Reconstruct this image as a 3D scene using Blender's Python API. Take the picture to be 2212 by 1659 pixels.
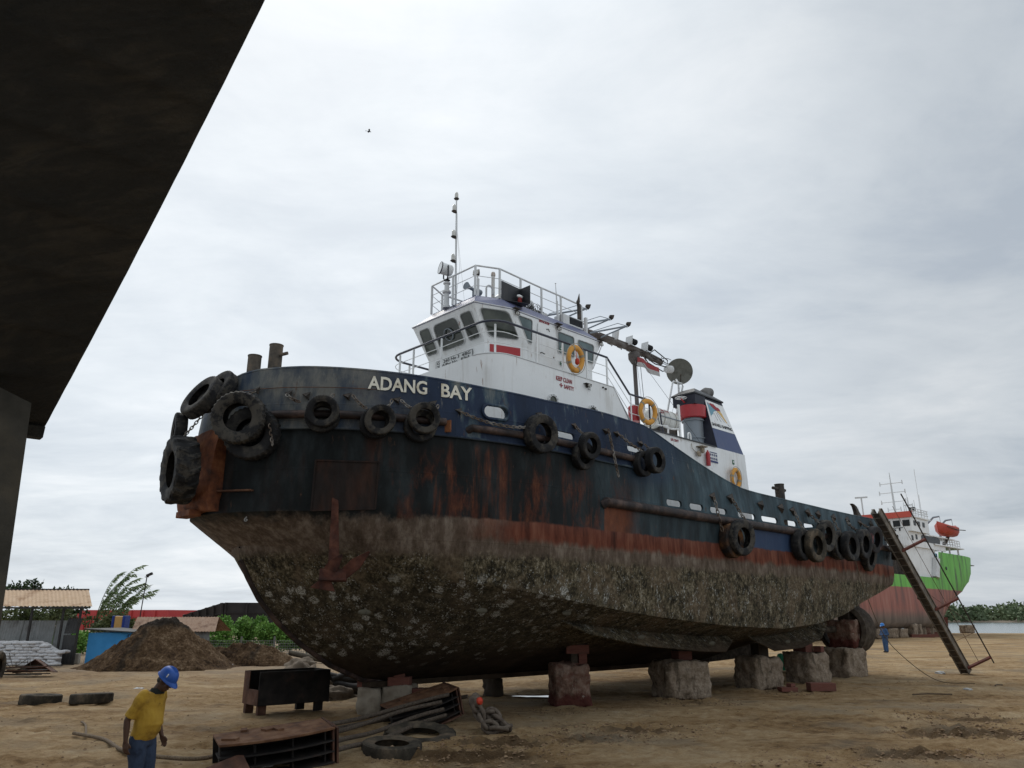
import bpy, bmesh, math, random
from mathutils import Vector, Matrix, Quaternion, noise
random.seed(7)
R = math.radians
SC = bpy.context.scene
for o in list(bpy.data.objects): bpy.data.objects.remove(o)

# ------------------------------------------------------------------ camera, sky, sun, exposure
cam = bpy.data.cameras.new('camera'); co = bpy.data.objects.new('camera', cam); SC.collection.objects.link(co)
co.location = (0, 0, 2.2)
cam.sensor_width = 36; cam.lens = 36 * 1658 / 2212
cam.clip_start = 0.05; cam.clip_end = 6000
co.rotation_euler = (R(90) + math.atan((1334 - 829.5) / 1658), 0, 0)
SC.camera = co
SC.render.resolution_x = 1024; SC.render.resolution_y = 768
SC.render.engine = 'CYCLES'
SC.view_settings.view_transform = 'Standard'; SC.view_settings.look = 'None'
SC.view_settings.gamma = 1; SC.view_settings.exposure = 0

SUN_AZ, SUN_EL = R(-22), R(48)          # azimuth from +Y towards +X
sun = bpy.data.lights.new('sun', 'SUN'); sun.energy = 1.3; sun.angle = R(25); sun.color = (1, .96, .9)
so = bpy.data.objects.new('sun', sun); SC.collection.objects.link(so)
sd = Vector((math.sin(SUN_AZ) * math.cos(SUN_EL), math.cos(SUN_AZ) * math.cos(SUN_EL), math.sin(SUN_EL)))
so.rotation_euler = sd.to_track_quat('Z', 'Y').to_euler()

W = bpy.data.worlds.new('World'); SC.world = W; W.use_nodes = True


class NB:
    """tiny shader-node builder"""
    def __init__(s, nt): s.nt = nt
    def n(s, t, **k):
        x = s.nt.nodes.new(t)
        for a, v in k.items(): setattr(x, a, v)
        return x
    def put(s, sock, v):
        if v is None: return
        if hasattr(v, 'is_output') or isinstance(v, bpy.types.NodeSocket): s.nt.links.new(v, sock)
        elif isinstance(v, (tuple, list)) and len(v) == 3 and sock.type == 'RGBA': sock.default_value = (*v, 1)
        else: sock.default_value = v
    def m(s, op, a, b=None, c=None):
        x = s.n('ShaderNodeMath', operation=op)
        s.put(x.inputs[0], a); s.put(x.inputs[1], b); s.put(x.inputs[2], c); return x.outputs[0]
    def add(s, a, b): return s.m('ADD', a, b)
    def mul(s, a, b): return s.m('MULTIPLY', a, b)
    def sub(s, a, b): return s.m('SUBTRACT', a, b)
    def vm(s, op, a, b=None):
        x = s.n('ShaderNodeVectorMath', operation=op); s.put(x.inputs[0], a); s.put(x.inputs[1], b)
        return x.outputs['Value'] if op == 'DOT_PRODUCT' else x.outputs[0]
    def sm(s, v, lo, hi):
        x = s.n('ShaderNodeMapRange', interpolation_type='SMOOTHSTEP')
        s.put(x.inputs[0], v); s.put(x.inputs[1], lo); s.put(x.inputs[2], hi); return x.outputs[0]
    def coord(s, k='Object'): return s.n('ShaderNodeTexCoord').outputs[k]
    def pos(s): return s.n('ShaderNodeNewGeometry').outputs['Position']
    def map(s, v, sc=(1, 1, 1), loc=(0, 0, 0)):
        x = s.n('ShaderNodeMapping'); s.put(x.inputs[0], v); x.inputs[1].default_value = loc; x.inputs[3].default_value = sc
        return x.outputs[0]
    def noise(s, v, scale, detail=5, rough=.55, dist=0, out=0):
        x = s.n('ShaderNodeTexNoise'); s.put(x.inputs['Vector'], v)
        x.inputs['Scale'].default_value = scale; x.inputs['Detail'].default_value = detail
        x.inputs['Roughness'].default_value = rough; x.inputs['Distortion'].default_value = dist
        return x.outputs[out]
    def vor(s, v, scale, feat='F1', out='Distance'):
        x = s.n('ShaderNodeTexVoronoi', feature=feat); s.put(x.inputs['Vector'], v); x.inputs['Scale'].default_value = scale
        return x.outputs[out]
    def ramp(s, f, stops, interp='LINEAR'):
        x = s.n('ShaderNodeValToRGB'); s.put(x.inputs[0], f); r = x.color_ramp; r.interpolation = interp
        while len(r.elements) < len(stops): r.elements.new(.5)
        for e, (p, c) in zip(r.elements, stops): e.position = p; e.color = (*c, 1)
        return x.outputs[0]
    def mix(s, f, a, b):
        x = s.n('ShaderNodeMix', data_type='RGBA'); s.put(x.inputs[0], f); s.put(x.inputs[6], a); s.put(x.inputs[7], b)
        return x.outputs[2]
    def sep(s, v):
        x = s.n('ShaderNodeSeparateXYZ'); s.put(x.inputs[0], v); return x.outputs
    def bump(s, h, st=.3, d=.02):
        x = s.n('ShaderNodeBump'); s.put(x.inputs['Height'], h); x.inputs['Strength'].default_value = st; x.inputs['Distance'].default_value = d
        return x.outputs[0]


def make_sky():
    nt = W.node_tree; nt.nodes.clear(); b = NB(nt)
    out = b.n('ShaderNodeOutputWorld'); bg = b.n('ShaderNodeBackground'); nt.links.new(bg.outputs[0], out.inputs[0])
    sky = b.n('ShaderNodeTexSky', sky_type='NISHITA'); sky.sun_disc = False
    sky.sun_elevation = SUN_EL; sky.sun_rotation = SUN_AZ; sky.dust_density = 3; sky.air_density = 1
    d = b.coord('Generated'); x, y, z = b.sep(d)
    den = b.add(b.m('MAXIMUM', z, 0), .16)
    pv = b.n('ShaderNodeCombineXYZ'); b.put(pv.inputs[0], b.m('DIVIDE', x, den)); b.put(pv.inputs[1], b.m('DIVIDE', y, den))
    p = pv.outputs[0]
    n1 = b.noise(b.map(p, (.62, .8, 1), (3.1, 1.7, 0)), 1.5, 10, .58, .6)
    n2 = b.noise(b.map(p, (.6, 1.0, 1), (7.3, 2.2, 4)), 3.6, 10, .62, .4)
    dens = b.add(b.mul(n1, .7), b.mul(n2, .3))
    glow = b.sm(b.vm('DOT_PRODUCT', d, Vector((-.22, .83, .44)).normalized()), .70, 1.0)
    cl = b.ramp(dens, [(.36, (.575, .64, .71)), (.45, (.665, .725, .785)), (.54, (.755, .81, .86)), (.65, (.88, .92, .955))])
    bright = b.add(.87, b.mul(glow, .24))
    dark_r = b.sm(b.vm('DOT_PRODUCT', d, Vector((.75, .62, .22)).normalized()), .55, 1.0)
    bright = b.sub(bright, b.mul(dark_r, .06))
    bright = b.add(bright, b.mul(b.sm(z, .62, 1.0), .55))
    back = b.sm(b.mul(y, -1), -.15, .6)
    bright = b.add(bright, b.mul(back, SKY_BACK))
    sc = b.n('ShaderNodeVectorMath', operation='SCALE'); b.put(sc.inputs[0], cl); b.put(sc.inputs[3], b.mul(bright, 10.0))
    hole = b.mul(b.sm(dens, .46, .36), .08)
    col = b.mix(b.add(.05, hole), sc.outputs[0], sky.outputs[0])
    b.put(bg.inputs[0], col); bg.inputs[1].default_value = .1


SKY_BACK = .10
make_sky()

# ------------------------------------------------------------------ materials
MATS = {}


def newmat(name):
    m = bpy.data.materials.new(name); m.use_nodes = True; nt = m.node_tree
    bs = nt.nodes['Principled BSDF']; MATS[name] = m
    return m, NB(nt), bs


def mat(name, c1, c2=None, c3=None, scale=4, rough=.7, bump=.25, bd=.01, stretch=(1, 1, 1), metal=0, spec=.3, detail=6, dist=0, stops=(.32, .5, .68), co='Object'):
    """noise between two or three colours of the thing itself, with bump"""
    m, b, bs = newmat(name)
    c2 = c2 or tuple(x * .8 for x in c1); c3 = c3 or c2
    v = b.map(b.coord(co), stretch)
    f = b.noise(v, scale, detail, .6, dist)
    b.put(bs.inputs['Base Color'], b.ramp(f, [(stops[0], c1), (stops[1], c2), (stops[2], c3)]))
    b.put(bs.inputs['Roughness'], b.ramp(b.noise(v, scale * 2.3, 4), [(.3, (rough * .85,) * 3), (.7, (min(1, rough * 1.15),) * 3)]))
    bs.inputs['Metallic'].default_value = metal; bs.inputs['Specular IOR Level'].default_value = spec
    if bump: b.put(bs.inputs['Normal'], b.bump(b.noise(v, scale * 4, 6), bump, bd))
    return m


def grimy(name, base, grime, amt=.5, rough=.45, vs=(2.2, 2.2, .22), rust=None):
    """paint with run-down streaks"""
    m, b, bs = newmat(name)
    p = b.coord()
    st = b.noise(b.map(p, vs), 2.6, 7, .62)
    bl = b.noise(p, 1.1, 6)
    f = b.mul(b.sm(b.add(b.mul(st, .65), b.mul(bl, .35)), .50, .68), amt)
    col = b.mix(b.mul(b.sm(bl, .35, .65), .35), base, tuple(x * .86 for x in base))
    col = b.mix(f, col, grime)
    if rust:
        r = b.mul(b.sm(b.noise(b.map(p, (5, 5, .8), (9, 2, 4)), 1.6, 8, .65), .615, .70), .8)
        col = b.mix(r, col, rust)
    b.put(bs.inputs['Base Color'], col); bs.inputs['Roughness'].default_value = rough
    b.put(bs.inputs['Normal'], b.bump(b.add(b.mul(b.noise(p, 1.3, 3), 4.0), b.noise(p, 22, 4)), .16, .014))
    return m


# ------------------------------------------------------------------ mesh helpers
class MB:
    def __init__(s): s.v = []; s.f = []; s.m = []
    def raw(s, vs, fs, m=0):
        k = len(s.v); s.v += [tuple(v) for v in vs]; s.f += [tuple(i + k for i in f) for f in fs]; s.m += [m] * len(fs); return s
    def box(s, c, size, rot=None, m=0):
        c = Vector(c); h = Vector(size) / 2; M = rot or Matrix.Identity(3)
        vs = [c + M @ Vector((x * h.x, y * h.y, z * h.z)) for x in (-1, 1) for y in (-1, 1) for z in (-1, 1)]
        return s.raw(vs, [(0, 1, 3, 2), (4, 6, 7, 5), (0, 4, 5, 1), (2, 3, 7, 6), (0, 2, 6, 4), (1, 5, 7, 3)], m)
    def bar(s, a, b, w, h, up=(0, 0, 1), m=0):
        a, b = Vector(a), Vector(b); d = (b - a); L = d.length; d.normalize(); u = Vector(up)
        x = d.cross(u)
        if x.length < 1e-4: x = d.cross(Vector((1, 0, 0)))
        x.normalize(); u = x.cross(d)
        return s.box((a + b) / 2, (w, L, h), Matrix((x, d, u)).transposed(), m)
    def tube(s, path, r, seg=8, closed=False, m=0, taper=None):
        P = [Vector(p) for p in path]; n = len(P)
        rs = r if isinstance(r, (list, tuple)) else [r] * n
        rings = []; up = None
        for i in range(n):
            a = P[i - 1] if (i or closed) else P[i]; c = P[(i + 1) % n] if (i < n - 1 or closed) else P[i]
            t = (c - a)
            if t.length < 1e-9: t = Vector((0, 0, 1))
            t.normalize()
            if up is None:
                up = Vector((0, 0, 1)) if abs(t.z) < .9 else Vector((1, 0, 0))
            x = t.cross(up)
            if x.length < 1e-5: x = t.orthogonal()
            x.normalize(); up = x.cross(t).normalized()
            rings.append([P[i] + (x * math.cos(2 * math.pi * k / seg) + up * math.sin(2 * math.pi * k / seg)) * rs[i] for k in range(seg)])
        vs = [v for r_ in rings for v in r_]; fs = []
        for i in range(n if closed else n - 1):
            j = (i + 1) % n
            for k in range(seg): fs.append((i * seg + k, i * seg + (k + 1) % seg, j * seg + (k + 1) % seg, j * seg + k))
        if not closed: fs += [tuple(range(seg - 1, -1, -1)), tuple((n - 1) * seg + k for k in range(seg))]
        return s.raw(vs, fs, m)
    def lathe(s, prof, o=(0, 0, 0), ax=(0, 0, 1), seg=24, m=0, closed=False, squash=1.0):
        o = Vector(o); q = Vector(ax).to_track_quat('Z', 'Y'); n = len(prof); vs = []; fs = []
        for r, z in prof:
            for k in range(seg):
                a = 2 * math.pi * k / seg; vs.append(o + q @ Vector((r * math.cos(a), r * squash * math.sin(a), z)))
        for i in range(n if closed else n - 1):
            j = (i + 1) % n
            for k in range(seg): fs.append((i * seg + k, i * seg + (k + 1) % seg, j * seg + (k + 1) % seg, j * seg + k))
        if not closed:
            if prof[0][0] > 1e-6: fs.append(tuple(range(seg - 1, -1, -1)))
            if prof[-1][0] > 1e-6: fs.append(tuple((n - 1) * seg + k for k in range(seg)))
        return s.raw(vs, fs, m)
    def prism(s, poly, ext, m=0):
        P = [Vector(p) for p in poly]; e = Vector(ext); n = len(P)
        return s.raw(P + [p + e for p in P], [tuple(range(n - 1, -1, -1)), tuple(range(n, 2 * n))] + [(i, (i + 1) % n, n + (i + 1) % n, n + i) for i in range(n)], m)
    def loft(s, rings, m=0, cap=True, closed=True):
        n = len(rings[0]); vs = [v for r_ in rings for v in r_]; fs = []
        for i in range(len(rings) - 1):
            for k in range(n if closed else n - 1): fs.append((i * n + k, i * n + (k + 1) % n, (i + 1) * n + (k + 1) % n, (i + 1) * n + k))
        if cap: fs += [tuple(range(n - 1, -1, -1)), tuple((len(rings) - 1) * n + k for k in range(n))]
        return s.raw(vs, fs, m)
    def grid(s, rows, m=0):
        n = len(rows[0]); vs = [v for r_ in rows for v in r_]
        return s.raw(vs, [(i * n + k, i * n + k + 1, (i + 1) * n + k + 1, (i + 1) * n + k) for i in range(len(rows) - 1) for k in range(n - 1)], m)
    def ball(s, c, r, seg=12, m=0, rings=8):
        if not isinstance(r, (tuple, list)): r = (r, r, r)
        c = Vector(c); vs = []; fs = []
        for i in range(1, rings):
            t = math.pi * i / rings
            for k in range(seg):
                a = 2 * math.pi * k / seg; vs.append(c + Vector((r[0] * math.sin(t) * math.cos(a), r[1] * math.sin(t) * math.sin(a), r[2] * math.cos(t))))
        vs += [c + Vector((0, 0, r[2])), c - Vector((0, 0, r[2]))]; N = len(vs)
        for i in range(rings - 2):
            for k in range(seg): fs.append((i * seg + k, (i + 1) * seg + k, (i + 1) * seg + (k + 1) % seg, i * seg + (k + 1) % seg))
        for k in range(seg):
            fs.append((N - 2, k, (k + 1) % seg)); b_ = (rings - 2) * seg; fs.append((N - 1, b_ + (k + 1) % seg, b_ + k))
        return s.raw(vs, fs, m)
    def mesh(s, name, bevel=0, smooth=None, fix=True):
        me = bpy.data.meshes.new(name); me.from_pydata(s.v, [], s.f)
        me.polygons.foreach_set('material_index', s.m)
        if fix or bevel:
            bm = bmesh.new(); bm.from_mesh(me)
            if fix: bmesh.ops.recalc_face_normals(bm, faces=bm.faces)
            if bevel:
                es = [e for e in bm.edges if len(e.link_faces) == 2 and e.calc_face_angle(0) > .5]
                bmesh.ops.bevel(bm, geom=es, offset=bevel, segments=2, profile=.6, affect='EDGES', clamp_overlap=True)
            bm.to_mesh(me); bm.free()
        if smooth is not None:
            me.polygons.foreach_set('use_smooth', [True] * len(me.polygons)); me.set_sharp_from_angle(angle=R(smooth))
        me.update(); return me
    def build(s, name, mats, parent=None, bevel=0, smooth=None, loc=None, fix=True):
        return link(name, s.mesh(name, bevel, smooth, fix), mats, parent, loc)


def link(name, me, mats, parent=None, loc=None):
    o = bpy.data.objects.new(name, me); SC.collection.objects.link(o)
    for m in (mats if isinstance(mats, (list, tuple)) else [mats]):
        if m is not None and len(me.materials) < 12: me.materials.append(MATS[m] if isinstance(m, str) else m)
    if parent: o.parent = parent
    if loc: o.location = loc
    return o


def tag(o, label=None, cat=None, group=None, kind=None):
    if label: o['label'] = label
    if cat: o['category'] = cat
    if group: o['group'] = group
    if kind: o['kind'] = kind
    return o


def thing(name, label, cat, loc=(0, 0, 0), rz=0, group=None):
    o = bpy.data.objects.new(name, None); SC.collection.objects.link(o); o.location = loc; o.rotation_euler = (0, 0, rz)
    o.empty_display_size = .3
    return tag(o, label, cat, group)


def kids(o): return [c for c in bpy.data.objects if c.parent == o]


def dup(o, parent=None):
    c = o.copy(); SC.collection.objects.link(c); c.parent = parent
    for k in kids(o): dup(k, c)
    return c


def evaluated(o, name):
    dg = bpy.context.evaluated_depsgraph_get(); me = bpy.data.meshes.new_from_object(o.evaluated_get(dg)); me.name = name
    return me


def remeshed(mb, name, vox, smooth=2, disp=None):
    """one continuous surface out of overlapping closed shapes"""
    me = mb.mesh(name); o = bpy.data.objects.new(name, me); SC.collection.objects.link(o)
    r = o.modifiers.new('r', 'REMESH'); r.mode = 'VOXEL'; r.voxel_size = vox
    if smooth: k = o.modifiers.new('s', 'SMOOTH'); k.iterations = smooth; k.factor = .5
    bpy.context.view_layer.update()
    out = evaluated(o, name); bpy.data.objects.remove(o); out.materials.clear()
    out.polygons.foreach_set('use_smooth', [True] * len(out.polygons)); return out


def text_verts(s, bold=0.0, ext=.006):
    cu = bpy.data.curves.new('lettering', 'FONT'); cu.body = s; cu.extrude = ext; cu.offset = bold; cu.resolution_u = 3
    o = bpy.data.objects.new('lettering', cu); SC.collection.objects.link(o); bpy.context.view_layer.update()
    me = evaluated(o, 'lettering'); bpy.data.objects.remove(o)
    vs = [v.co.copy() for v in me.vertices]; fs = [tuple(p.vertices) for p in me.polygons]
    x0 = min(v.x for v in vs); x1 = max(v.x for v in vs); y0 = min(v.y for v in vs); y1 = max(v.y for v in vs)
    return [((v.x - x0) / (x1 - x0), (v.y - y0) / (y1 - y0), v.z) for v in vs], fs


def add_text(mb, s, o, xd, yd, m=0, bold=.0, ext=.004):
    """lettering that fills the parallelogram o, o+xd, o+yd"""
    vs, fs = text_verts(s, bold); o, xd, yd = Vector(o), Vector(xd), Vector(yd); n = xd.cross(yd).normalized()
    return mb.raw([o + xd * v[0] + yd * v[1] + n * (ext if v[2] > 0 else -ext) for v in vs], fs, m)


def lerp(pts, x):
    if x <= pts[0][0]: return pts[0][1]
    for (a, p), (c, q) in zip(pts, pts[1:]):
        if x <= c: return p + (q - p) * (x - a) / (c - a)
    return pts[-1][1]

# ------------------------------------------------------------------ the tug: local axes x = aft from the forefoot, -y = port, z = up
def hull_material():
    m, b, bs = newmat('hull_paint')
    p = b.coord(); x, y, z0 = b.sep(p)
    ns = lambda sc, st=(1, 1, 1), d=6, r=.6, lo=(0, 0, 0), di=0: b.noise(b.map(p, st, lo), sc, d, r, di)
    z = b.add(z0, b.mul(b.sub(ns(1.1, (1, 1, .4)), .5), .16))
    zf = b.add(z0, b.mul(b.sub(ns(1.6, (1, 1, .15), 8, .7), .5), .5))
    # underwater body
    base = b.ramp(ns(1.4, d=9), [(.3, (.022, .014, .009)), (.5, (.044, .029, .019)), (.7, (.072, .050, .034))])
    foul = b.ramp(b.add(b.mul(ns(15, (1, 1, .8), 8, .7), .62), b.mul(ns(4, (1, 1, .8), 5, .6, (3, 1, 2)), .38)), [(.40, (.011, .0095, .006)), (.48, (.046, .038, .023)), (.55, (.118, .097, .060)), (.64, (.29, .255, .19))])
    foul2 = b.mix(b.mul(b.sm(ns(1.3, d=4, lo=(4, 4, 4)), .48, .62), .65), foul, b.ramp(ns(9, d=8), [(.4, (.072, .052, .033)), (.6, (.175, .132, .086))]))
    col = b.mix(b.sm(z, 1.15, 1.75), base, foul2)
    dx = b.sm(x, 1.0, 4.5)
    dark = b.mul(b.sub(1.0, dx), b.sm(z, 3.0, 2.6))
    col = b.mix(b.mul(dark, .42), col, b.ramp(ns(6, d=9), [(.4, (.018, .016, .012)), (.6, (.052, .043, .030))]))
    # barnacle colonies
    vt = b.n('ShaderNodeTexVoronoi'); vt.inputs['Scale'].default_value = 3.3; b.put(vt.inputs['Vector'], p)
    cr = b.sep(vt.outputs['Color'])[0]; edge = b.add(vt.outputs['Distance'], b.mul(b.sub(ns(15, d=8, r=.75), .5), 1.15))
    big = b.mul(b.sm(edge, b.add(.16, b.mul(cr, .26)), b.add(.10, b.mul(cr, .26))), b.sm(b.add(cr, b.mul(b.sub(ns(.8, d=2, lo=(2, 7, 1)), .5), 2.0)), .40, .46))
    big = b.mul(big, b.sm(ns(30, d=4, r=.6, lo=(5, 1, 3)), .40, .52))
    big = b.mul(big, b.mul(b.sm(z0, 1.0, 1.5), b.sm(z0, 3.15, 2.8)))
    big = b.mul(big, b.sm(x, 4.2, 1.5))
    sml = b.mul(b.sm(ns(3.4, (1.6, 1.6, .8), 2, lo=(8, 3, 6)), .57, .62), b.sm(ns(16, (1.3, 1.3, .7), 6, .7, lo=(1, 9, 4)), .53, .58))
    sml = b.mul(sml, b.mul(b.sm(z0, 1.3, 1.7), b.sm(z0, 3.35, 2.9)))
    fine = b.mul(b.mul(b.sm(ns(24, (1, 1, .8), 3, .65, lo=(3, 3, 8)), .60, .66), b.sm(ns(1.7, d=4, lo=(6, 3, 1)), .42, .55)), b.mul(b.sm(z0, 1.2, 1.8), b.sm(z0, 3.7, 3.3)))
    barn = b.m('MAXIMUM', b.m('MAXIMUM', big, sml), b.mul(fine, .8))
    barnc = b.ramp(ns(26, d=4), [(.35, (.20, .19, .16)), (.6, (.48, .48, .44))])
    col = b.mix(barn, col, barnc)
    # grey slime along the light waterline
    scum = b.ramp(ns(3, (1.5, 1.5, .5), 10, .7), [(.35, (.055, .038, .027)), (.5, (.115, .084, .064)), (.65, (.215, .175, .14))])
    col = b.mix(b.mul(b.sm(zf, 3.36, 3.60), .85), col, scum)
    red = b.ramp(ns(2.2, (1.6, 1.6, .25), 9, .68), [(.35, (.045, .015, .010)), (.5, (.12, .037, .022)), (.66, (.19, .078, .048))])
    redm = b.mul(b.sm(zf, 3.72, 3.90), b.sm(b.add(x, b.mul(ns(.9), 3)), .2, 2.2))
    col = b.mix(redm, col, red)
    # topsides
    blk = b.ramp(ns(1.7, (1.2, 1.2, .5), 9, .65), [(.34, (.004, .0048, .0050)), (.5, (.0085, .011, .0115)), (.66, (.021, .027, .029))])
    teal = b.ramp(ns(1.3, (1.5, 1.5, .35), 9, .66, (3, 0, 2)), [(.34, (.018, .026, .030)), (.5, (.036, .058, .070)), (.62, (.062, .098, .115)), (.72, (.14, .15, .135))])
    nav = b.ramp(ns(1.2, (1.4, 1.4, .4), 8, .62, (1, 5, 2)), [(.3, (.014, .022, .040)), (.55, (.020, .032, .062)), (.60, (.048, .075, .098)), (.70, (.15, .16, .15))])
    worn = b.ramp(ns(1.6, (1.2, 1.2, .45), 9, .68, (2, 2, 9)), [(.34, (.030, .044, .066)), (.46, (.085, .092, .095)), (.58, (.165, .16, .14)), (.72, (.075, .058, .042))])
    bow = b.sm(b.add(x, b.mul(b.sub(ns(.8), .5), 4.5)), -1.6, -3.6)
    nav = b.mix(b.mul(bow, .9), nav, worn)
    aft = b.sm(b.add(x, b.mul(b.sub(z0, 6.0), -1.7)), 5.3, 7.3)
    fwdtop = b.mul(b.sm(z0, 5.88, 5.93), b.sub(1.0, b.sm(x, 4.8, 6.4)))
    up = b.mix(b.sm(b.add(x, b.mul(ns(.7), 2)), 2.0, 5.4), blk, b.mix(.45, blk, teal))
    up = b.mix(b.m('MAXIMUM', fwdtop, 0.0), up, nav)
    blue2 = b.mul(b.mul(b.sm(x, 3.6, 5.0), b.sm(x, 8.5, 5.6)), b.mul(b.sm(z0, 5.2, 5.8), .75))
    up = b.mix(b.mul(blue2, b.sub(1.0, fwdtop)), up, (.018, .036, .068))
    up = b.mix(b.mul(aft, b.sm(z0, 4.95, 5.0)), up, teal)
    rs = b.sm(ns(1.15, (1.7, 1.7, .16), 8, .66, (6, 2, 7)), .53, .64)
    rw = b.mul(b.sm(z0, 5.92, 5.6), b.add(.08, b.mul(b.mul(b.sm(x, -3.6, -1.4), b.sm(x, 3.4, 1.0)), .75)))
    rustc = b.ramp(ns(4, (1, 1, .4), 8, .7), [(.36, (.035, .012, .007)), (.55, (.11, .032, .014)), (.7, (.21, .075, .032))])
    up = b.mix(b.mul(b.mul(rs, rw), .8), up, rustc)
    rp = b.mul(b.sm(b.add(b.mul(ns(1.0, (1.1, 1.1, .5), 3, .5, (2, 8, 3)), .6), b.mul(ns(6, (1.3, 1.3, .45), 8, .72, (4, 4, 1)), .4)), .50, .60), b.mul(b.mul(b.sm(x, -3.2, -1.6), b.sm(x, 5.2, 3.0)), b.sm(z0, 5.8, 5.0)))
    up = b.mix(b.mul(rp, .52), up, b.ramp(ns(7, (1, 1, .4), 8, .7, (1, 1, 5)), [(.36, (.035, .012, .007)), (.52, (.105, .028, .012)), (.68, (.21, .068, .026))]))
    pit = b.mul(b.sm(ns(5.5, (1, 1, .35), 8, .7, (1, 4, 1)), .62, .70), .7)
    up = b.mix(pit, up, (.085, .045, .028))
    scr = b.mul(b.sm(ns(3.0, (2.4, 2.4, .5), 10, .75, (7, 4, 2)), .60, .66), b.mul(b.sm(z0, 5.9, 6.0), .55))
    up = b.mix(scr, up, (.21, .21, .19))
    patch = b.mul(b.mul(b.sm(x, 3.15, 3.2), b.sm(b.add(x, b.mul(ns(1.5), 1.2)), 5.4, 4.4)), b.mul(b.sm(z0, 4.85, 4.78), .85))
    up = b.mix(patch, up, b.mix(.25, rustc, (.30, .095, .035)))
    blueaft = b.mul(b.mul(b.sm(b.add(x, ns(2.5)), 10.6, 10.9), b.sm(x, 13.3, 13.0)), b.mul(b.sm(z0, 4.1, 4.3), b.sm(z0, 4.85, 4.8)))
    up = b.mix(b.mul(blueaft, .7), up, (.035, .06, .13))
    ztop = b.add(z0, b.mul(b.sub(ns(2.8, (1, 1, .3), 6), .5), .12))
    bf = b.sm(x, -.6, -2.6); col = b.mix(b.sm(b.add(ztop, b.mul(bf, b.add(.05, b.mul(b.sub(ns(4.5, d=7, r=.7), .5), .55)))), b.sub(4.20, b.mul(bf, .16)), b.add(4.26, b.mul(bf, .05))), col, up)
    b.put(bs.inputs['Base Color'], col)
    b.put(bs.inputs['Roughness'], b.add(.58, b.mul(b.sm(z0, 4.3, 3.9), .32)))
    bs.inputs['Specular IOR Level'].default_value = .14
    rough_h = b.mul(b.add(b.mul(ns(14, d=9, r=.7), 1.4), b.mul(barn, 2.2)), b.sm(z0, 4.1, 3.3))
    fr = b.m('ABSOLUTE', b.m('SINE', b.mul(x, 4.8))); hz = b.m('PINGPONG', b.add(z0, .35), .68); vx = b.m('PINGPONG', b.add(x, b.mul(b.m('FLOOR', b.mul(z0, .735)), 1.1)), 1.6)
    seam = b.m('MAXIMUM', b.sm(hz, .022, .008), b.sm(vx, .022, .008))
    dents = b.add(b.add(b.mul(ns(.9, (1, 1, .8), 2), 6.0), b.mul(ns(12, d=5), .3)), b.add(b.mul(fr, .9), b.mul(seam, .25)))
    b.put(bs.inputs['Normal'], b.bump(b.add(rough_h, dents), .55, .022))


hull_material()
grimy('white_paint', (.74, .75, .745), (.40, .37, .32), .42, .42, rust=(.20, .09, .04))
grimy('grey_white_paint', (.56, .57, .57), (.36, .31, .25), .55, .5, rust=(.22, .10, .05))
grimy('navy_paint', (.012, .017, .036), (.05, .055, .07), .4, .4)
grimy('visor_paint', (.105, .115, .205), (.17, .17, .22), .5, .45)
grimy('black_paint', (.016, .018, .022), (.06, .055, .05), .5, .45)
grimy('red_paint', (.36, .022, .028), (.20, .03, .03), .4, .4)
grimy('grey_paint', (.19, .22, .25), (.14, .12, .10), .5, .45)
mat('rusty_steel', (.045, .022, .014), (.10, .046, .026), (.17, .085, .048), 5, .85, .5, .012)
mat('orange_rust', (.050, .020, .012), (.15, .050, .022), (.25, .10, .042), 3.2, .85, .5, .015)
mat('dark_steel', (.022, .020, .018), (.045, .038, .032), (.085, .06, .045), 6, .7, .4, .01)
mat('pipe_rub', (.014, .012, .013), (.038, .026, .023), (.10, .065, .052), 3.5, .55, .4, .012, (1, 1, 1), .2)
mat('deck_paint', (.10, .07, .05), (.14, .12, .10), None, 3, .8)
mat('chain_steel', (.055, .032, .020), (.14, .11, .085), (.30, .29, .27), 3.0, .55, .3, .004, metal=.5)
mat('cable_black', (.012, .012, .013), None, None, 5, .6, .1)
mat('letter_white', (.62, .58, .46), (.70, .67, .57), (.42, .36, .25), 5, .6, .2, .004, stops=(.3, .5, .74))
mat('letter_red', (.33, .03, .035), (.26, .02, .03), None, 8, .5, .05)
mat('letter_black', (.012, .012, .014), None, None, 8, .5, .05)
mat('letter_blue', (.035, .05, .16), None, None, 8, .5, .05)
mat('sign_white', (.68, .69, .68), (.60, .61, .60), None, 4, .4, .05)
mat('sign_green', (.012, .13, .055), None, None, 8, .5, .05)
mat('logo_blue', (.11, .25, .33), (.14, .29, .36), None, 6, .5, .05)
mat('logo_yellow', (.55, .34, .10), (.60, .40, .15), None, 6, .5, .05)
mat('gasket', (.10, .105, .10), (.16, .165, .16), (.22, .22, .21), 14, .6, .2, .004)
mat('lamp_glass', (.42, .41, .37), (.55, .54, .50), None, 9, .25, .1)
mat('lamp_red_glass', (.20, .012, .010), None, None, 9, .25, .1)
m_, b_, bs_ = newmat('window_glass')
b_.put(bs_.inputs['Base Color'], b_.ramp(b_.noise(b_.map(b_.coord(), (1, 1, 1)), 1.6, 3), [(.35, (.012, .016, .012)), (.55, (.036, .042, .032)), (.7, (.07, .077, .060))]))
bs_.inputs['Roughness'].default_value = .08; bs_.inputs['Specular IOR Level'].default_value = .5
m_, b_, bs_ = newmat('window_glass_teal')
b_.put(bs_.inputs['Base Color'], b_.ramp(b_.noise(b_.coord(), 1.2, 3), [(.35, (.045, .075, .08)), (.65, (.11, .16, .165))]))
bs_.inputs['Roughness'].default_value = .08

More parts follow.
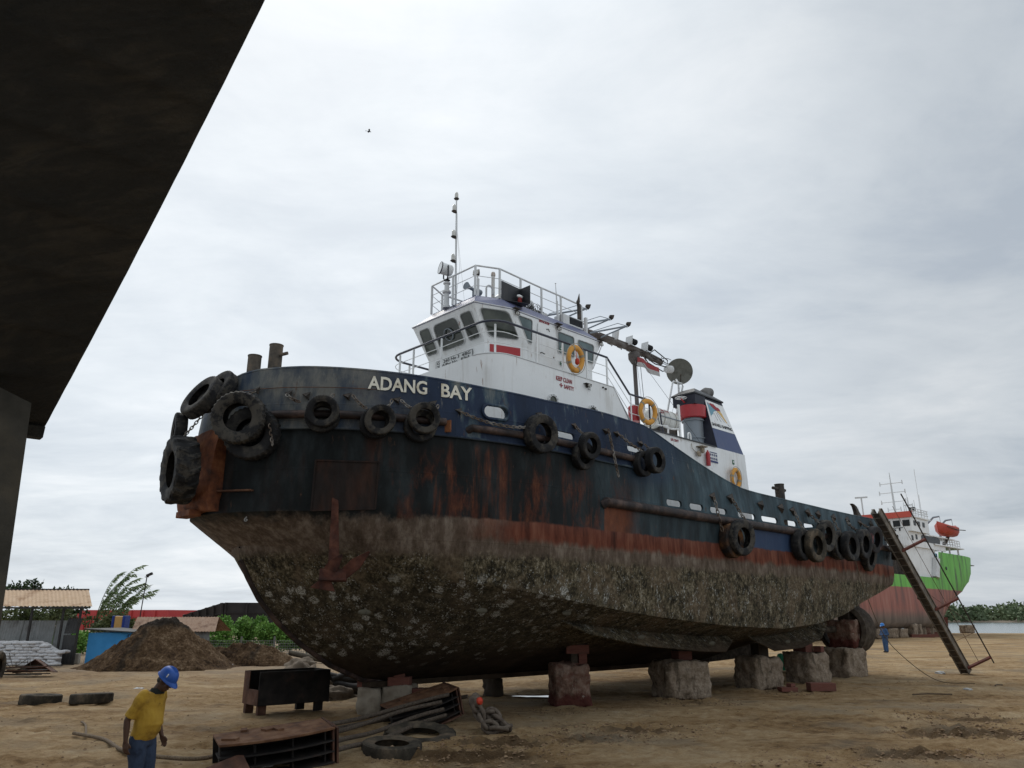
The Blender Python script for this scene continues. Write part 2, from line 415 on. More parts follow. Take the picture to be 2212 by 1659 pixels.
TUG = thing('tugboat', 'beached navy and black tugboat with white wheelhouse and barnacled hull standing on concrete blocks', 'tugboat', (-3.0, 19.7, 0), R(44))
TM = Matrix.Translation((-3.0, 19.7, 0)) @ Matrix.Rotation(R(44), 4, 'Z')
def P(s, b, z): return Vector((s, -b, z))
def WP(s, b, z): return TM @ P(s, b, z)
def WD(s, b, z): return (TM.to_3x3() @ P(s, b, z)).normalized()


def plan_b(s, B=4.3, tip=-5.0):
    if s <= tip: return 0
    if s < 2: t = (2 - s) / (2 - tip); return B * math.sqrt(max(0, 1 - t * t))
    if s < 13: return B
    b = B - .55 * ((s - 13) / 10) ** 2
    return b


RAIL = [(-5.0, 7.08), (-4.86, 7.2), (-4.7, 7.25), (-4.0, 7.26), (-2, 7.19), (-.5, 7.12), (1.2, 7.1), (3.4, 7.19), (5.25, 7.19), (5.8, 7.05), (6.56, 6.82), (7.45, 6.57), (8.26, 6.36), (9.17, 6.15), (10.1, 5.99), (11, 5.95), (13, 5.92), (16, 5.89), (18.5, 5.92), (20.2, 5.97), (22.6, 6.05)]
SPLIT = [(-5, 5.93), (2.85, 5.93), (3.15, 4.97), (23, 4.97)]
CREASE = [(-5, 6.2), (4.6, 6.2), (6.2, 5.75), (8.9, 5.2), (10, 5.1), (23, 5.1)]
CHZ = [(-4.02, 3.68), (-3.4, 3.55), (-2.65, 3.36), (-1.44, 3.12), (-.4, 2.9), (1.53, 2.64), (4.07, 2.34), (5.73, 2.19), (8.81, 1.97), (11.96, 1.87), (14.5, 2.02), (16.6, 2.30), (18.5, 2.75), (20.5, 3.12), (22.5, 3.50)]
KZ = [(-4.02, 3.64), (-3.98, 3.45), (-3.75, 3.05), (-3.46, 2.62), (-3.0, 2.15), (-2.4, 1.68), (-1.6, 1.2), (-.74, .85), (0, .75), (13.5, .75), (15, 1.0), (16.6, 1.45), (18.5, 2.25), (20.5, 2.9), (22.5, 3.42)]
NQ = 30
AFT = [2 + .4 * i for i in range(1, 52)]; AFT[-1] = 22.5
def lev(tip, B, pw=1.0):
    """stations of one waterline: (s, b)"""
    L = []
    for i in range(NQ + 1):
        q = i / NQ * math.pi / 2; L.append((tip + (2 - tip) * (1 - math.cos(q)), B * math.sin(q) ** pw))
    return L + [(s, plan_b(s) * B / 4.3) for s in AFT]


def build_hull():
    kl = [(s, lerp(KZ, s)) for s, _ in lev(-4.02, 1)]
    cl = [(s, b, lerp(CHZ, s)) for s, b in lev(-4.02, 4.12, 1.18)]
    bl = [(s, b, 4.24) for s, b in lev(-5.0, 4.25, 1.06)]
    sl = [(s, b, lerp(SPLIT, s)) for s, b in lev(-5.0, 4.3)]
    rows = []
    for i in range(len(kl)):
        ks, kz = kl[i]; cs, cb, cz = cl[i]; bs, bb, bz = bl[i]; ss, sb, sz = sl[i]
        row = []
        bul = lerp([(-4, .0), (-2.5, .05), (0, .09), (3, .01), (9, -.03), (16, .0), (23, 0)], cs)
        for j in range(8):
            t = j / 7; u = math.sin(t * math.pi) * bul * (cz - kz + .3)
            b = .07 * (1 - t) + cb * t
            row.append((ks + (cs - ks) * t, b + u * .55, kz + (cz - kz) * t - u * .75))
        for j in range(1, 6):
            t = j / 5; u = math.sin(t * math.pi) * .05 if i > 6 else 0
            row.append((cs + (bs - cs) * t, cb + (bb - cb) * t + u, cz + (bz - cz) * t))
        for j in range(1, 6):
            t = j / 5; row.append((bs + (ss - bs) * t, bb + (sb - bb) * t, bz + (sz - bz) * t))
        rows.append(row)
    mb = MB()
    mb.grid([[P(*p) for p in r] for r in rows]); mb.grid([[P(p[0], -p[1], p[2]) for p in r] for r in rows])
    mb.grid([[P(*r[0]) for r in rows], [P(r[0][0], -r[0][1], r[0][2]) for r in rows]])
    last = rows[-1]
    mb.raw([P(*p) for p in last] + [P(p[0], -p[1], p[2]) for p in reversed(last)], [tuple(range(2 * len(last)))])
    fr = rows[0]
    bm_me = mb.mesh('hull', smooth=28)
    bm = bmesh.new(); bm.from_mesh(bm_me); bmesh.ops.remove_doubles(bm, verts=bm.verts, dist=.002); bmesh.ops.recalc_face_normals(bm, faces=bm.faces); bm.to_mesh(bm_me); bm.free()
    bm_me.polygons.foreach_set('use_smooth', [True] * len(bm_me.polygons)); bm_me.set_sharp_from_angle(angle=R(24))
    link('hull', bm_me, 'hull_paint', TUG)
    # stem bar, bilge keels, weld lines
    path = [P(s, 0, lerp(KZ, s) - .02) for s in [-3.96, -3.9, -3.75, -3.46, -3.2, -3.0, -2.7, -2.4, -2.0, -1.6, -1.2, -.74, -.3]]
    m = MB(); m.tube(path, .075, 8); m.build('stem_bar', 'pipe_rub', TUG, smooth=40)
    m = MB()
    m.box(P(6.6, 0, .70), (14.4, .34, .12)); m.build('keel', 'hull_paint', TUG)


build_hull()


def loop_points():
    L = lev(-5.0, 4.3)
    port = [(s, b) for s, b in L]                      # bow -> stern
    port = port[:-3] + [(22.05, 3.79), (22.35, 3.70), (22.5, 3.45)]
    loop = list(reversed(port)) + [(s, -b) for s, b in port[1:]]
    return loop


def build_bulwark():
    loop = loop_points(); n = len(loop)
    nor = []
    for i in range(n):
        a = Vector(loop[i - 1]); c = Vector(loop[(i + 1) % n]); t = (c - a).normalized(); nor.append(Vector((-t.y, t.x)))
    cen = Vector((8, 0))
    for i in range(n):
        if (Vector(loop[i]) - cen).dot(nor[i]) < 0: nor[i] = -nor[i]
    T = [0, .2, .4, .6, .8, 1]
    outer = []; inner = []
    for i, (s, b) in enumerate(loop):
        z0 = lerp(SPLIT, s); z1 = lerp(RAIL, s); zc = lerp(CREASE, s); ro = []; ri = []
        lean = lerp([(-5, .10), (3, .06), (5, .16), (10, .14), (16, .06), (23, .05)], s)
        for t in T:
            z = z0 + (z1 - z0) * t; ins = max(0, z - zc) * lean
            q = Vector((s, b)) - nor[i] * (ins - .003); k = Vector((s, b)) - nor[i] * (ins + .06)
            ro.append(P(q.x, q.y, z)); ri.append(P(k.x, k.y, z))
        outer.append(ro); inner.append(ri)
    m = MB(); nt = len(T); vs = []; fs = []
    for ro, ri in zip(outer, inner): vs += ro + ri[::-1]
    w = 2 * nt
    for i in range(n):
        j = (i + 1) % n
        for k in range(w): fs.append((i * w + k, i * w + (k + 1) % w, j * w + (k + 1) % w, j * w + k))
    m.raw(vs, fs)
    me = m.mesh('bulwark'); o = bpy.data.objects.new('bulwark', me); SC.collection.objects.link(o)
    cuts = []
    def slot(s0, s1, z0, z1, sk=0):
        for sgn in (1, -1):
            sc_ = (s0 + s1) / 2; bo = plan_b(sc_); d = .01; tx = Vector((2 * d, plan_b(sc_ + d) - plan_b(sc_ - d))).normalized()
            nn = Vector((tx.y, -tx.x)); nn = -nn if nn.y < 0 else nn
            r = (z1 - z0) / 2; hw = (s1 - s0) / 2 / max(.3, tx.x) - r; poly = []
            for k in range(16):
                a = 2 * math.pi * (k + .5) / 16; du = (hw if math.cos(a) > 0 else -hw) + r * math.cos(a)
                poly.append((sc_ + tx.x * du, bo + tx.y * du, (z0 + z1) / 2 + r * math.sin(a) + sk * du))
            c = MB(); c.prism([P(p[0] + nn.x * .5, sgn * (p[1] + nn.y * .5), p[2]) for p in poly], P(-nn.x, -sgn * nn.y, 0))
            cuts.append(c.mesh('cut'))
    slot(-.55, .02, 6.42, 6.74)
    slot(1.25, 2.12, 6.28, 6.44); slot(4.2, 5.0, 6.34, 6.50)
    for a, c in ((5.78, 6.50), (6.88, 7.56), (7.92, 8.82), (9.45, 10.5), (10.86, 11.9), (12.3, 13.2), (13.7, 14.5), (15.4, 16.2)): slot(a, c, 5.08, 5.26)
    cm = MB()
    for c in cuts: cm.raw([v.co for v in c.vertices], [tuple(p.vertices) for p in c.polygons])
    co_ = bpy.data.objects.new('cut', cm.mesh('cut')); SC.collection.objects.link(co_)
    md = o.modifiers.new('b', 'BOOLEAN'); md.operation = 'DIFFERENCE'; md.object = co_; md.solver = 'EXACT'
    bpy.context.view_layer.update(); me2 = evaluated(o, 'bulwark')
    for x in (o, co_): bpy.data.objects.remove(x)
    me2.materials.clear()
    me2.polygons.foreach_set('use_smooth', [True] * len(me2.polygons)); me2.set_sharp_from_angle(angle=R(24))
    link('bulwark', me2, 'hull_paint', TUG)
    # rail cap along the bulwark top, lip round the hawse hole
    m = MB(); m.tube([(a[-1] + c[-1]) / 2 + Vector((0, 0, .005)) for a, c in zip(outer, inner)], .042, 6, closed=True); m.build('rail_cap', 'hull_paint', TUG, smooth=50)
    m = MB(); hp = []
    for k in range(20):
        a = 2 * math.pi * k / 20; du = (.17 if math.cos(a) > 0 else -.17) + .16 * math.cos(a); s = -.265 + du; hp.append(P(s, plan_b(s) + .015, 6.58 + .16 * math.sin(a)))
    m.tube(hp, .035, 8, closed=True); m.build('hawse_lip', 'hull_paint', TUG, smooth=50)
    # weld seam of the strake
    m = MB(); m.tube([P(s, plan_b(s) - .012, 6.80 - .0 * s) for s in [-4.97, -4.9, -4.8, -4.6, -4.3, -4, -3.6, -3.2, -2.8]], .008, 4); m.build('weld_seam', 'rusty_steel', TUG)


build_bulwark()


def along(s0, s1, n, off, zf):
    """points along the port side between two stations, evenly by arc near the stem"""
    out = []
    for i in range(n + 1):
        t = i / n; s = s0 + (s1 - s0) * (t ** 1.6 if s0 < -4 else t)
        d = .004; b0 = plan_b(s); tx = Vector((2 * d, plan_b(s + d) - plan_b(max(-4.999, s - d)))).normalized(); nn = Vector((-tx.y, tx.x))
        if nn.y < 0: nn = -nn
        out.append(P(s + nn.x * off, b0 + nn.y * off, zf(s) if callable(zf) else zf))
    return out


def build_deck_and_rub():
    L = [(s, b) for s, b in lev(-4.9, 4.2)]
    fw = [q for q in L if q[0] <= 5.4]
    m = MB(); m.prism([P(s, b, 6.02) for s, b in fw] + [P(s, -b, 6.02) for s, b in reversed(fw[1:])], (0, 0, -.03))
    m.box(P(5.4, 0, 5.5), (.05, 8.3, 1.0)); m.build('fore_deck', 'deck_paint', TUG)
    m = MB(); af = [(3.3, 4.2)] + [(s, plan_b(s) - .1) for s in AFT if s > 3.6 and s < 22.3]
    m.prism([P(s, b, 5.02) for s, b in af] + [P(s, -b, 5.02) for s, b in reversed(af)], (0, 0, -.03)); m.build('main_deck', 'deck_paint', TUG)
    for nm, (a, c, n, off, z, r) in {'u1': (-4.75, -1.45, 26, .06, 6.2, .085), 'u2': (-.85, 4.45, 14, .06, 6.14, .085), 'low': (3.2, 22.2, 30, .05, 4.90, .125)}.items():
        m = MB(); q = along(a, c, n, off, z); q = [q[0] + (q[0] - q[1]).normalized() * .05 + Vector((0, .1, -.05))] + q
        m.tube(q, r, 10); m.build('fender_pipe', 'pipe_rub', TUG, smooth=40)
    m = MB(); q = along(-4.75, 4.6, 34, 0, 5.93)
    m.loft([[p, p + Vector((0, 0, .0)) + (p - P(2, 0, p.z)).normalized() * .07, p + (p - P(2, 0, p.z)).normalized() * .07 - Vector((0, 0, .05)), p - Vector((0, 0, .05))] for p in q]); m.build('rub_strip', 'hull_paint', TUG)
    # rusty end plate where the upper pipe restarts
    m = MB(); m.box(P(-1.42, 3.76, 6.12), (.04, .22, .26), Matrix.Rotation(R(25), 3, 'Z')); m.build('pipe_end_plate', 'orange_rust', TUG)
    # bilge keels
    for sgn in (1, -1):
        for pts in ([(2.45, 3.25, 2.22, .03), (3.4, 3.3, 2.0, .26), (5.4, 3.35, 1.74, .34), (8.2, 3.35, 1.52, .34), (9.4, 3.35, 1.45, .30), (10.15, 3.35, 1.55, .03)],
                    [(11.4, 3.3, 1.56, .03), (12.3, 3.35, 1.40, .30), (14.2, 3.3, 1.47, .34), (16.0, 3.2, 1.72, .30), (17.2, 3.1, 2.02, .03)]):
            m = MB(); rr = []
            for s, b, z, h in pts:
                top = P(s, sgn * (b - .45), z + .34); d = Vector((0, -sgn * .62, -.55)).normalized()
                bot = P(s, sgn * b, z) + d * h
                rr.append([top, bot, bot + Vector((0, sgn * .03, -.02)), top + Vector((0, sgn * .03, -.02))])
            m.loft(rr); m.build('bilge_keel', 'hull_paint', TUG)
    # sacrificial anodes
    for s, b, z in ((-2.55, 2.72, 2.3), (-.12, 3.52, 2.34), (2.35, 3.72, 2.30), (5.3, 3.62, 1.72), (8.6, 3.62, 1.5), (13.2, 3.55, 1.45), (16.1, 3.45, 1.8)):
        m = MB(); m.ball(P(s, b, z), (.16, .03, .06), 10); m.build('anode', 'anode_grey', TUG, smooth=60)


mat('anode_grey', (.045, .042, .03), (.08, .073, .052), None, 9, .8)
build_deck_and_rub()


def build_bow_gear():
    # anchor pocket: flat plate, shade of a recess put into its colour
    m = MB(); pts = [(-3.74, 5.25), (-2.70, 5.25), (-2.70, 4.30), (-3.74, 4.24)]
    def sp(s, z, o=.0): return P(s - o * .5, plan_b(s) * (.985 if z < 4.8 else 1) + o, z)
    for a, c in zip(pts, pts[1:] + pts[:1]): m.bar(sp(*a, .005), sp(*c, .005), .03, .05, (-.5, -.8, 0))
    m.build('anchor_pocket_frame', 'shaded_rust', TUG)
    m = MB(); m.raw([sp(*a, .006) for a in pts], [(0, 1, 2, 3)]); m.build('anchor_pocket', 'shaded_rust', TUG)
    m = MB(); m.box(P(-3.20, 2.52, 5.12), (.2, .2, .22), Matrix.Rotation(R(35), 3, 'Z')); m.build('hawse_pipe', 'black_paint', TUG, bevel=.05)
    # push pad of rusty plate round the stem
    rows = []
    for a in [(-.95 + .19 * i) for i in range(11)]:
        ang = a * 1.0; r0 = .62
        col = []
        for z, k in ((6.0, .55), (5.6, .80), (5.1, .96), (4.7, .97), (4.42, .88), (4.28, .62)):
            col.append((-5.02 - .40 * k * math.cos(ang) ** .6 + .12, 1.02 * math.sin(ang) * (1.0 if z > 4.6 else .92), z + random.uniform(-.02, .02)))
        rows.append(col)
    m = MB(); g = [[P(*q) for q in c] for c in rows]; g2 = [[P(-4.4, q[1] * .8, q[2]) for q in c] for c in rows]
    m.grid(g); m.grid([[a, c] for a, c in zip(g[0], g2[0])]); m.grid([[a, c] for a, c in zip(g[-1], g2[-1])]); m.grid([[c[0], d[0]] for c, d in zip(g, g2)]); m.grid([[c[-1], d[-1]] for c, d in zip(g, g2)])
    m.build('push_pad', 'orange_rust', TUG, smooth=30)
    m = MB(); m.box(P(-5.20, .0, 4.26), (.26, .7, .13)); m.build('pad_bracket', 'orange_rust', TUG, bevel=.02)
    m = MB(); m.bar(P(-4.95, .75, 4.68), P(-4.58, 1.5, 4.66), .12, .03); m.build('bow_shelf', 'rusty_steel', TUG)
    # mooring bollards on the foredeck, single bitt aft
    for s, b, z0, z1, r, pin in ((-4.48, .8, 6.05, 7.70, .145, False), (-4.0, .8, 6.05, 8.07, .15, True)):
        m = MB(); m.lathe([(r, z0), (r, z1), (r * 1.06, z1), (r * 1.06, z1 + .02), (r * .9, z1 + .02), (r * .9, z1 - .15), (0, z1 - .15)], P(s, b, 0), seg=20)
        if pin: m.tube([P(s, b + .08, z1 - .25), P(s + .12, b + .32, z1 - .22)], .04, 8)
        m.build('bollard', 'worn_bollard', TUG, smooth=35)
    m = MB(); m.lathe([(.17, 5.0), (.17, 6.9), (.18, 6.9), (.18, 6.92), (0, 6.92)], P(15.2, 2.8, 0), seg=18); m.tube([P(14.7, 2.8, 6.73), P(15.6, 2.8, 6.73)], .06, 8); m.build('bollard', 'dark_steel', TUG, smooth=35)
    # horn shaped fairlead on the quarter
    m = MB(); m.loft([[P(22.0 + x - w, 2.5 - t, z), P(22.0 + x + w, 2.5 - t, z), P(22.0 + x + w, 2.5 + t, z), P(22.0 + x - w, 2.5 + t, z)] for x, z, w, t in ((.95, 6.05, .42, .14), (.75, 6.35, .24, .11), (.6, 6.6, .14, .09), (.45, 6.82, .12, .08), (.22, 6.92, .10, .07))])
    m.box(P(22.55, 2.5, 6.08), (1.0, .4, .07)); m.build('tow_horn', 'dark_steel', TUG, bevel=.03)
    # padeyes for the fender chains
    for s, z in ((-4.62, 6.78), (-3.94, 6.62), (-4.2, 6.66), (-3.3, 6.62), (-2.42, 6.6), (-1.7, 6.6), (-1.15, 6.5), (.95, 6.72), (2.1, 6.65), (3.3, 6.72), (3.75, 6.72), (4.75, 6.62), (8.1, 5.55), (9.1, 5.62), (10.9, 5.6), (12.2, 5.62), (13.0, 5.6), (14.1, 5.65), (14.9, 5.66), (16.2, 5.66), (17.5, 5.68), (18.8, 5.7), (20.1, 5.75)):
        m = MB(); c = P(s, plan_b(s) - .03, z); d = .01; tx = Vector((2 * d, -(plan_b(s + d) - plan_b(s - d)), 0)).normalized(); nn = Vector((tx.y, -tx.x, 0)); nn = -nn if nn.y > 0 else nn
        k = 1.5 if s > 8 else .8
        m.prism([c + tx * .10 * k + Vector((0, 0, .10 * k)), c - tx * .12 * k + Vector((0, 0, .03)), c + tx * .06 * k + Vector((0, 0, -.12 * k)), c + nn * .12 + Vector((0, 0, -.05))], tx * .02)
        m.build('padeye', 'dark_steel', TUG)
    # ship's name along the bow
    def wrap(word, sA, sB, zb, h):
        vs, fs = text_verts(word, .022, .01); n = 60
        ss = [sA + (sB - sA) * i / n for i in range(n + 1)]; arc = [0]
        for a, c in zip(ss, ss[1:]): arc.append(arc[-1] + math.hypot(c - a, plan_b(c) - plan_b(a)))
        m = MB(); out = []
        for x, y, z in vs:
            t = x * arc[-1]; i = min(n - 1, max(0, next((k for k in range(n) if arc[k + 1] >= t), n - 1))); f = (t - arc[i]) / (arc[i + 1] - arc[i]); s = ss[i] + (ss[i + 1] - ss[i]) * f
            zz = zb(s) + y * h; d = .01; tx = Vector((2 * d, plan_b(s + d) - plan_b(s - d))).normalized(); nn = Vector((-tx.y, tx.x)); nn = -nn if nn.y < 0 else nn
            off = .012 - max(0, zz - 6.2) * lerp([(-5, .10), (3, .06)], s) + (.012 if z > 0 else .0)
            out.append(P(s + nn.x * off, plan_b(s) + nn.y * off, zz))
        m.raw(out, fs); m.build('name_lettering', 'letter_white', TUG)
    zb = lambda s: 6.80 + (s + 2.95) * -.016
    wrap('ADANG', -2.97, -1.83, zb, .31); wrap('BAY', -1.53, -.83, zb, .31)
    for ch, z in (('8', 4.27), ('6', 4.05)):
        m = MB(); add_text(m, ch, P(-4.58, 1.28, z), P(.05, .065, 0), (0, 0, .10), bold=.02); m.build('draught_mark', 'sign_grey', TUG)
    m = MB(); add_text(m, '4', P(9.95, 4.2, 3.86), P(.13, 0, 0), (0, 0, .15), bold=.02); m.build('draught_mark', 'sign_grey', TUG)


mat('shaded_rust', (.007, .005, .004), (.014, .008, .006), (.035, .014, .008), 3, .8, .4, .01, (1, 1, .3))  # near-black rust, carries the painted shade of the anchor pocket
mat('worn_bollard', (.05, .042, .034), (.10, .085, .068), (.16, .12, .085), 5, .8, .4, .008)
mat('sign_grey', (.26, .26, .25), None, None, 5, .6)
build_bow_gear()

# ------------------------------------------------------------------ superstructure
def rrect_uv(r=.18, asp=1.0, n=5, grow=0.0):
    """rounded unit square, corner radius r in the short direction"""
    rx, ry = (r / asp, r) if asp > 1 else (r, r * asp)
    out = []
    for cx, cy, a0 in ((1 - rx, 1 - ry, 0), (rx, 1 - ry, 90), (rx, ry, 180), (1 - rx, ry, 270)):
        for i in range(n):
            a = R(a0 + 90 * i / (n - 1)); out.append((cx + rx * math.cos(a), cy + ry * math.sin(a)))
    return out


def quadpt(q, u, v):
    tl, tr, br, bl = q; return (bl * (1 - u) + br * u) * (1 - v) + (tl * (1 - u) + tr * u) * v


def window(q, parent, glass='window_glass', r=.2, fr=.055, outn=None, fmat='grey_white_paint'):
    q = [Vector(p) for p in q]; n = (q[1] - q[0]).cross(q[3] - q[0]).normalized()
    if outn is not None and n.dot(Vector(outn)) < 0: n = -n
    w = (q[1] - q[0]).length; h = (q[3] - q[0]).length; uv = rrect_uv(r, w / h)
    base = [quadpt(q, u, v) for u, v in uv]; c = sum(base, Vector()) / len(base)
    def ring(gr, off): return [p + (p - c).normalized() * gr + n * off for p in base]
    f = MB(); f.loft([ring(fr, -.005), ring(fr, .018), ring(fr * .55, .022)], 0, cap=False); f.loft([ring(fr * .55, .022), ring(0, .024), ring(-.012, .004)], 1, cap=False)
    fo = f.build('window', [fmat, 'gasket'], parent, fix=False)
    g = MB(); k = ring(-.004, .006); g.raw(k, [tuple(range(len(k)))]); g.build('pane', glass, fo)
    return fo


def rail_run(m, pts, hs, r=.022):
    for h, rr in hs: m.tube([p + Vector((0, 0, h)) for p in pts], rr, 6)


def build_house():
    # deckhouse with rounded front corners and a raked after end
    def outline(z):
        out = []; rr = .75; b = 2.4; s0 = 1.12
        end = 6.12 + max(0, 8.85 - z) * .75
        for i in range(7):
            a = R(90 * i / 6); out.append((s0 + rr - rr * math.cos(a), b - rr + rr * math.sin(a)))
        P1 = [P(s, bb, z) for s, bb in out] + [P(end, b, z)]; P2 = [P(s, -bb, z) for s, bb in out] + [P(end, -b, z)]
        return P1 + P2[::-1]
    m = MB(); m.loft([outline(z) for z in (6.02, 7.0, 8.0, 8.83, 8.85)]); m.build('deckhouse', 'white_paint', TUG, smooth=30)
    m = MB(); o = outline(8.86); m.tube(o[:8], .018, 5); m.tube(o[8:], .018, 5); m.tube([P(6.12, 2.4, 8.85), P(6.95, 2.4, 7.88)], .016, 5); m.build('deck_edge', 'grey_white_paint', TUG)
    for s in (3.40, 5.08):
        c = P(s, 2.405, 7.88); m = MB(); m.lathe([(.15, 0), (.15, .05), (.20, .05), (.215, .02), (.215, 0)], c, (0, -1, 0), 24); 
        for k in range(12):
            a = 2 * math.pi * k / 12; m.ball(c + Vector((.182 * math.cos(a), -.055, .182 * math.sin(a))), .014, 6, 1, 4)
        f = m.build('porthole', ['grey_white_paint', 'dark_steel'], TUG, smooth=35)
        m = MB(); m.lathe([(.15, .015), (0, .02)], c, (0, -1, 0), 24); m.build('pane', 'window_glass', f)
    m = MB(); add_text(m, 'KEEP CLEAN', P(3.56, 2.408, 8.54), P(.66, 0, .01), (0, 0, .13), bold=.012); add_text(m, 'SAFETY', P(3.88, 2.408, 8.36), P(.42, 0, 0), (0, 0, .12), bold=.012)
    m.box(P(3.76, 2.408, 8.43), (.13, .01, .028)); m.box(P(3.76, 2.408, 8.43), (.028, .012, .13)); m.build('safety_lettering', 'letter_red', TUG)
    lamp_cage(P(4.85, 2.42, 8.62), (0, -1, 0))
    m = MB(); m.box(P(5.72, 2.42, 8.72), (.07, .04, .04)); m.box(P(5.60, 2.42, 8.74), (.05, .04, .04)); m.build('cable_clip', 'dark_steel', TUG)
    # wheelhouse
    def wh(pts, z): return [P(s, b, z) for s, b in pts] + [P(s, -b, z) for s, b in reversed(pts)]
    lo = [(1.9, 1.25), (3.2, 1.68), (6.0, 1.68), (6.35, 1.1)]; ev = [(1.36, 1.40), (2.42, 1.75), (6.4, 1.75), (6.95, 1.15)]; tp = [(1.78, 1.0), (2.5, 1.36), (6.1, 1.30), (6.5, .9)]
    m = MB(); m.loft([wh(lo, 8.85), wh(lo, 9.57), wh(ev, 10.55)]); m.build('wheelhouse', 'white_paint', TUG)
    e2 = [(s * 1.0 - (.012 if s < 2 else -.012), b + .012) for s, b in ev]
    m = MB(); m.loft([wh(e2, 10.535), wh(e2, 10.57), wh(tp, 10.98), wh([(s, b - .02) for s, b in tp], 11.0)]); m.build('wheelhouse_roof', 'visor_paint', TUG)
    m = MB(); rm = [p + Vector((0, 0, .01)) for p in wh(e2, 10.55)]; m.tube(rm, .016, 5, closed=True); m.build('eave_strip', 'grey_white_paint', TUG)
    for sg in (1,):
        f = [P(*q) for q in ((1.5, -.95, 10.62), (1.5, .55, 10.62), (1.74, .42, 10.90), (1.74, -.8, 10.90))]
        m = MB(); n = (f[1] - f[0]).cross(f[3] - f[0]).normalized(); n = -n if n.x > 0 else n; m.prism([p + n * .02 for p in f], n * .03); m.build('visor_hatch', 'navy_paint', TUG, bevel=.01)
    fo = (-1, 0, -.3)
    for q in ([(1.45, -1.15, 10.38), (1.45, -.72, 10.38), (1.81, -.72, 9.72), (1.81, -1.17, 9.72)], [(1.45, -.5, 10.38), (1.45, .5, 10.38), (1.82, .52, 9.70), (1.82, -.52, 9.70)], [(1.45, .72, 10.38), (1.45, 1.15, 10.38), (1.81, 1.17, 9.72), (1.81, .74, 9.72)]):
        wo = window([P(*p) for p in q], TUG, outn=fo)
        if abs(q[0][1] + .5) < .01:
            nn = P(-.87, 0, -.48).normalized(); c = P(1.635, .03, 10.04) + nn * .03
            m = MB(); m.lathe([(.165, 0), (.185, 0), (.185, .03), (.165, .03)], c, nn, 28, closed=True); m.lathe([(0, .03), (.03, .028), (.03, 0)], c, nn, 12); m.build('clear_view_screen', 'grey_paint', wo, smooth=35)
    for sg in (1, -1):
        o1 = (-.35, -sg, -.1); o2 = (0, -sg, 0)
        window([P(s, sg * b, z) for s, b, z in ((1.56, 1.423, 10.42), (2.36, 1.693, 10.44), (2.86, 1.631, 9.76), (2.0, 1.34, 9.74))], TUG, outn=o1, r=.14)
        window([P(s, sg * b, z) for s, b, z in ((2.72, 1.742, 10.42), (3.28, 1.742, 10.42), (3.30, 1.695, 9.76), (3.17, 1.695, 9.76))], TUG, 'window_glass_teal', outn=o2, r=.14)
        window([P(s, sg * b, z) for s, b, z in ((4.40, 1.738, 10.37), (5.09, 1.738, 10.36), (5.13, 1.695, 9.76), (4.44, 1.695, 9.76))], TUG, 'window_glass_teal', outn=o2, r=.12)
        window([P(s, sg * b, z) for s, b, z in ((5.30, 1.736, 10.34), (6.02, 1.736, 10.34), (6.0, 1.695, 9.76), (5.38, 1.695, 9.76))], TUG, 'window_glass_teal', outn=o2, r=.14)
        window([P(s, sg * b, z) for s, b, z in ((6.48, 1.68, 10.44), (6.85, 1.28, 10.44), (6.42, 1.20, 9.66), (6.13, 1.62, 9.66))], TUG, 'window_glass_teal', outn=(.8, -sg * .6, 0), r=.1, fr=.03)
        m = MB(); dr = [P(s, sg * b, z) for s, b, z in ((3.52, 1.742, 10.44), (4.26, 1.742, 10.44), (4.26, 1.672, 8.9), (3.52, 1.672, 8.9))]
        uv = rrect_uv(.1, .5); dq = [quadpt(dr, u, v) + Vector((0, -sg * .012, 0)) for u, v in uv]; m.prism(dq, (0, -sg * .025, 0)); d = m.build('door', 'white_paint', TUG)
        m = MB(); m.tube([P(3.62, sg * 1.75, 9.52), P(3.62, sg * 1.80, 9.52), P(3.75, sg * 1.80, 9.50)], .014, 6); m.tube([P(3.85, sg * 1.77, 10.30), P(3.93, sg * 1.80, 10.32), P(4.0, sg * 1.77, 10.26)], .012, 6); m.box(P(4.2, sg * 1.735, 9.98), (.05, .04, .06)); m.box(P(4.2, sg * 1.72, 9.5), (.05, .04, .06)); m.build('handle', 'dark_steel', d)
    m = MB(); add_text(m, 'BRIDGE ROOM', P(3.58, 1.763, 10.47), P(.42, 0, .0), P(0, .0, .07), bold=.012); m.build('door_lettering', 'letter_red', TUG)
    # red panel on the quarter below the big window
    a, c = P(2.05, 1.30, 9.29), P(2.95, 1.597, 9.29); tn = (c - a); nn = Vector((tn.y, -tn.x, 0)).normalized(); nn = -nn if nn.y > 0 else nn
    m = MB(); m.prism([a + nn * .004, c + nn * .004, c + nn * .004 + Vector((0, 0, .235)), a + nn * .004 + Vector((0, 0, .225))], nn * .008); m.build('red_panel', 'red_paint', TUG)
    # tonnage board on the front
    m = MB(); m.box(P(1.875, -.04, 9.325), (.02, 1.62, .25)); bo = m.build('tonnage_board', 'sign_white', TUG, bevel=.006); fr_ = MB(); [fr_.box(P(1.866, -.04 + y_, 9.325 + z_), (.012, w_, h_)) for y_, z_, w_, h_ in ((0, .128, 1.64, .012), (0, -.128, 1.64, .012), (.815, 0, .012, .26), (-.815, 0, .012, .26))]; fr_.build('board_frame', 'gasket', bo)
    m = MB(); add_text(m, 'GT 260 No 3  4/BG', P(1.862, -.80, 9.335), P(0, 1.5, 0), (0, 0, .095), bold=.006); add_text(m, '2005/Pst No   876/L', P(1.862, -.80, 9.215), P(0, 1.5, 0), (0, 0, .095), bold=.006); m.build('board_lettering', 'letter_black', bo)
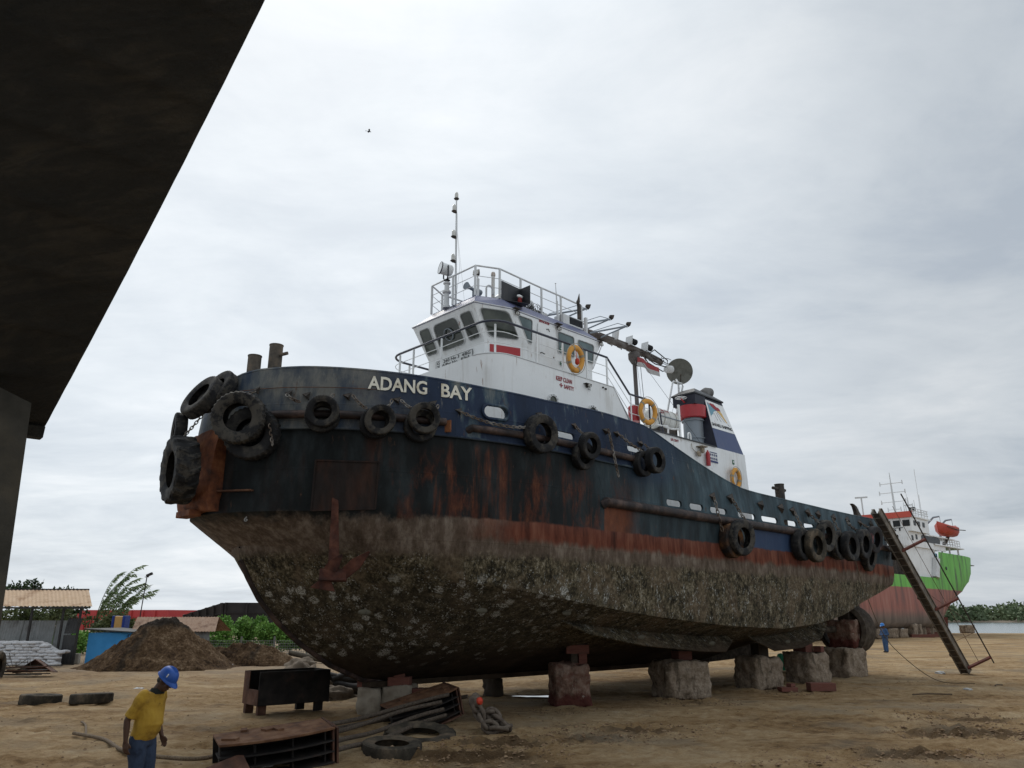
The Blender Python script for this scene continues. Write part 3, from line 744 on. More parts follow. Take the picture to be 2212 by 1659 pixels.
    for s, z in ((4.56, 9.87), (4.56, 9.43)):
        m = MB(); m.box(P(s, 1.715, z), (.10, .012, .13)); sg_ = m.build('safety_sign', 'sign_green', TUG)
        m = MB(); m.box(P(s - .01, 1.724, z + .015), (.05, .01, .05)); m.box(P(s, 1.724, z - .045), (.06, .01, .015)); m.build('symbol', 'sign_white', sg_)
    # lamps under the eaves
    for s in (2.6, 4.34, 6.3): lamp_cage(P(s, 1.80, 10.52), (0, -.5, -1))
    # bridge deck railing: navy handrail, white stanchions, two thin wires
    b = 2.36; zt = .92; z0 = 8.85
    def corner(sg): return [(1.18 + .6 - .6 * math.cos(R(a)), sg * (b - .6 + .6 * math.sin(R(a)))) for a in range(0, 91, 15)]
    prt = corner(1) + [(3.4, b), (4.6, b), (5.9, b)]; stb = corner(-1) + [(3.4, -b), (5.9, -b)]
    ring = [P(s, q, z0) for s, q in reversed(stb)] + [P(s, q, z0) for s, q in prt]
    st = [P(6.95, b, 7.9), P(7.65, b, 7.9), P(7.95, b, 7.9)]; ring2 = [P(6.95, -b, 7.9)] + ring + st
    m = MB(); rail_run(m, ring2, [(zt, .034)]); m.tube([ring2[-1] + Vector((0, 0, zt)), ring2[-1]], .03, 6); m.build('handrail', 'navy_paint', TUG, smooth=50)
    m = MB(); rail_run(m, ring2, [(.62, .011), (.31, .011)]); m.build('rail_wire', 'white_paint', TUG)
    for s, q in ((1.2, -1.75), (1.18, -1.05), (1.18, .25), (1.5, 2.12), (2.85, b), (3.9, b), (4.95, b), (5.88, b), (2.0, -b), (3.4, -b), (4.8, -b), (5.88, -b)):
        m = MB(); m.box(P(s, q, z0 + zt / 2 - .02), (.055, .03, zt - .04)); m.build('stanchion', 'white_paint', TUG)
    for s in (7.0, 7.65):
        m = MB(); m.tube([P(s, b, 7.9), P(s, b, 7.9 + zt)], .025, 6); m.build('stanchion', 'white_paint', TUG)
    m = MB(); 
    for q in (2.3, 1.7): m.bar(P(6.2, q, 8.8), P(7.4, q, 7.3), .04, .16)
    for i in range(6): m.box(P(6.25 + i * .2, 2.0, 8.7 - i * .25), (.18, .6, .02))
    m.build('stairs', 'grey_paint', TUG)


def lamp_cage(c, d):
    d = Vector(d).normalized(); m = MB()
    m.box(c + Vector((0, -.02, .06)), (.24, .14, .02)); m.lathe([(.045, 0), (.05, .05), (.045, .06)], c, d, 10)
    for k in range(4):
        a = math.pi * k / 2; x = d.orthogonal().normalized(); y = d.cross(x); e = (x * math.cos(a) + y * math.sin(a)) * .055
        m.tube([c + e + d * .04, c + e + d * .14, c + d * .19], .006, 4)
    m.tube([c, c + Vector((.1, -.02, 0)), c + Vector((.13, -.02, -.1)), c + Vector((.06, 0, -.06))], .01, 5)
    f = m.build('bulkhead_lamp', 'dark_steel', TUG); g = MB(); g.ball(c + d * .10, (.042, .042, .055), 10); g.build('lamp_glass', 'lamp_glass', f, smooth=60)


def floodlight(c, d, s=.13, nm='flood_lamp'):
    d = Vector(d).normalized(); x = d.cross(Vector((0, 0, 1))).normalized(); y = x.cross(d)
    m = MB(); ring = lambda k, o: [c + x * (s * k * a) + y * (s * k * .8 * b) + d * o for a, b in ((-1, -1), (1, -1), (1, 1), (-1, 1))]
    m.loft([ring(.5, -.12), ring(1, 0), ring(1, .02)]); m.tube([c - d * .1, c - d * .1 - Vector((0, 0, .16))], .015, 5)
    f = m.build(nm, 'dark_steel', TUG); g = MB(); g.raw(ring(.9, .024), [(0, 1, 2, 3)]); g.build('lamp_glass', 'lamp_glass', f)


def build_top():
    z0 = 11.0
    # monkey island railing
    pts = [P(6.2, -1.15, z0), P(4.3, -1.2, z0), P(2.4, -1.32, z0), P(1.74, -1.0, z0), P(1.74, 1.0, z0), P(2.4, 1.32, z0), P(3.3, 1.27, z0), P(4.25, 1.22, z0), P(5.15, 1.2, z0), P(6.2, 1.15, z0)]
    m = MB(); rail_run(m, pts, [(.92, .026)]); m.build('roof_handrail', 'grey_white_paint', TUG, smooth=50)
    m = MB(); rail_run(m, pts, [(.60, .010), (.30, .010)]); m.build('rail_wire', 'grey_white_paint', TUG)
    for p in pts + [P(1.74, 0, z0)]:
        m = MB(); m.box(p + Vector((0, 0, .45)), (.05, .05, .92)); m.build('stanchion', 'grey_white_paint', TUG)
    # signal mast with four lamps
    m = MB(); m.tube([P(1.84, .02, z0), P(1.80, .02, 13.2), P(1.78, .02, 14.5)], [.034, .028, .02], 8)
    m.tube([P(1.82, .06, 11.2), P(1.9, .1, 12.2), P(1.82, .06, 13.2), P(1.80, .05, 14.0)], .006, 4); m.tube([P(1.95, .3, 11.0), P(1.88, .15, 12.4), P(1.82, .05, 13.4)], .005, 4); mast = m.build('signal_mast', 'grey_white_paint', TUG, smooth=50)
    for s, z, off in ((1.78, 14.52, 0), (1.70, 14.06, .07), (1.70, 13.20, .07), (1.70, 12.40, .07)):
        m = MB(); m.lathe([(.055, 0), (.075, .01), (.085, -.0), (.03, -.05)], P(s, .02, z), seg=12); 
        if off: m.box(P(s + .05, .02, z - .03), (.10, .05, .03))
        f = m.build('navigation_lamp', 'dark_steel', mast); g = MB(); g.lathe([(.052, .0), (.058, .06), (.055, .16), (.035, .21), (0, .225)], P(s, .02, z + .005), seg=12); g.build('lamp_glass', 'lamp_glass', f, smooth=50)
    # searchlight on its pedestal
    m = MB(); c = P(1.75, -.3, 0); m.lathe([(.11, 10.98), (.11, 11.06), (.085, 11.08), (.075, 11.45), (.13, 11.47), (.13, 11.52), (.075, 11.54), (.07, 11.74), (.11, 11.76), (.11, 11.80), (0, 11.81)], c, seg=16)
    sl = m.build('searchlight', 'grey_white_paint', TUG, smooth=35)
    d = P(-.93, -.32, .12).normalized(); cc = P(1.70, -.3, 12.22); m = MB(); m.lathe([(0, -.22), (.13, -.20), (.175, -.15), (.18, .17), (.185, .19)], cc, d, 24); m.build('lamp_body', 'white_paint', sl, smooth=35)
    m = MB(); m.lathe([(.185, .165), (.195, .165), (.195, .195), (.185, .195)], cc, d, 24, closed=True); sx = d.cross(Vector((0, 0, 1))).normalized()
    m.tube([cc + sx * .2 + Vector((0, 0, .05)), cc + sx * .2 - Vector((0, 0, .22)), P(1.75, -.3, 11.86), cc - sx * .2 - Vector((0, 0, .22)), cc - sx * .2 + Vector((0, 0, .05))], .022, 6); m.lathe([(.06, 0), (.06, .1), (.1, .1)], P(1.75, -.3, 11.78), seg=12); m.build('lamp_yoke', 'black_paint', sl, smooth=40)
    m = MB(); m.lathe([(.18, .18), (0, .19)], cc, d, 24); m.build('lamp_glass', 'lens_glass', sl)
    # horn
    m = MB(); d = P(-.9, .1, .05).normalized(); c = P(2.3, .3, 11.55); m.lathe([(.12, .34), (.10, .30), (.055, .18), (.05, -.1), (.1, -.12), (.1, -.28), (.06, -.3)], c, d, 18); m.tube([c, P(2.3, .3, 11.0)], .05, 8); m.build('air_horn', 'grey_paint', TUG, smooth=40)
    # small flood on post, exhaust pipe, swan neck vents, lockers, radar cover
    m = MB(); m.tube([P(1.98, .85, 11.0), P(1.98, .85, 11.62)], .04, 8); m.tube([P(1.98, .85, 11.6), P(1.96, .83, 11.75)], .02, 6); m.build('lamp_post', 'grey_white_paint', TUG)
    floodlight(P(1.93, .82, 11.82), P(-.9, .3, .15), .10)
    m = MB(); m.tube([P(2.8, .6, 11.0), P(2.8, .6, 12.1)], .055, 10); m.lathe([(.07, 12.06), (.07, 12.12), (.05, 12.18), (0, 12.21)], P(2.8, .6, 0), seg=12); m.build('vent_pipe', 'rust_streaked_white', TUG, smooth=40)
    m = MB()
    for s, b, h, w in ((2.42, .72, .5, .13), (2.9, .95, .18, .08)): m.tube([P(s, b, 11), P(s, b, 11 + h)] + [P(s + w * (1 - math.cos(R(a))), b, 11 + h + w * math.sin(R(a))) for a in range(30, 181, 30)] + [P(s + 2 * w, b, 11 + h - .12 if h > .3 else 11)], .028, 8)
    m.build('swan_neck', 'grey_white_paint', TUG, smooth=50)
    m = MB(); m.ball(P(3.1, .7, 11.3), (.28, .3, .22), 16); m.lathe([(.25, 11.0), (.3, 11.25)], P(3.1, .7, 0), seg=16); m.build('antenna_dome', 'white_paint', TUG, smooth=50)
    m = MB(); m.box(P(4.35, .7, 11.15), (.9, .5, .3)); m.ball(P(4.0, 1.0, 11.3), (.12, .1, .2), 10); m.build('deck_locker', 'grey_white_paint', TUG, bevel=.03)
    m = MB()
    for k in range(26): 
        s = random.uniform(3.5, 4.4); q = [P(s, 1.12, 11.05)] 
        for j in range(5): q.append(q[-1] + Vector((random.uniform(-.16, .16), random.uniform(-.06, .06), random.uniform(-.02, .11))))
        m.tube(q, .009, 4)
    m.build('cable_tangle', 'cable_black', TUG)
    m = MB(); m.box(P(5.6, 1.12, 11.14), (.95, .4, .32)); lk = m.build('vent_box', 'grey_white_paint', TUG, bevel=.02)
    m = MB(); m.box(P(5.72, .90, 11.16), (.62, .02, .22))
    for k in range(6): m.box(P(5.72, 1.325, 11.06 + k * .036), (.58, .015, .022), Matrix.Rotation(R(-30), 3, 'X'))
    m.box(P(5.72, 1.318, 11.15), (.62, .01, .24)); m.build('louvre', 'black_paint', lk)
    # side light screens, red lamp to port
    for sg, gl in ((1, 'lamp_red_glass'), (-1, 'sign_green')):
        q = lambda s, b, z: P(s, sg * b, z)
        m = MB(); m.prism([q(2.42, 1.36, 10.98), q(3.18, 1.36, 10.93), q(3.18, 1.36, 11.50), q(2.42, 1.36, 11.54)], P(0, sg * .015, 0)); m.prism([q(3.18, 1.36, 10.93), q(3.18, 1.78, 10.93), q(3.18, 1.78, 11.50), q(3.18, 1.36, 11.50)], (.015, 0, 0)); m.prism([q(2.42, 1.37, 10.95), q(3.19, 1.37, 10.92), q(3.19, 1.78, 10.92)], (0, 0, -.012))
        bo = m.build('side_light_screen', 'black_paint', TUG); m = MB(); m.lathe([(.05, 0), (.07, .03), (.065, .13), (.05, .17), (0, .18)], q(3.02, 1.52, 10.96), seg=12); m.build('side_lamp', gl, bo, smooth=40)
    m = MB(); m.ball(P(3.02, 1.52, 11.17), (.12, .06, .05), 8); m.build('lamp_wrap', 'white_paint', TUG, smooth=60)
    # whip aerials
    m = MB(); m.tube([P(5.0, 1.2, 11.0), P(4.97, 1.2, 11.7)], .035, 7); m.tube([P(4.97, 1.2, 11.6), P(4.92, 1.2, 12.28)], [.028, .008], 6); m.lathe([(.02, 12.28), (.03, 12.29), (0, 12.3)], P(4.92, 1.2, 0), seg=8); m.build('whip_aerial', 'grey_white_paint', TUG)
    m = MB(); m.box(P(6.02, 1.2, 11.45), (.09, .09, .9)); m.ball(P(5.98, 1.2, 11.95), (.06, .06, .10), 8); m.prism([P(5.93, 1.2, 12.0), P(6.06, 1.2, 11.98), P(6.04, 1.2, 12.28)], P(0, .02, 0)); m.build('flag_post', 'dark_steel', TUG)
    m = MB(); m.box(P(6.45, 1.1, 11.2), (.09, .09, .75)); m.build('rail_post', 'grey_white_paint', TUG)
    # lowered main mast lying aft on a crutch
    m = MB(); m.tube([P(6.4, .1, 11.55), P(7.9, .05, 11.72), P(10.5, 0, 11.74), P(12.2, 0, 11.62)], [.12, .12, .105, .085], 12); m.tube([P(8.4, .08, 11.82), P(10.0, .05, 11.84), P(11.4, .05, 11.78), P(12.1, .02, 11.74)], .05, 8)
    for k in range(8): m.tube([P(7.3 + k * .55, -.02, 11.62), P(7.35 + k * .55, .16, 11.50), P(7.28 + k * .55, .17, 11.46)], .014, 5)
    mm = m.build('lowered_mast', 'mast_grey', TUG, smooth=40)
    m = MB(); 
    for k in range(40):
        s = random.uniform(10.2, 12.1); q = [P(s, random.uniform(-.08, .08), 11.74)]
        for j in range(4): q.append(q[-1] + Vector((random.uniform(-.02, .22), random.uniform(-.06, .06), random.uniform(-.09, .08))))
        m.tube(q, .013, 4)
    m.tube([P(11.3, .12, 11.78), P(11.6, .14, 11.98), P(12.45, .12, 11.76), P(12.5, .05, 11.5), P(11.6, .12, 11.42), P(11.3, .05, 11.55)], .022, 6); m.tube([P(11.5, -.12, 11.5), P(12.4, -.1, 11.35), P(12.6, 0, 11.42)], .02, 6); m.build('mast_rigging', 'cable_black', mm)
    for s, b1, z1 in ((6.7, .9, 12.05), (8.0, .85, 12.05), (8.95, .85, 12.05)):
        m = MB(); a = P(s - 1.3, .25, 11.5 + .1); e = P(s + .05, b1, z1); m.tube([a, e], .032, 7); m.tube([P(s - .55, .12, 11.66), e], .026, 7); m.tube([a + Vector((.2, 0, .12)), e + Vector((-.4, .1, .02)), e], .013, 5); m.build('mast_spreader', 'grey_paint', mm)
        floodlight(e + Vector((.10, -.03, .08)), P(.75, .4, -.25), .085)
    for s, lamp in ((9.25, 0), (10.05, 1), (11.0, 1)):
        m = MB(); m.box(P(s, .12, 11.96), (.03, .30, .36), Matrix.Rotation(R(12), 3, 'Y')); pl = m.build('lamp_plate', 'grey_white_paint', mm)
        if lamp:
            m = MB(); d = P(1, .15, -.12); m.lathe([(.08, 0), (.10, .02), (.105, .1), (.10, .2), (.11, .22), (.10, .30), (.05, .34), (0, .345)], P(s + .04, .14, 11.98), d, 14)
            for z in (.05, .12, .19, .26): m.lathe([(.112, z), (.118, z + .012), (.112, z + .024)], P(s + .04, .14, 11.98), d, 14)
            m.build('navigation_lamp', 'cable_black', pl, smooth=35)
    # crutch post, collar and braces
    m = MB(); m.tube([P(10.55, 0, 7.9), P(10.47, 0, 11.55)], .075, 10); m.lathe([(.10, 11.18), (.22, 11.38), (.23, 11.56), (.19, 11.62), (0, 11.62)], P(10.47, 0, 0), seg=10)
    m.tube([P(10.36, .12, 11.25), P(10.22, .25, 11.08), P(10.34, .2, 11.04), P(10.9, .05, 11.18), P(11.5, -.05, 11.28), P(11.48, -.05, 11.38), P(10.9, .05, 11.72)], .022, 6); m.build('mast_crutch', 'mast_dark', TUG, smooth=40)
    # white junction drum at the mast head
    m = MB(); m.lathe([(.13, -.16), (.15, -.12), (.15, .12), (.12, .16), (0, .165)], P(12.55, .1, 11.42), P(1, .3, .1), 18); m.build('radar_drum', 'grey_white_paint', TUG, smooth=40)
    # dish aerial on its tubular frame
    c = P(13.42, 0, 11.55); d = P(-.72, .62, -.30).normalized(); pr = []
    m = MB(); Rr = .51; m.lathe([(0, -.10), (.2, -.088), (.38, -.05), (Rr, 0), (Rr + .012, .006), (Rr, .014), (.38, -.036), (.2, -.072), (0, -.085)], c, d, 36); di = m.build('dish_aerial', 'dish_olive', TUG, smooth=50)
    m = MB(); e = c + d * .30 + Vector((0, 0, -.14)); m.tube([c - Vector((0, 0, .50)), e], .02, 6); m.tube([e + P(-.08, .06, .0), e, e + P(.08, -.05, 0)], .025, 6); m.build('feed_arm', 'dark_steel', di)
    m = MB(); 
    for q in ([P(10.95, .6, 7.9), P(11.98, .6, 10.64), P(12.06, .6, 10.72), P(12.60, .6, 10.74), P(12.66, .6, 10.66), P(11.42, .6, 7.9)], [P(13.0, .1, 11.1), P(12.45, .55, 10.75), P(12.3, .6, 9.2)]): m.tube(q, .036, 8)
    m.build('aerial_frame', 'grey_white_paint', TUG, smooth=50)
    m = MB(); m.tube([P(10.3, .4, 11.2), P(11.6, 1.9, 8.0)], .006, 4); m.tube([P(10.7, .1, 11.2), P(11.35, -.2, 8.4)], .012, 4); m.tube([P(10.36, .2, 11.1), P(10.5, .25, 9.4)], .006, 4); m.tube([P(12.5, .6, 10.6), P(10.4, 1.2, 8.3)], .005, 4); m.build('stay_wire', 'cable_black', TUG)


mat('lens_glass', (.30, .34, .36), (.40, .44, .45), None, 3, .15, 0)
mat('mast_grey', (.16, .15, .14), (.10, .085, .075), (.06, .045, .038), 2.5, .7, .4, .01, (1, 1, 1))
mat('mast_dark', (.06, .052, .05), (.10, .088, .082), None, 4, .7, .3)
mat('dish_olive', (.10, .10, .085), (.13, .128, .11), (.075, .072, .06), 3, .65, .1)
grimy('rust_streaked_white', (.56, .55, .52), (.24, .12, .06), .95, .6, (5, 5, .5))


def build_aft_house():
    m = MB(); m.loft([[P(6.6, b, z), P(a, b, z), P(a, -b, z), P(6.6, -b, z)] for b, a, z in ((2.3, 13.95, 4.99), (2.3, 13.78, 7.88))]); ca = m.build('engine_casing', 'white_paint', TUG)
    m = MB(); m.box(P(9.5, 2.3, 7.885), (4.6, .09, .035)); m.build('casing_coaming', 'black_paint', TUG)
    # funnel
    lo = [(12.1, .85), (12.1, 2.2), (13.9, 2.2), (13.9, .85)]; hi = [(12.28, .9), (12.28, 1.7), (13.5, 1.7), (13.5, .9)]
    def at(z): t = (z - 7.88) / 2.04; return [P(a[0] + (c[0] - a[0]) * t, a[1] + (c[1] - a[1]) * t, z) for a, c in zip(lo, hi)]
    m = MB(); m.loft([at(7.88), at(9.92)]); fu = m.build('funnel', 'navy_black', TUG)
    m = MB(); cp = at(9.92); ctr = sum(cp, Vector()) / 4; cp = [P(11.58, .76, 9.935), P(11.58, 1.78, 9.935), P(13.56, 1.74, 9.925), P(13.56, .86, 9.925)]; m.loft([cp, [p + Vector((0, 0, .05)) for p in cp], [P(12.0, .95, 10.24), P(12.0, 1.5, 10.24), P(13.3, 1.5, 10.18), P(13.3, .95, 10.18)]]); m.build('funnel_cap', 'black_paint', fu)
    m = MB(); m.tube([P(13.0, 1.2, 10.1), P(13.05, 1.2, 10.28), P(13.25, 1.22, 10.38), P(13.45, 1.24, 10.40)], [.17, .18, .20, .20], 16); m.lathe([(.20, .0), (.185, .003), (.17, -.12), (0, -.13)], P(13.45, 1.24, 10.40), P(1, 0, .05), 16); m.build('exhaust_pipe', 'exhaust_steel', fu, smooth=40)
    def face(pts, o=.004, t=.006, mm=None, nm='panel', par=None):
        nn = P(0, .972, .236); m = MB(); m.prism([P(*p) + nn * o for p in pts], nn * t); return m.build(nm, mm, par or fu)
    def fp(s, z): t = (z - 7.88) / 2.04; return (s, 2.2 - .5 * t, z)
    def fr(z): return 12.1 + .18 * (z - 7.88) / 2.04
    def bk(z): return 13.9 - .4 * (z - 7.88) / 2.04
    pw = face([fp(fr(8.7) + .02, 8.70), fp(bk(8.7) - .01, 8.70), fp(bk(9.86) - .01, 9.78), fp(fr(9.86) + .02, 9.83)], mm='white_paint', nm='house_flag_panel')
    face([fp(fr(7.9) + .02, 7.90), fp(bk(7.9) - .01, 7.90), fp(bk(8.68) - .01, 8.692), fp(fr(8.68) + .02, 8.692)], mm='navy_blue_band', nm='blue_band')
    L = .012
    face([fp(12.37, 9.72), fp(12.36, 9.15), fp(12.40, 9.22), fp(12.47, 9.24), fp(12.52, 9.31), fp(12.58, 9.29), fp(12.62, 9.38), fp(12.68, 9.42), fp(12.86, 9.47), fp(12.70, 9.53), fp(12.60, 9.60), fp(12.48, 9.66)], L, .004, 'logo_blue', 'emblem_blue', pw)
    face([fp(12.38, 9.73), fp(12.50, 9.68), fp(12.60, 9.61), fp(12.72, 9.54), fp(12.86, 9.48), fp(13.0, 9.50), fp(13.12, 9.51), fp(13.16, 9.49), fp(13.14, 9.58), fp(13.06, 9.63), fp(12.94, 9.635), fp(12.86, 9.68), fp(12.78, 9.735), fp(12.72, 9.72), fp(12.60, 9.735), fp(12.52, 9.70)], L + .005, .004, 'letter_red', 'emblem_red', pw)
    face([fp(12.88, 9.47), fp(13.0, 9.495), fp(13.14, 9.50), fp(13.22, 9.42), fp(13.27, 9.30), fp(13.34, 9.20), fp(13.42, 9.08), fp(13.34, 9.08), fp(13.22, 9.20), fp(13.10, 9.32), fp(12.98, 9.42)], L, .004, 'logo_yellow', 'emblem_yellow', pw)
    for a, c in (((12.9, 9.42), (13.22, 9.08)), ((12.80, 9.42), (12.98, 9.06)), ((12.66, 9.36), (12.76, 9.08)), ((13.42, 9.06), (13.50, 8.97))):
        m = MB(); q = [P(*fp(*a)), P(*fp((a[0] + c[0]) / 2 - .02, (a[1] + c[1]) / 2)), P(*fp(*c))]; m.tube([v + P(0, .012, .003) for v in q], .008, 4); m.build('emblem_line', 'sign_grey', pw)
    m = MB(); add_text(m, 'SAHARU SHIPPING', Vector(P(*fp(12.26, 8.80))) + P(0, .014, .004), P(1.36, 0, .0), P(0, -.03, .125), bold=.008); m.build('company_lettering', 'letter_black', pw)
    # round uptake in front of the funnel: grey trunk, red band, dark top
    c = P(12.05, 1.32, 0)
    m = MB(); m.lathe([(.36, 7.88), (.36, 8.34), (.41, 8.34), (.41, 8.38), (.36, 8.38), (.355, 9.0), (.41, 9.0), (.41, 9.04), (.36, 9.04), (.36, 9.3)], c, seg=28); m.build('uptake_trunk', 'grey_paint', fu, smooth=35)
    m = MB(); m.lathe([(.44, 9.10), (.50, 9.12), (.50, 9.56)], c, seg=28); m.build('red_band', 'red_paint', fu, smooth=35)
    m = MB(); m.loft([[P(a, q, z) for a, q in ((11.62, .80), (11.62, 1.74), (12.3, 1.74), (12.3, .80))] for z in (9.565, 9.93)]); m.build('uptake_top', 'navy_black', fu)
    m = MB(); m.lathe([(.20, 0), (.215, .012), (.20, .024)], P(11.40, 1.3, 9.78), (0, 0, 1), 20, closed=True); m.tube([P(11.20, 1.3, 9.79), P(11.60, 1.3, 9.79)], .012, 5); m.tube([P(11.40, 1.1, 9.79), P(11.40, 1.5, 9.79)], .012, 5); m.build('hand_wheel', 'white_paint', fu, smooth=40)
    m = MB(); m.tube([P(11.40, 1.3, 9.77), P(11.62, 1.3, 9.66)], .03, 6); m.build('wheel_stem', 'red_paint', fu)
    # white post in front of the funnel, vents, pipe frames
    m = MB(); m.box(P(10.9, 1.5, 8.65), (.08, .06, 1.5)); m.build('lamp_standard', 'white_paint', TUG)
    for q in ([P(8.85, 2.2, 8.16), P(9.14, 2.2, 8.20), P(9.16, 2.2, 8.14), P(9.14, 2.2, 7.88)], [P(9.34, 2.2, 8.14), P(9.76, 2.2, 8.20), P(9.80, 2.2, 8.15), P(9.81, 2.2, 7.88)], [P(8.5, 2.2, 8.15), P(8.85, 2.2, 8.16), P(9.34, 2.2, 8.14)]):
        m = MB(); m.tube(q, .03, 7); m.build('pipe_rail', 'white_paint', TUG, smooth=50)
    for s in (10.45, 10.2):
        m = MB(); m.tube([P(s + .16, 2.1, 7.88), P(s + .16, 2.1, 8.12)] + [P(s + .08 + .08 * math.cos(R(a)), 2.1, 8.12 + .10 * math.sin(R(a))) for a in range(30, 181, 30)] + [P(s, 2.1, 8.0)], .03, 8); m.build('swan_neck', 'white_paint', TUG, smooth=50); break
    m = MB(); m.tube([P(8.75, 2.2, 8.6), P(8.82, 2.2, 8.1), P(8.9, 2.2, 7.9)], .03, 6); m.tube([P(8.5, 2.2, 8.55), P(8.6, 2.2, 8.55), P(8.75, 2.2, 7.95)], .014, 5); m.build('davit', 'navy_paint', TUG, smooth=50)
    # side of the casing: flood lamps, notices, lettering
    m = MB()
    m.box(P(10.75, 2.42, 7.72), (.34, .26, .03)); m.lathe([(.06, 0), (.075, -.05), (.07, -.16), (.04, -.20), (0, -.21)], P(10.78, 2.42, 7.71), seg=12); m.lathe([(.09, 0), (.11, .05), (.06, .09)], P(10.58, 2.36, 7.45), (0, -1, .2), 12)
    m.tube([P(10.3, 2.32, 7.78), P(10.25, 2.36, 7.6), P(10.4, 2.36, 7.52), P(10.6, 2.36, 7.5)], .012, 5); m.build('casing_lamp', 'worn_lamp', TUG)
    m = MB(); m.box(P(11.62, 2.312, 7.49), (.52, .012, .38)); nb = m.build('safety_notice', 'sign_white', TUG)
    m = MB(); m.box(P(11.61, 2.32, 7.655), (.44, .006, .03)); m.box(P(11.63, 2.32, 7.34), (.48, .006, .065))
    for r_ in range(2):
        for k in range(4):
            m.lathe([(.024, 0), (.042, 0), (.042, .006), (.024, .006)], P(11.44 + .12 * k, 2.318, 7.57 - .13 * r_), (0, -1, 0), 14, closed=True)
            m.ball(P(11.44 + .12 * k, 2.318, 7.575 - .13 * r_), (.015, .005, .018), 6, rings=4)
    m.build('symbol', 'letter_blue', nb)
    m = MB(); m.box(P(12.92, 2.312, 7.50), (.12, .01, .16)); ms = m.build('safety_sign', 'sign_green', TUG); m = MB(); m.box(P(12.92, 2.32, 7.51), (.06, .008, .07)); m.build('symbol', 'sign_white', ms)
    m = MB(); add_text(m, 'LIFE CRAFT', P(9.12, 2.306, 7.70), P(.44, 0, .0), (0, 0, .085), bold=.01); m.build('craft_lettering', 'letter_red', TUG)
    m = MB(); m.lathe([(.07, 0), (.075, .05), (.075, .42), (.05, .48), (.025, .50), (.025, .54)], P(11.12, 2.40, 7.12), (.0, 0, 1), 14); m.build('fire_extinguisher', 'red_paint', TUG, smooth=40)
    # raft cradle
    m = MB(); m.box(P(10.4, 1.15, 8.2), (1.0, .5, .62)); m.build('raft_cradle', 'dark_steel', TUG, bevel=.02)


mat('worn_lamp', (.42, .40, .35), (.30, .24, .17), (.12, .10, .08), 7, .7)
mat('exhaust_steel', (.16, .155, .15), (.10, .095, .09), (.05, .045, .042), 3, .6, .2)
mat('navy_black', (.010, .012, .020), (.018, .020, .032), None, 3, .5, .15)
grimy('navy_blue_band', (.040, .062, .145), (.09, .10, .14), .5, .5)
build_house(); build_top(); build_aft_house()


def build_stern_gear():
    for b in (2.2, -2.2):
        m = MB(); m.lathe([(.78, -.55), (.84, -.6), (.98, -.5), (1.0, 0), (.97, .45), (.86, .55), (.80, .5), (.78, 0)], P(20.9, b, 1.75), P(1, 0, 0), 40, closed=True); nz = m.build('propeller_nozzle', 'hull_paint_dark', TUG, smooth=40)
        m = MB(); m.tube([P(17.2, b, 1.75), P(21.0, b, 1.75)], .13, 10); m.box(P(20.9, b, 2.75), (.5, .12, .5)); m.build('shaft_bracket', 'hull_paint_dark', TUG)
        m = MB(); m.lathe([(.16, -.2), (.16, .2), (.08, .32), (0, .34)], P(21.0, b, 1.75), P(1, 0, 0), 12)
        for k in range(4):
            a = math.pi / 2 * k + .3; e = Vector((0, math.cos(a), math.sin(a))); t = Vector((.14, -math.sin(a) * .2, math.cos(a) * .2)); c = P(21.0, b, 1.75)
            m.prism([c + e * .12 - t * .5, c + e * .45 - t * 1.1, c + e * .74 - t * .7, c + e * .74 + t * .7, c + e * .45 + t * 1.1, c + e * .12 + t * .5], (.03, 0, 0))
        m.build('propeller', 'bronze', nz)
        m = MB(); m.loft([[P(21.7, b - .02, z), P(22.3, b - .05, z), P(22.45, b, z), P(22.3, b + .05, z), P(21.7, b + .02, z)] for z in (.85, 2.9)]); m.build('rudder', 'hull_paint_dark', TUG)
    m = MB(); m.prism([P(13.4, .12, .66), P(18.2, .12, .80), P(18.2, .12, 2.1), P(13.4, .12, .80)], P(0, -.24, 0)); m.build('skeg', 'hull_paint_dark', TUG)


mat('hull_paint_dark', (.025, .018, .013), (.05, .038, .027), (.10, .082, .062), 5, .85, .6, .02)
mat('bronze', (.12, .08, .04), (.08, .06, .035), None, 4, .5, .2, metal=.4)
build_stern_gear()

# ------------------------------------------------------------------ fenders: old tyres and chains hanging on the tug
mat('tyre_rubber', (.007, .007, .0075), (.014, .014, .015), (.050, .046, .040), 2.6, .8, .3, .006, stops=(.36, .52, .72), spec=.25)
nt_ = NB(MATS['tyre_rubber'].node_tree); bs_ = MATS['tyre_rubber'].node_tree.nodes['Principled BSDF']; c_ = bs_.inputs['Base Color'].links[0].from_socket; oi_ = nt_.n('ShaderNodeObjectInfo').outputs['Random']
dz_ = nt_.noise(nt_.coord(), 4.5, 7, .7); nt_.put(bs_.inputs['Base Color'], nt_.mix(nt_.mul(nt_.sm(nt_.add(dz_, nt_.mul(oi_, .14)), .57, .70), .6), c_, (.085, .075, .060)))
mat('tyre_dusty', (.018, .016, .013), (.05, .043, .033), (.13, .10, .07), 3.5, .9, .4, .006, spec=.15)


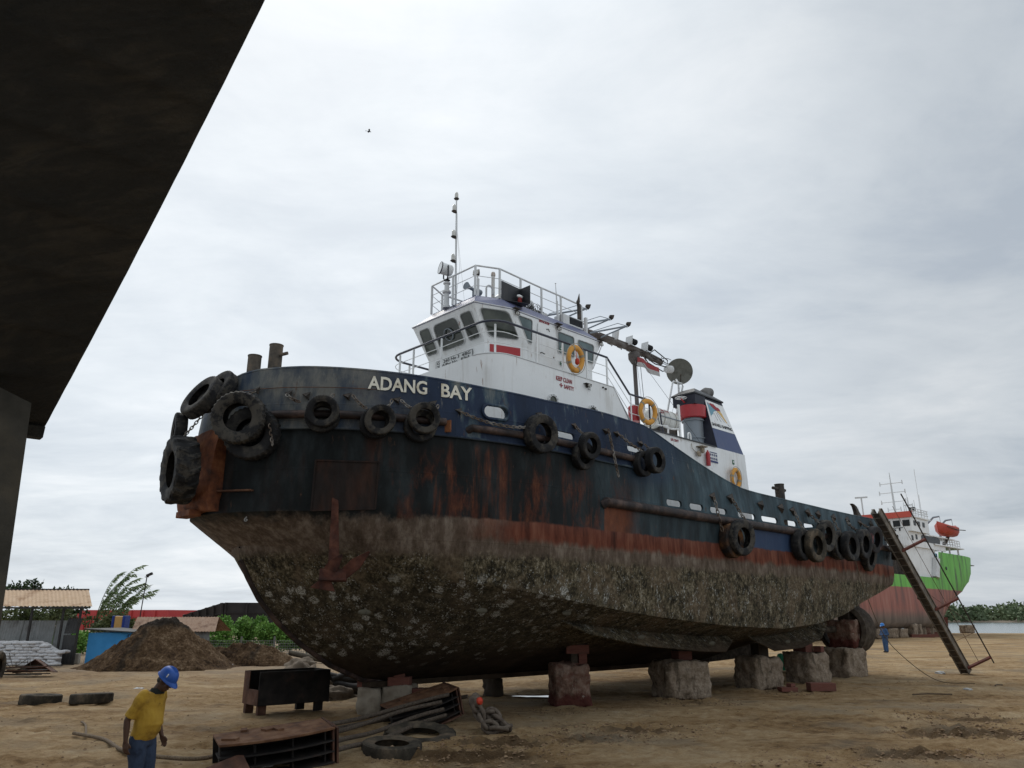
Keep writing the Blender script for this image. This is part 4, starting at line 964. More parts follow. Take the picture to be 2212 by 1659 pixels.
def tyre_mesh(name, Ro, w, rb, seg=72, lug=.02, tractor=False):
    h = w / 2; ti = [(rb, -h * .72), (rb + .03, -h * .86), (rb + (Ro - rb) * .45, -h * 1.0), (Ro * .93, -h * .96), (Ro * .985, -h * .80), (Ro, -h * .42), (Ro, 0), (Ro, h * .42), (Ro * .985, h * .80), (Ro * .93, h * .96), (rb + (Ro - rb) * .45, h), (rb + .03, h * .86), (rb, h * .72), (rb + .025, h * .66), (rb + (Ro - rb) * .5, h * .84), (Ro * .90, h * .6), (Ro * .92, 0), (Ro * .90, -h * .6), (rb + (Ro - rb) * .5, -h * .84), (rb + .025, -h * .66)]
    n = len(ti); vs = []; fs = []
    for k in range(seg):
        a = 2 * math.pi * k / seg
        for i, (r, z) in enumerate(ti):
            rr = r; aa = a
            if 3 <= i <= 9:
                if tractor:
                    side = -1 if i < 6 else 1; ph = (k + (0 if side > 0 else 4)) % 8
                    if i != 6: rr = r + (lug * .5 if ph < 3 else -lug)
                    aa = a + abs(i - 6) * .06
                else:
                    ph = (k + (1 if i > 6 else 0)) % 2
                    if i in (3, 4, 5, 7, 8, 9): rr = r - (lug if ph else 0) * (.55 if i in (3, 9) else 1)
                    if i == 6: rr = r - lug * .4
            vs.append((rr * math.cos(aa), rr * math.sin(aa), z))
    for k in range(seg):
        j = (k + 1) % seg
        for i in range(n): fs.append((k * n + i, k * n + (i + 1) % n, j * n + (i + 1) % n, j * n + i))
    me = bpy.data.meshes.new(name); me.from_pydata(vs, [], fs)
    bm = bmesh.new(); bm.from_mesh(me); bmesh.ops.recalc_face_normals(bm, faces=bm.faces); bm.to_mesh(me); bm.free()
    me.polygons.foreach_set('use_smooth', [True] * len(me.polygons)); me.set_sharp_from_angle(angle=R(32)); return me


TY = {'car': tyre_mesh('tyre', .345, .21, .20, 80, .010), 'lt': tyre_mesh('tyre', .44, .26, .235, 76, .016), 'truck': tyre_mesh('tyre', .53, .27, .30, 84, .016), 'big': tyre_mesh('tyre', .56, .42, .29, 64, .026), 'tractor': tyre_mesh('tyre', .69, .44, .37, 112, .030, True)}
for k_ in TY.values(): k_.materials.append(MATS['tyre_rubber'])
DUSTY = {}


def set_axis(o, loc, axis, spin=0):
    q = Vector(axis).to_track_quat('Z', 'Y') @ Quaternion((0, 0, 1), spin)
    o.rotation_mode = 'QUATERNION'; o.rotation_quaternion = q; o.location = loc


def put_tyre(kind, loc, axis, label, group, dusty=None, scale=None):
    me = TY[kind]
    if dusty:
        if (kind, dusty) not in DUSTY: DUSTY[(kind, dusty)] = me.copy(); DUSTY[(kind, dusty)].materials.clear(); DUSTY[(kind, dusty)].materials.append(MATS[dusty])
        me = DUSTY[(kind, dusty)]
    o = bpy.data.objects.new('tyre', me); SC.collection.objects.link(o); set_axis(o, loc, axis, random.uniform(0, 6))
    k_ = random.uniform(.95, 1.05); o.scale = scale or (k_, k_ * random.uniform(.95, 1.03), random.uniform(.92, 1.1))
    return tag(o, label, 'tyre', group)


mat('tyre_rusty', (.012, .011, .011), (.06, .03, .015), (.20, .09, .03), 2.2, .85, .3, .006, stops=(.4, .55, .7))
mat('tyre_pink', (.012, .011, .012), (.022, .020, .021), (.22, .09, .09), 1.6, .8, .3, .006, stops=(.4, .58, .68))
HG = 'tyres hung along the tug as fenders'
def nrm(s):
    d = .01; t = Vector((2 * d, plan_b(s + d) - plan_b(max(-4.999, s - d)))).normalized(); n = Vector((-t.y, t.x)); n = -n if n.y < 0 else n
    return n
def hull_tyre(kind, s, z, out, label, tilt=0.0, yaw=0.0, **k):
    n = nrm(s); n2 = Vector((n.x * math.cos(yaw) - n.y * math.sin(yaw), n.x * math.sin(yaw) + n.y * math.cos(yaw)))
    loc = WP(s + n.x * out, plan_b(s) + n.y * out, z); ax = WD(n2.x, n2.y, tilt)
    return put_tyre(kind, loc, ax, label, HG, **k)
# stem group
put_tyre('tractor', WP(-5.60, .30, 5.10), WD(-1, -.12, -.06), 'huge tractor tyre with chevron lugs on the rusty stem pad, lowest at the bow', HG)
put_tyre('lt', WP(-5.50, -.30, 6.0), WD(-1, -.25, 0), 'tyre half hidden behind the chains at the far side of the stem', HG)
put_tyre('truck', WP(-5.32, .30, 6.70), WD(-.95, .12, .50), 'tilted truck tyre topmost at the stem with sky through its hole', HG)
put_tyre('truck', WP(-5.06, .42, 6.86), WD(-.95, .12, .46), 'worn tyre tucked behind the tilted topmost stem tyre', HG)
put_tyre('big', WP(-5.02, 1.58, 6.06), WD(-.66, .76, -.10), 'big fat knobbly tyre facing forward on the port bow shoulder', HG)
put_tyre('big', WP(-4.74, 1.62, 5.78), WD(-.70, .70, -.05), 'dark tyre behind and below the big knobbly bow tyre', HG)
for s, z, lab, lab2, dz, ds in ((-3.64, 6.19, 'front tyre of the pair hung left of the letter A', 'rear tyre sandwiched behind the pair nearest the bow shoulder', -.05, -.03), (-2.74, 6.06, 'front tyre of the pair hung below the first A of the name', 'rear tyre of the pair below the first A of the name', -.02, -.06), (-1.96, 6.17, 'front tyre of the pair hung below the G of the name', 'lower rear tyre below the G of the name', -.12, -.02)):
    hull_tyre('car', s, z, .34, lab, -.10); hull_tyre('car', s + ds, z + dz, .12, lab2, -.05)
hull_tyre('lt', .80, 6.20, .22, 'large tyre slung on a chain beside the oval hawse hole', -.10)
hull_tyre('car', 2.26, 6.12, .34, 'upper tyre of the stacked pair right of the white freeing port', -.18); hull_tyre('car', 2.24, 5.90, .15, 'lower tyre of the stacked pair right of the white freeing port', -.1)
hull_tyre('car', 4.88, 6.13, .34, 'right tyre of the pair at the break of the bulwark', -.05); hull_tyre('car', 4.62, 6.03, .14, 'left tyre of the pair at the break of the bulwark', -.05)
hull_tyre('truck', 8.95, 4.42, .32, 'truck tyre alone under the handwheel slot amidships', -.1, .1); hull_tyre('truck', 8.78, 4.34, .10, 'rust stained tyre flat against the hull amidships', -.05, 0, dusty='tyre_rusty')
hull_tyre('truck', 13.42, 4.46, .44, 'first tyre of the after cluster, treads caked with pale mud', -.05, .08, dusty='tyre_dusty'); hull_tyre('truck', 13.0, 4.48, .17, 'tyre squeezed behind the muddy first tyre of the after cluster', -.05)
hull_tyre('truck', 14.75, 4.88, .24, 'highest tyre of the after cluster, second from its forward end', -.12, .05)
hull_tyre('truck', 16.25, 4.62, .44, 'third tyre of the after cluster, hanging outermost', -.05, .06); hull_tyre('truck', 15.85, 4.64, .17, 'tyre hidden behind the third one of the after cluster', -.05)
hull_tyre('truck', 17.85, 4.80, .34, 'fourth tyre of the after cluster, below a dark padeye', -.12, .04)
hull_tyre('truck', 19.25, 5.06, .30, 'pink smeared tyre next to the head of the gangway', -.20, .1, dusty='tyre_pink')
hull_tyre('truck', 18.9, 4.40, .14, 'low tyre showing only its rim beneath the pink smeared one', -.25)
hull_tyre('truck', 21.9, 4.95, .28, 'last tyre beyond the gangway on the quarter', -.15, -.25)


def chain(p0, p1, label, sag=.05, L=.115, r=.012, extra=None, group='chains holding the tyre fenders', m='chain_steel', width=.55):
    p0, p1 = Vector(p0), Vector(p1); pts = []; D = (p1 - p0).length; n = max(2, int(D * 1.08 / (L * .74)))
    for i in range(n + 1):
        t = i / n; pts.append(p0.lerp(p1, t) - Vector((0, 0, sag * 4 * t * (1 - t))))
    if extra: pts = extra
    mb = MB()
    for i, (a, c) in enumerate(zip(pts, pts[1:])):
        d = (c - a).normalized(); x = d.orthogonal().normalized(); y = d.cross(x)
        if i % 2: x = y
        ctr = (a + c) / 2; q = []
        for k in range(12):
            an = 2 * math.pi * k / 12; q.append(ctr + d * (math.cos(an) * L * .5) + x * (math.sin(an) * L * .5 * width))
        mb.tube(q, r, 5, closed=True)
    o = mb.build('chain', m, smooth=60); return tag(o, label, 'chain', group)


def hp(s, z, out=.05):
    n = nrm(s); return WP(s + n.x * out, plan_b(s) + n.y * out, z)
for s0, z0, s1, z1, lab, sag in ((-4.62, 6.72, -5.0, 6.62, 'rusty chain knotted above the tilted stem tyre', .05), (-3.94 - .28, 6.62, -4.0, 6.42, 'short rusty chain on the left of the pair nearest the bow shoulder', .02), (-3.52, 6.62, -3.68, 6.42, 'bright chain on the right of the pair nearest the bow shoulder', .02), (-3.22, 6.62, -2.98, 6.32, 'bright chain on the left of the pair under the first A', .03), (-2.52, 6.58, -2.62, 6.36, 'chain on the right of the pair under the first A', .02), (-2.36, 6.58, -2.16, 6.38, 'rusty chain on the left of the pair under the G', .02), (-1.62, 6.55, -1.74, 6.36, 'chain on the right of the pair under the G', .02),
                                (-1.12, 6.46, .45, 6.30, 'long sagging chain running from the pipe end to the big hawse tyre', .10), (1.0, 6.70, .95, 6.55, 'short chain above the big hawse tyre', .01), (2.06, 6.62, 2.22, 6.42, 'chain to the stacked pair right of the freeing port', .02), (3.32, 6.74, 3.5, 5.55, 'loose chain hanging straight down the side with no tyre', .0), (3.72, 6.70, 4.55, 6.35, 'slanting chain across the after slot of the forecastle', .04), (4.82, 6.60, 4.86, 6.42, 'short chain above the pair at the bulwark break', .01), (8.05, 5.52, 8.15, 4.55, 'chain hanging down over the lower pipe amidships', 0), (9.05, 5.58, 9.6, 4.9, 'chain leading down to the lone amidships tyre', .03),
                                (12.95, 5.55, 13.2, 4.95, 'chain down to the muddy first tyre of the after cluster', .03), (14.0, 5.6, 14.5, 5.3, 'chain down to the highest tyre of the after cluster', .03), (15.9, 5.6, 16.1, 5.12, 'chain down to the outermost tyre of the after cluster', .03), (17.2, 5.62, 17.8, 5.3, 'chain sagging to the fourth tyre of the after cluster', .06), (18.8, 5.65, 19.2, 5.5, 'short chain above the pink smeared tyre', .02)):
    big = s0 > 6
    chain(hp(s0, z0, .08), hp(s1, z1, .2 if s0 > -4.5 else .25), lab, sag, .16 if big else .115, .016 if big else .013)
chain(WP(-5.45, -.1, 6.35), WP(-5.58, -.02, 5.78), 'chain down the left edge of the huge tractor tyre', .0, .10, .011)
chain(WP(-5.30, .55, 6.40), WP(-5.62, .32, 5.80), 'chain down the right edge of the huge tractor tyre', .03, .10, .011)
chain(WP(-4.92, 1.1, 6.66), WP(-5.38, .45, 6.30), 'dark chain slanting between the two large bow tyres', .05, .10, .011, m='dark_steel')
chain(WP(-4.60, 2.05, 5.92), WP(-4.52, 2.10, 5.50), 'loose chain end beside the big knobbly bow tyre', 0, .10, .011)


# ------------------------------------------------------------------ life saving gear, flag and anchor on the tug
mat('buoy_orange', (.50, .22, .035), (.62, .30, .055), None, 3, .6, .1)
mat('buoy_tape', (.22, .17, .10), (.30, .25, .17), None, 8, .5)
mat('rope_white', (.42, .40, .36), (.30, .28, .24), None, 12, .9)
mat('float_red', (.55, .05, .02), None, None, 5, .5)
def lifebuoy(loc, ax, label, Rr=.36, r=.085, light=False, rot=0):
    t = bpy.data.objects.new('lifebuoy', None); SC.collection.objects.link(t); set_axis(t, loc, ax); tag(t, label, 'lifebuoy', 'orange lifebuoys on the tug')
    m = MB(); m.lathe([(Rr - r + r * (1 - math.cos(2 * math.pi * k / 14)), r * .8 * math.sin(2 * math.pi * k / 14)) for k in range(14)], seg=40, closed=True); m.build('ring', 'buoy_orange', t, smooth=60)
    for k in range(4):
        a = math.pi / 2 * k + rot + .5; c = Vector((Rr * math.cos(a), Rr * math.sin(a), 0)); tn = Vector((-math.sin(a), math.cos(a), 0)); rd = Vector((math.cos(a), math.sin(a), 0))
        m = MB(); m.loft([[c + tn * w + rd * (math.cos(2 * math.pi * j / 14) * (r + .004)) + Vector((0, 0, math.sin(2 * math.pi * j / 14) * (r * .8 + .004))) for j in range(14)] for w in (-.035, .035)]); m.build('reflective_band', 'buoy_tape', t, smooth=40)
    m = MB(); q = []
    for k in range(33):
        a = 2 * math.pi * k / 32 + rot; rr = Rr + r + .02 + .03 * abs(math.sin(2 * (a - rot - .5))); q.append((rr * math.cos(a), rr * math.sin(a), .03))
    m.tube(q[:-1], .010, 5, closed=True); m.build('grab_line', 'rope_white', t, smooth=60)
    return t
lifebuoy(WP(4.32, 2.47, 9.32), WD(0.1, 1, -.12), 'orange lifebuoy with a red float hung on the wheelhouse railing', .33, .085)
m = MB(); m.tube([WP(4.32, 2.5, 9.62), WP(4.33, 2.5, 9.35)], .012, 5); m.lathe([(.02, .10), (.06, .06), (.065, -.06), (.02, -.11), (0, -.12)], WP(4.34, 2.52, 9.24), (0, 0, 1), 12); tag(m.build('marker_float', 'float_red', smooth=50), 'red marker float dangling inside the railing lifebuoy', 'float')
lifebuoy(WP(7.80, 2.40, 8.40), WD(-.1, 1, -.1), 'orange lifebuoy at the foot of the stairs beside the white raft canister', .34, .085, rot=.4)
lifebuoy(WP(12.80, 2.42, 6.88), WD(.1, 1, -.08), 'orange lifebuoy on the white casing wall above the after rail', .31, .08, rot=.9)
m = MB(); m.lathe([(.0, 0), (.18, .0), (.19, .45), (.16, .5), (0, .52)], WP(7.55, 2.05, 8.1), (0, 0, 1), 14); tag(m.build('hose_box', 'red_paint', smooth=40), 'red hose box behind the lifebuoy at the stairs', 'hose box')
RAFT = thing('life_raft', 'white life raft canister lying on its cradle behind the stairs', 'life raft')
mat('raft_white', (.62, .63, .60), (.52, .52, .49), (.42, .41, .38), 3, .45, .1)
m = MB(); ra, rb_ = WP(9.55, 1.15, 8.80), WP(11.15, 1.15, 8.80); ax_ = (rb_ - ra).normalized(); LL = (rb_ - ra).length
m.lathe([(0, 0), (.16, .01), (.28, .06), (.355, .16), (.37, .22), (.37, .78), (.385, .78), (.385, .84), (.37, .84), (.37, LL - .22), (.355, LL - .16), (.28, LL - .06), (.16, LL - .01), (0, LL)], ra, ax_, 26); m.build('canister', 'raft_white', RAFT, smooth=40)
for k in (.45, 1.15):
    m = MB(); m.lathe([(.373, k), (.382, k), (.382, k + .035), (.373, k + .035)], ra, ax_, 26, closed=True); m.build('strap', 'rope_white', RAFT)
m = MB(); sx_ = ax_.cross(Vector((0, 0, 1))).normalized(); m.tube([ra + sx_ * .385 + ax_ * .2, rb_ + sx_ * .385 - ax_ * .2], .02, 6); m.build('seam', 'grey_paint', RAFT)
m = MB()
for (t_, z_, w_) in (('LIFE RAFT', .10, .5), ('20 P', .02, .2)): add_text(m, t_, ra + ax_ * .25 + sx_ * .36 + Vector((0, 0, z_ + .08)), ax_ * w_, Vector((0, 0, .06)) - sx_ * .022)
m.build('raft_lettering', 'letter_red', RAFT)
FL = thing('flag', 'small faded red over white flag fluttering below the mast crutch', 'flag')
mat('flag_red', (.33, .06, .06), (.26, .05, .05), None, 6, .8); mat('flag_white', (.42, .41, .40), (.36, .35, .34), None, 6, .8)
for nm, z0, z1, mm in (('red_stripe', .18, .36, 'flag_red'), ('white_stripe', 0, .18, 'flag_white')):
    rows = []
    for i in range(15):
        t = i / 14; s = 10.30 + 1.32 * t; b = .25 + .07 * math.sin(7 * t); dr = -.06 * t - .03 * t * t + .02 * math.sin(5 * t)
        rows.append([WP(s, b + .03 * math.sin(9 * t + 3 * z), 10.98 + z + dr + (.12 if t == 0 else 0) * 0) for z in (z0, (z0 + z1) / 2, z1)])
    m = MB(); m.grid(rows); me_ = m.build(nm, mm, FL, smooth=60)
AN = thing('anchor', 'rusty red stockless anchor hanging by its shank from the bow pocket', 'anchor')
c0, c1 = WP(-3.34, 2.60, 5.05), WP(-3.36, 2.80, 3.02)
m = MB(); m.loft([[c + WD(1, .6, 0) * a * w + WD(-.6, 1, 0) * b * w for a, b in ((-1, -.7), (1, -.7), (1, .7), (-1, .7))] for c, w in ((c0, .05), (c0.lerp(c1, .45), .075), (c1, .115))])
mat('anchor_rust', (.022, .009, .007), (.060, .020, .012), (.105, .040, .024), 5, .85, .5, .012)
m.build('shank', 'anchor_rust', AN, bevel=.012)
m = MB(); cr = c1 + Vector((0, 0, -.05)); e1 = WD(.75, .55, 0).normalized(); out_ = WD(-.55, .75, 0).normalized()
m.loft([[cr + e1 * x + Vector((0, 0, z)) + out_ * o for z, o in ((-.11, -.10), (.12, -.08), (.14, .10), (-.09, .14))] for x in (-.26, -.1, .1, .26)]); m.build('crown', 'anchor_rust', AN, bevel=.02)
for sg in (-1, 1):
    m = MB(); root = cr + e1 * sg * .16 + out_ * .02; tip = root + e1 * (sg * .10 + .42) + Vector((0, 0, .46 if sg > 0 else .40)) + out_ * .16
    sd_ = (tip - root).cross(out_).normalized()
    m.loft([[root - sd_ * .10 - out_ * .06, root + sd_ * .10 - out_ * .06, root + sd_ * .10 + out_ * .06, root - sd_ * .10 + out_ * .06], [root.lerp(tip, .5) - sd_ * .12 - out_ * .035, root.lerp(tip, .5) + sd_ * .12 - out_ * .035, root.lerp(tip, .5) + sd_ * .12 + out_ * .035, root.lerp(tip, .5) - sd_ * .12 + out_ * .035], [tip - sd_ * .02 - out_ * .015, tip + sd_ * .02 - out_ * .015, tip + sd_ * .02 + out_ * .015, tip - sd_ * .02 + out_ * .015]]); m.build('fluke', 'anchor_rust', AN, bevel=.008)
m = MB(); m.prism([cr + e1 * -.42 + Vector((0, 0, -.22)), cr + e1 * -.1 + Vector((0, 0, .06)), cr + e1 * .06 + Vector((0, 0, -.3))], out_ * .08); m.build('palm', 'anchor_rust', AN, bevel=.01)
chain(WP(-3.30, 2.54, 5.14), WP(-3.36, 2.66, 4.6), 'dark anchor chain in the bow pocket', 0, .15, .02, m='dark_steel', group='chains on the tug')

# ------------------------------------------------------------------ keel and bilge blocks
def concrete(name, c1, c2, c3, red):
    m, b, bs = newmat(name); p = b.coord(); x, y, z = b.sep(p); f = b.add(b.mul(b.noise(p, 2.2, 6, .65), .5), b.mul(b.noise(p, 11, 8, .72), .5))
    c = b.ramp(f, [(.36, c1), (.48, c2), (.60, c3), (.68, tuple(q * 1.45 for q in c3))]); c = b.mix(b.mul(b.sm(b.noise(b.map(p, (1, 1, .4), (3, 1, 2)), 2.6, 7, .7), .52, .64), .75), c, tuple(q * .45 for q in c1))
    if red: c = b.mix(b.mul(b.sm(b.add(z, b.mul(b.noise(p, 3.5, 6, .7), .7)), .82, .62), .9), c, (.075, .018, .016)); c = b.mix(b.mul(b.sm(b.noise(p, 5, 6, .7), .48, .60), .55), c, (.13, .05, .036)); c = b.mix(b.sm(b.noise(b.map(p, (1, 1, 1), (7, 7, 7)), 7, 8, .75), .62, .66), c, (.40, .37, .33))
    b.put(bs.inputs['Base Color'], c); bs.inputs['Roughness'].default_value = .95; bs.inputs['Specular IOR Level'].default_value = .15; b.put(bs.inputs['Normal'], b.bump(b.add(b.noise(p, 9, 10, .75), b.mul(b.vor(p, 14), .4)), .9, .05))
concrete('concrete_red', (.13, .072, .052), (.22, .14, .105), (.29, .215, .17), True); concrete('concrete_grey', (.12, .092, .064), (.225, .175, .128), (.33, .27, .21), False)
mat('concrete_pale', (.20, .165, .125), (.28, .245, .195), (.14, .11, .08), 2.0, .95, .6, .025)
mat('timber_red', (.115, .042, .032), (.155, .062, .046), (.085, .045, .034), 4, .9, .4, .01, (.6, 1, 3))
mat('timber_dark', (.030, .022, .017), (.055, .042, .030), None, 4, .9, .4, .01)


def rough_block(w, d, h, seed, bev=.10, rough=.05, n=15):
    """weathered cast block: subdivided, rounded edges, lumpy faces"""
    m = MB(); bm = bmesh.new(); bmesh.ops.create_cube(bm, size=1.0); bmesh.ops.subdivide_edges(bm, edges=bm.edges, cuts=n, use_grid_fill=True)
    for v in bm.verts:
        p = Vector((v.co.x * w, v.co.y * d, v.co.z * h)); hx, hy, hz = w / 2 - bev, d / 2 - bev, h / 2 - bev
        q = Vector((max(-hx, min(hx, p.x)), max(-hy, min(hy, p.y)), max(-hz, min(hz, p.z)))); e = p - q
        if e.length > 1e-6: p = q + e.normalized() * bev * min(1.0, e.length / bev * .99 if e.length < bev else 1)
        nv = Vector((seed * 7.3, seed * 3.1, seed)); f = noise.fractal(p * 3.3 + nv, .9, 2.0, 5) * rough * 2 + noise.noise(p * 1.1 + nv) * rough * 1.6
        p += p.normalized() * f; p.x += p.z * .03 * math.sin(seed * 5); v.co = (p.x, p.y, p.z + h / 2)
    me = bpy.data.meshes.new('block'); bm.to_mesh(me); bm.free(); me.polygons.foreach_set('use_smooth', [True] * len(me.polygons)); return me


def block(x, y, w, d, h, rz, m, label, seed, z=0, name='concrete_block', **k):
    o = link(name, rough_block(w, d, h, seed, **k), m); o.location = (x, y, z); o.rotation_euler = (0, 0, rz); return tag(o, label, 'block', 'concrete blocks under the tug')


def timber(x, y, z, w, d, h, rz, label, m='timber_red', g='timber packing on the blocks'):
    mb = MB(); mb.box((0, 0, h / 2), (w, d, h)); o = mb.build('timber_block', m, bevel=.012); o.location = (x, y, z); o.rotation_euler = (0, 0, rz); return tag(o, label, 'timber', g)
A44 = R(44)
block(1.52, 21.55, .98, 1.0, 1.08, R(2), 'concrete_red', 'reddish concrete block with a dark red base under the bilge', 1, z=-.04)
timber(1.62, 21.5, 1.03, .17, .3, .26, .1, 'left upright timber on the reddish concrete block', 'timber_dark'); timber(1.86, 21.5, 1.03, .22, .3, .26, .0, 'right upright timber on the reddish concrete block'); timber(1.72, 21.5, 1.29, .60, .35, .22, .05, 'lower lying timber above the reddish block'); timber(1.66, 21.55, 1.51, .52, .35, .24, -.04, 'upper lying timber touching the hull above the reddish block', 'timber_dark')
block(4.86, 23.75, 1.42, 1.05, 1.05, R(24), 'concrete_grey', 'large grey concrete block left of amidships, free standing', 2, z=-.04)
timber(4.98, 23.9, .98, .46, .4, .28, .4, 'square timber on the large grey concrete block'); timber(5.02, 24.0, 1.26, .42, .4, .26, .3, 'timber wedged under the bilge keel over the grey block', 'timber_dark')
block(8.05, 26.7, 1.28, 1.0, 1.02, R(30), 'concrete_grey', 'eroded narrow grey block under the bilge keel gap', 3, z=-.04, rough=.05)
timber(8.2, 26.9, .96, .4, .4, .42, .4, 'dark timber standing on the eroded grey block', 'timber_dark')
block(10.45, 28.95, 1.3, 1.1, 1.08, R(42), 'concrete_grey', 'brown concrete block next to the green tarpaulin', 4, z=-.04)
timber(10.4, 29.0, 1.02, .5, .5, .42, .7, 'dark timber on the brown concrete block'); timber(10.9, 28.85, 1.03, .22, .3, .2, .7, 'small orange brown wedge on the brown block')
block(13.0, 31.9, 1.5, 1.2, 1.12, R(38), 'concrete_grey', 'wide lower block of the stern stack with a pale broken corner', 5, z=-.04)
block(13.3, 32.1, 1.12, 1.0, 1.02, R(44), 'concrete_red', 'red painted block stacked on top under the stern', 6, z=1.06)
timber(13.4, 32.2, 2.06, .45, .45, .55, .7, 'dark timber post between the stacked block and the stern', 'timber_dark')
block(-3.38, 19.75, .56, .9, .66, R(3), 'concrete_pale', 'left of the two pale blocks under the forefoot', 7, z=-.03, bev=.04, n=7); block(-2.72, 19.85, .72, .9, .68, R(-2), 'concrete_pale', 'right of the two pale blocks under the forefoot', 8, z=-.03, bev=.04, n=7)
for x, y, z, w, h, rz, lab in ((-3.5, 19.6, .63, .34, .14, .05, 'left low timber on the pale forefoot blocks'), (-2.68, 19.62, .65, .52, .20, -.04, 'wide timber on the right pale forefoot block'), (-2.68, 19.6, .85, .26, .24, .03, 'topmost square timber at the forefoot'), (-2.25, 19.75, .42, .30, .16, .1, 'timber lying at the right edge of the forefoot blocks'), (-2.02, 19.8, .30, .26, .14, 0, 'lowest timber right of the forefoot blocks'), (-3.05, 19.9, .65, .5, .10, 0, 'flat timber under the keel at the forefoot')): timber(x, y, z, w, .4, h, rz, lab)
block(-.55, 24.2, .42, .5, .55, R(40), 'timber_dark', 'small dark block in the shade beyond the keel', 9, z=-.03, bev=.03, n=5)
timber(8.62, 25.75, -.01, .52, .35, .13, .1, 'flat red brick timber left of the brown block foot', g='timbers on the ground'); timber(8.75, 25.8, .12, .2, .2, .1, .5, 'small timber offcut on the flat red brick timber', g='timbers on the ground')
timber(9.75, 25.95, -.01, .8, .4, .24, .02, 'larger red timber in front of the brown block', g='timbers on the ground')

# ------------------------------------------------------------------ gangway at the stern
mat('gangway_steel', (.085, .07, .056), (.15, .13, .105), (.21, .17, .13), 4, .75, .4, .01)
mat('gangway_lit', (.13, .12, .10), (.19, .175, .15), (.10, .07, .05), 3, .75, .4, .01); mat('gangway_red', (.16, .045, .035), (.12, .04, .03), (.08, .035, .025), 5, .8, .3)  # left stringer's steel lightened to paint in the light on its face
GW = thing('gangway', 'long steel gangway with red handrail posts leaning on the tug stern', 'gangway')
g0, g1 = Vector((18.72, 33.75, .03)), WP(19.95, 4.32, 6.22); gd = (g1 - g0).normalized(); side_ = gd.cross(Vector((0, 0, 1))).normalized(); upn = side_.cross(gd).normalized(); GL = (g1 - g0).length
for sg, mm in ((-1, 'gangway_steel'), (1, 'gangway_lit')):
    m = MB(); o_ = side_ * (sg * .15); m.bar(g0 + o_, g1 + o_, .05, .22, upn); m.bar(g0 + o_ + upn * .14 + side_ * .0, g1 + o_ + upn * .14, .13, .03, upn); m.build('stringer', mm, GW)
m = MB(); m.box(g0 + gd * GL * .5 - upn * .09, (.24, .015, GL - .1), Matrix((side_, upn, gd)).transposed()); m.build('soffit_plate', 'dark_steel', GW)
for i in range(24):
    c = g0 + gd * (GL * (i + .6) / 24.6); m = MB(); m.box(c - upn * .02, (.26, .22, .035), Matrix((side_, side_.cross(Vector((0, 0, 1))) * -1, Vector((0, 0, 1)))).transposed()); m.build('tread', 'gangway_steel', GW)
tops = []
for t in (.03, .40, .76):
    c = g0 + gd * (GL * t) - side_ * .17; e = c + (upn * .66 - side_ * .75).normalized() * 1.0; tops.append((c, e)); m = MB(); m.bar(c, e, .09, .09, gd); m.build('rail_post', 'gangway_red', GW)
rd_ = (tops[2][1] - tops[0][1]).normalized()
m = MB(); m.tube([tops[0][1] - rd_ * .3, tops[1][1], tops[2][1], tops[2][1] + rd_ * 2.2], .03, 6); m.build('handrail', 'dark_steel', GW)
m = MB(); mid = [c.lerp(e, .5) for c, e in tops]; m.tube([mid[0], mid[1], mid[2], mid[2] + rd_ * 1.9], .010, 5); m.build('safety_line', 'rusty_steel', GW)
for t in (.22, .56): 
    m = MB(); m.tube([tops[0][1].lerp(tops[1][1], t * 2 if t < .5 else t) * 1.0, (g0 + gd * GL * (t * .9) - side_ * .22)], .008, 4); m.build('rail_tie', 'rusty_steel', GW)
for t in (.12, .3, .48, .66, .84):
    m = MB(); m.box(g0 + gd * (GL * t) + side_ * .19, (.05, .10, .22), Matrix((side_, gd, upn)).transposed()); m.build('splice_plate', 'dark_steel', GW)


def rope(pts, r, label, m='rope_brown', seg=7, cat='rope', group=None, n=10, name='rope'):
    """Catmull-Rom smoothed line"""
    P_ = [Vector(p) for p in pts]; P_ = [2 * P_[0] - P_[1]] + P_ + [2 * P_[-1] - P_[-2]]; out = []
    for i in range(1, len(P_) - 2):
        a, b, c, d = P_[i - 1:i + 3]
        for k in range(n):
            t = k / n; out.append(.5 * ((2 * b) + (c - a) * t + (2 * a - 5 * b + 4 * c - d) * t * t + (3 * b - a - 3 * c + d) * t ** 3))
    out.append(P_[-2]); mb = MB(); mb.tube(out, r, seg); o = mb.build(name, m, smooth=60); return tag(o, label, cat, group)
mat('rope_brown', (.075, .05, .032), (.13, .095, .06), (.19, .145, .10), 30, .9, .5, .01)
rope([WP(16.9, 4.5, 4.4), WP(17.4, 4.5, 3.3), WP(18.2, 4.6, 1.8), (14.6, 30.6, .9), (15.3, 29.6, .05), (16.0, 28.4, .02)], .014, 'thin rope trailing from the after tyres down to the sand')

# ------------------------------------------------------------------ foreground scrap: box, rollers, ropes, big chain, tyres on the ground
mat('scrap_black', (.010, .009, .009), (.022, .018, .016), (.06, .035, .025), 2.5, .8, .3, .008, stops=(.4, .6, .75))
mat('scrap_rust', (.035, .018, .013), (.085, .040, .026), (.14, .075, .05), 3, .85, .4, .01)
BX = thing('steel_box', 'black steel trough on stub legs left of the forefoot', 'steel box', (-5.55, 20.3, 0), R(40))
m = MB(); L_, D_, H_ = 1.82, .90, .74; z_ = .22
m.box((0, -D_ / 2, z_ + H_ / 2), (L_, .025, H_)); m.build('front_plate', 'scrap_black', BX)
m = MB(); m.box((0, D_ / 2, z_ + H_ / 2), (L_, .025, H_)); m.build('back_plate', 'scrap_black', BX)
m = MB(); m.box((0, 0, z_ + .0), (L_ - .02, D_ - .03, .025)); m.build('bottom_plate', 'scrap_black', BX)
m = MB()
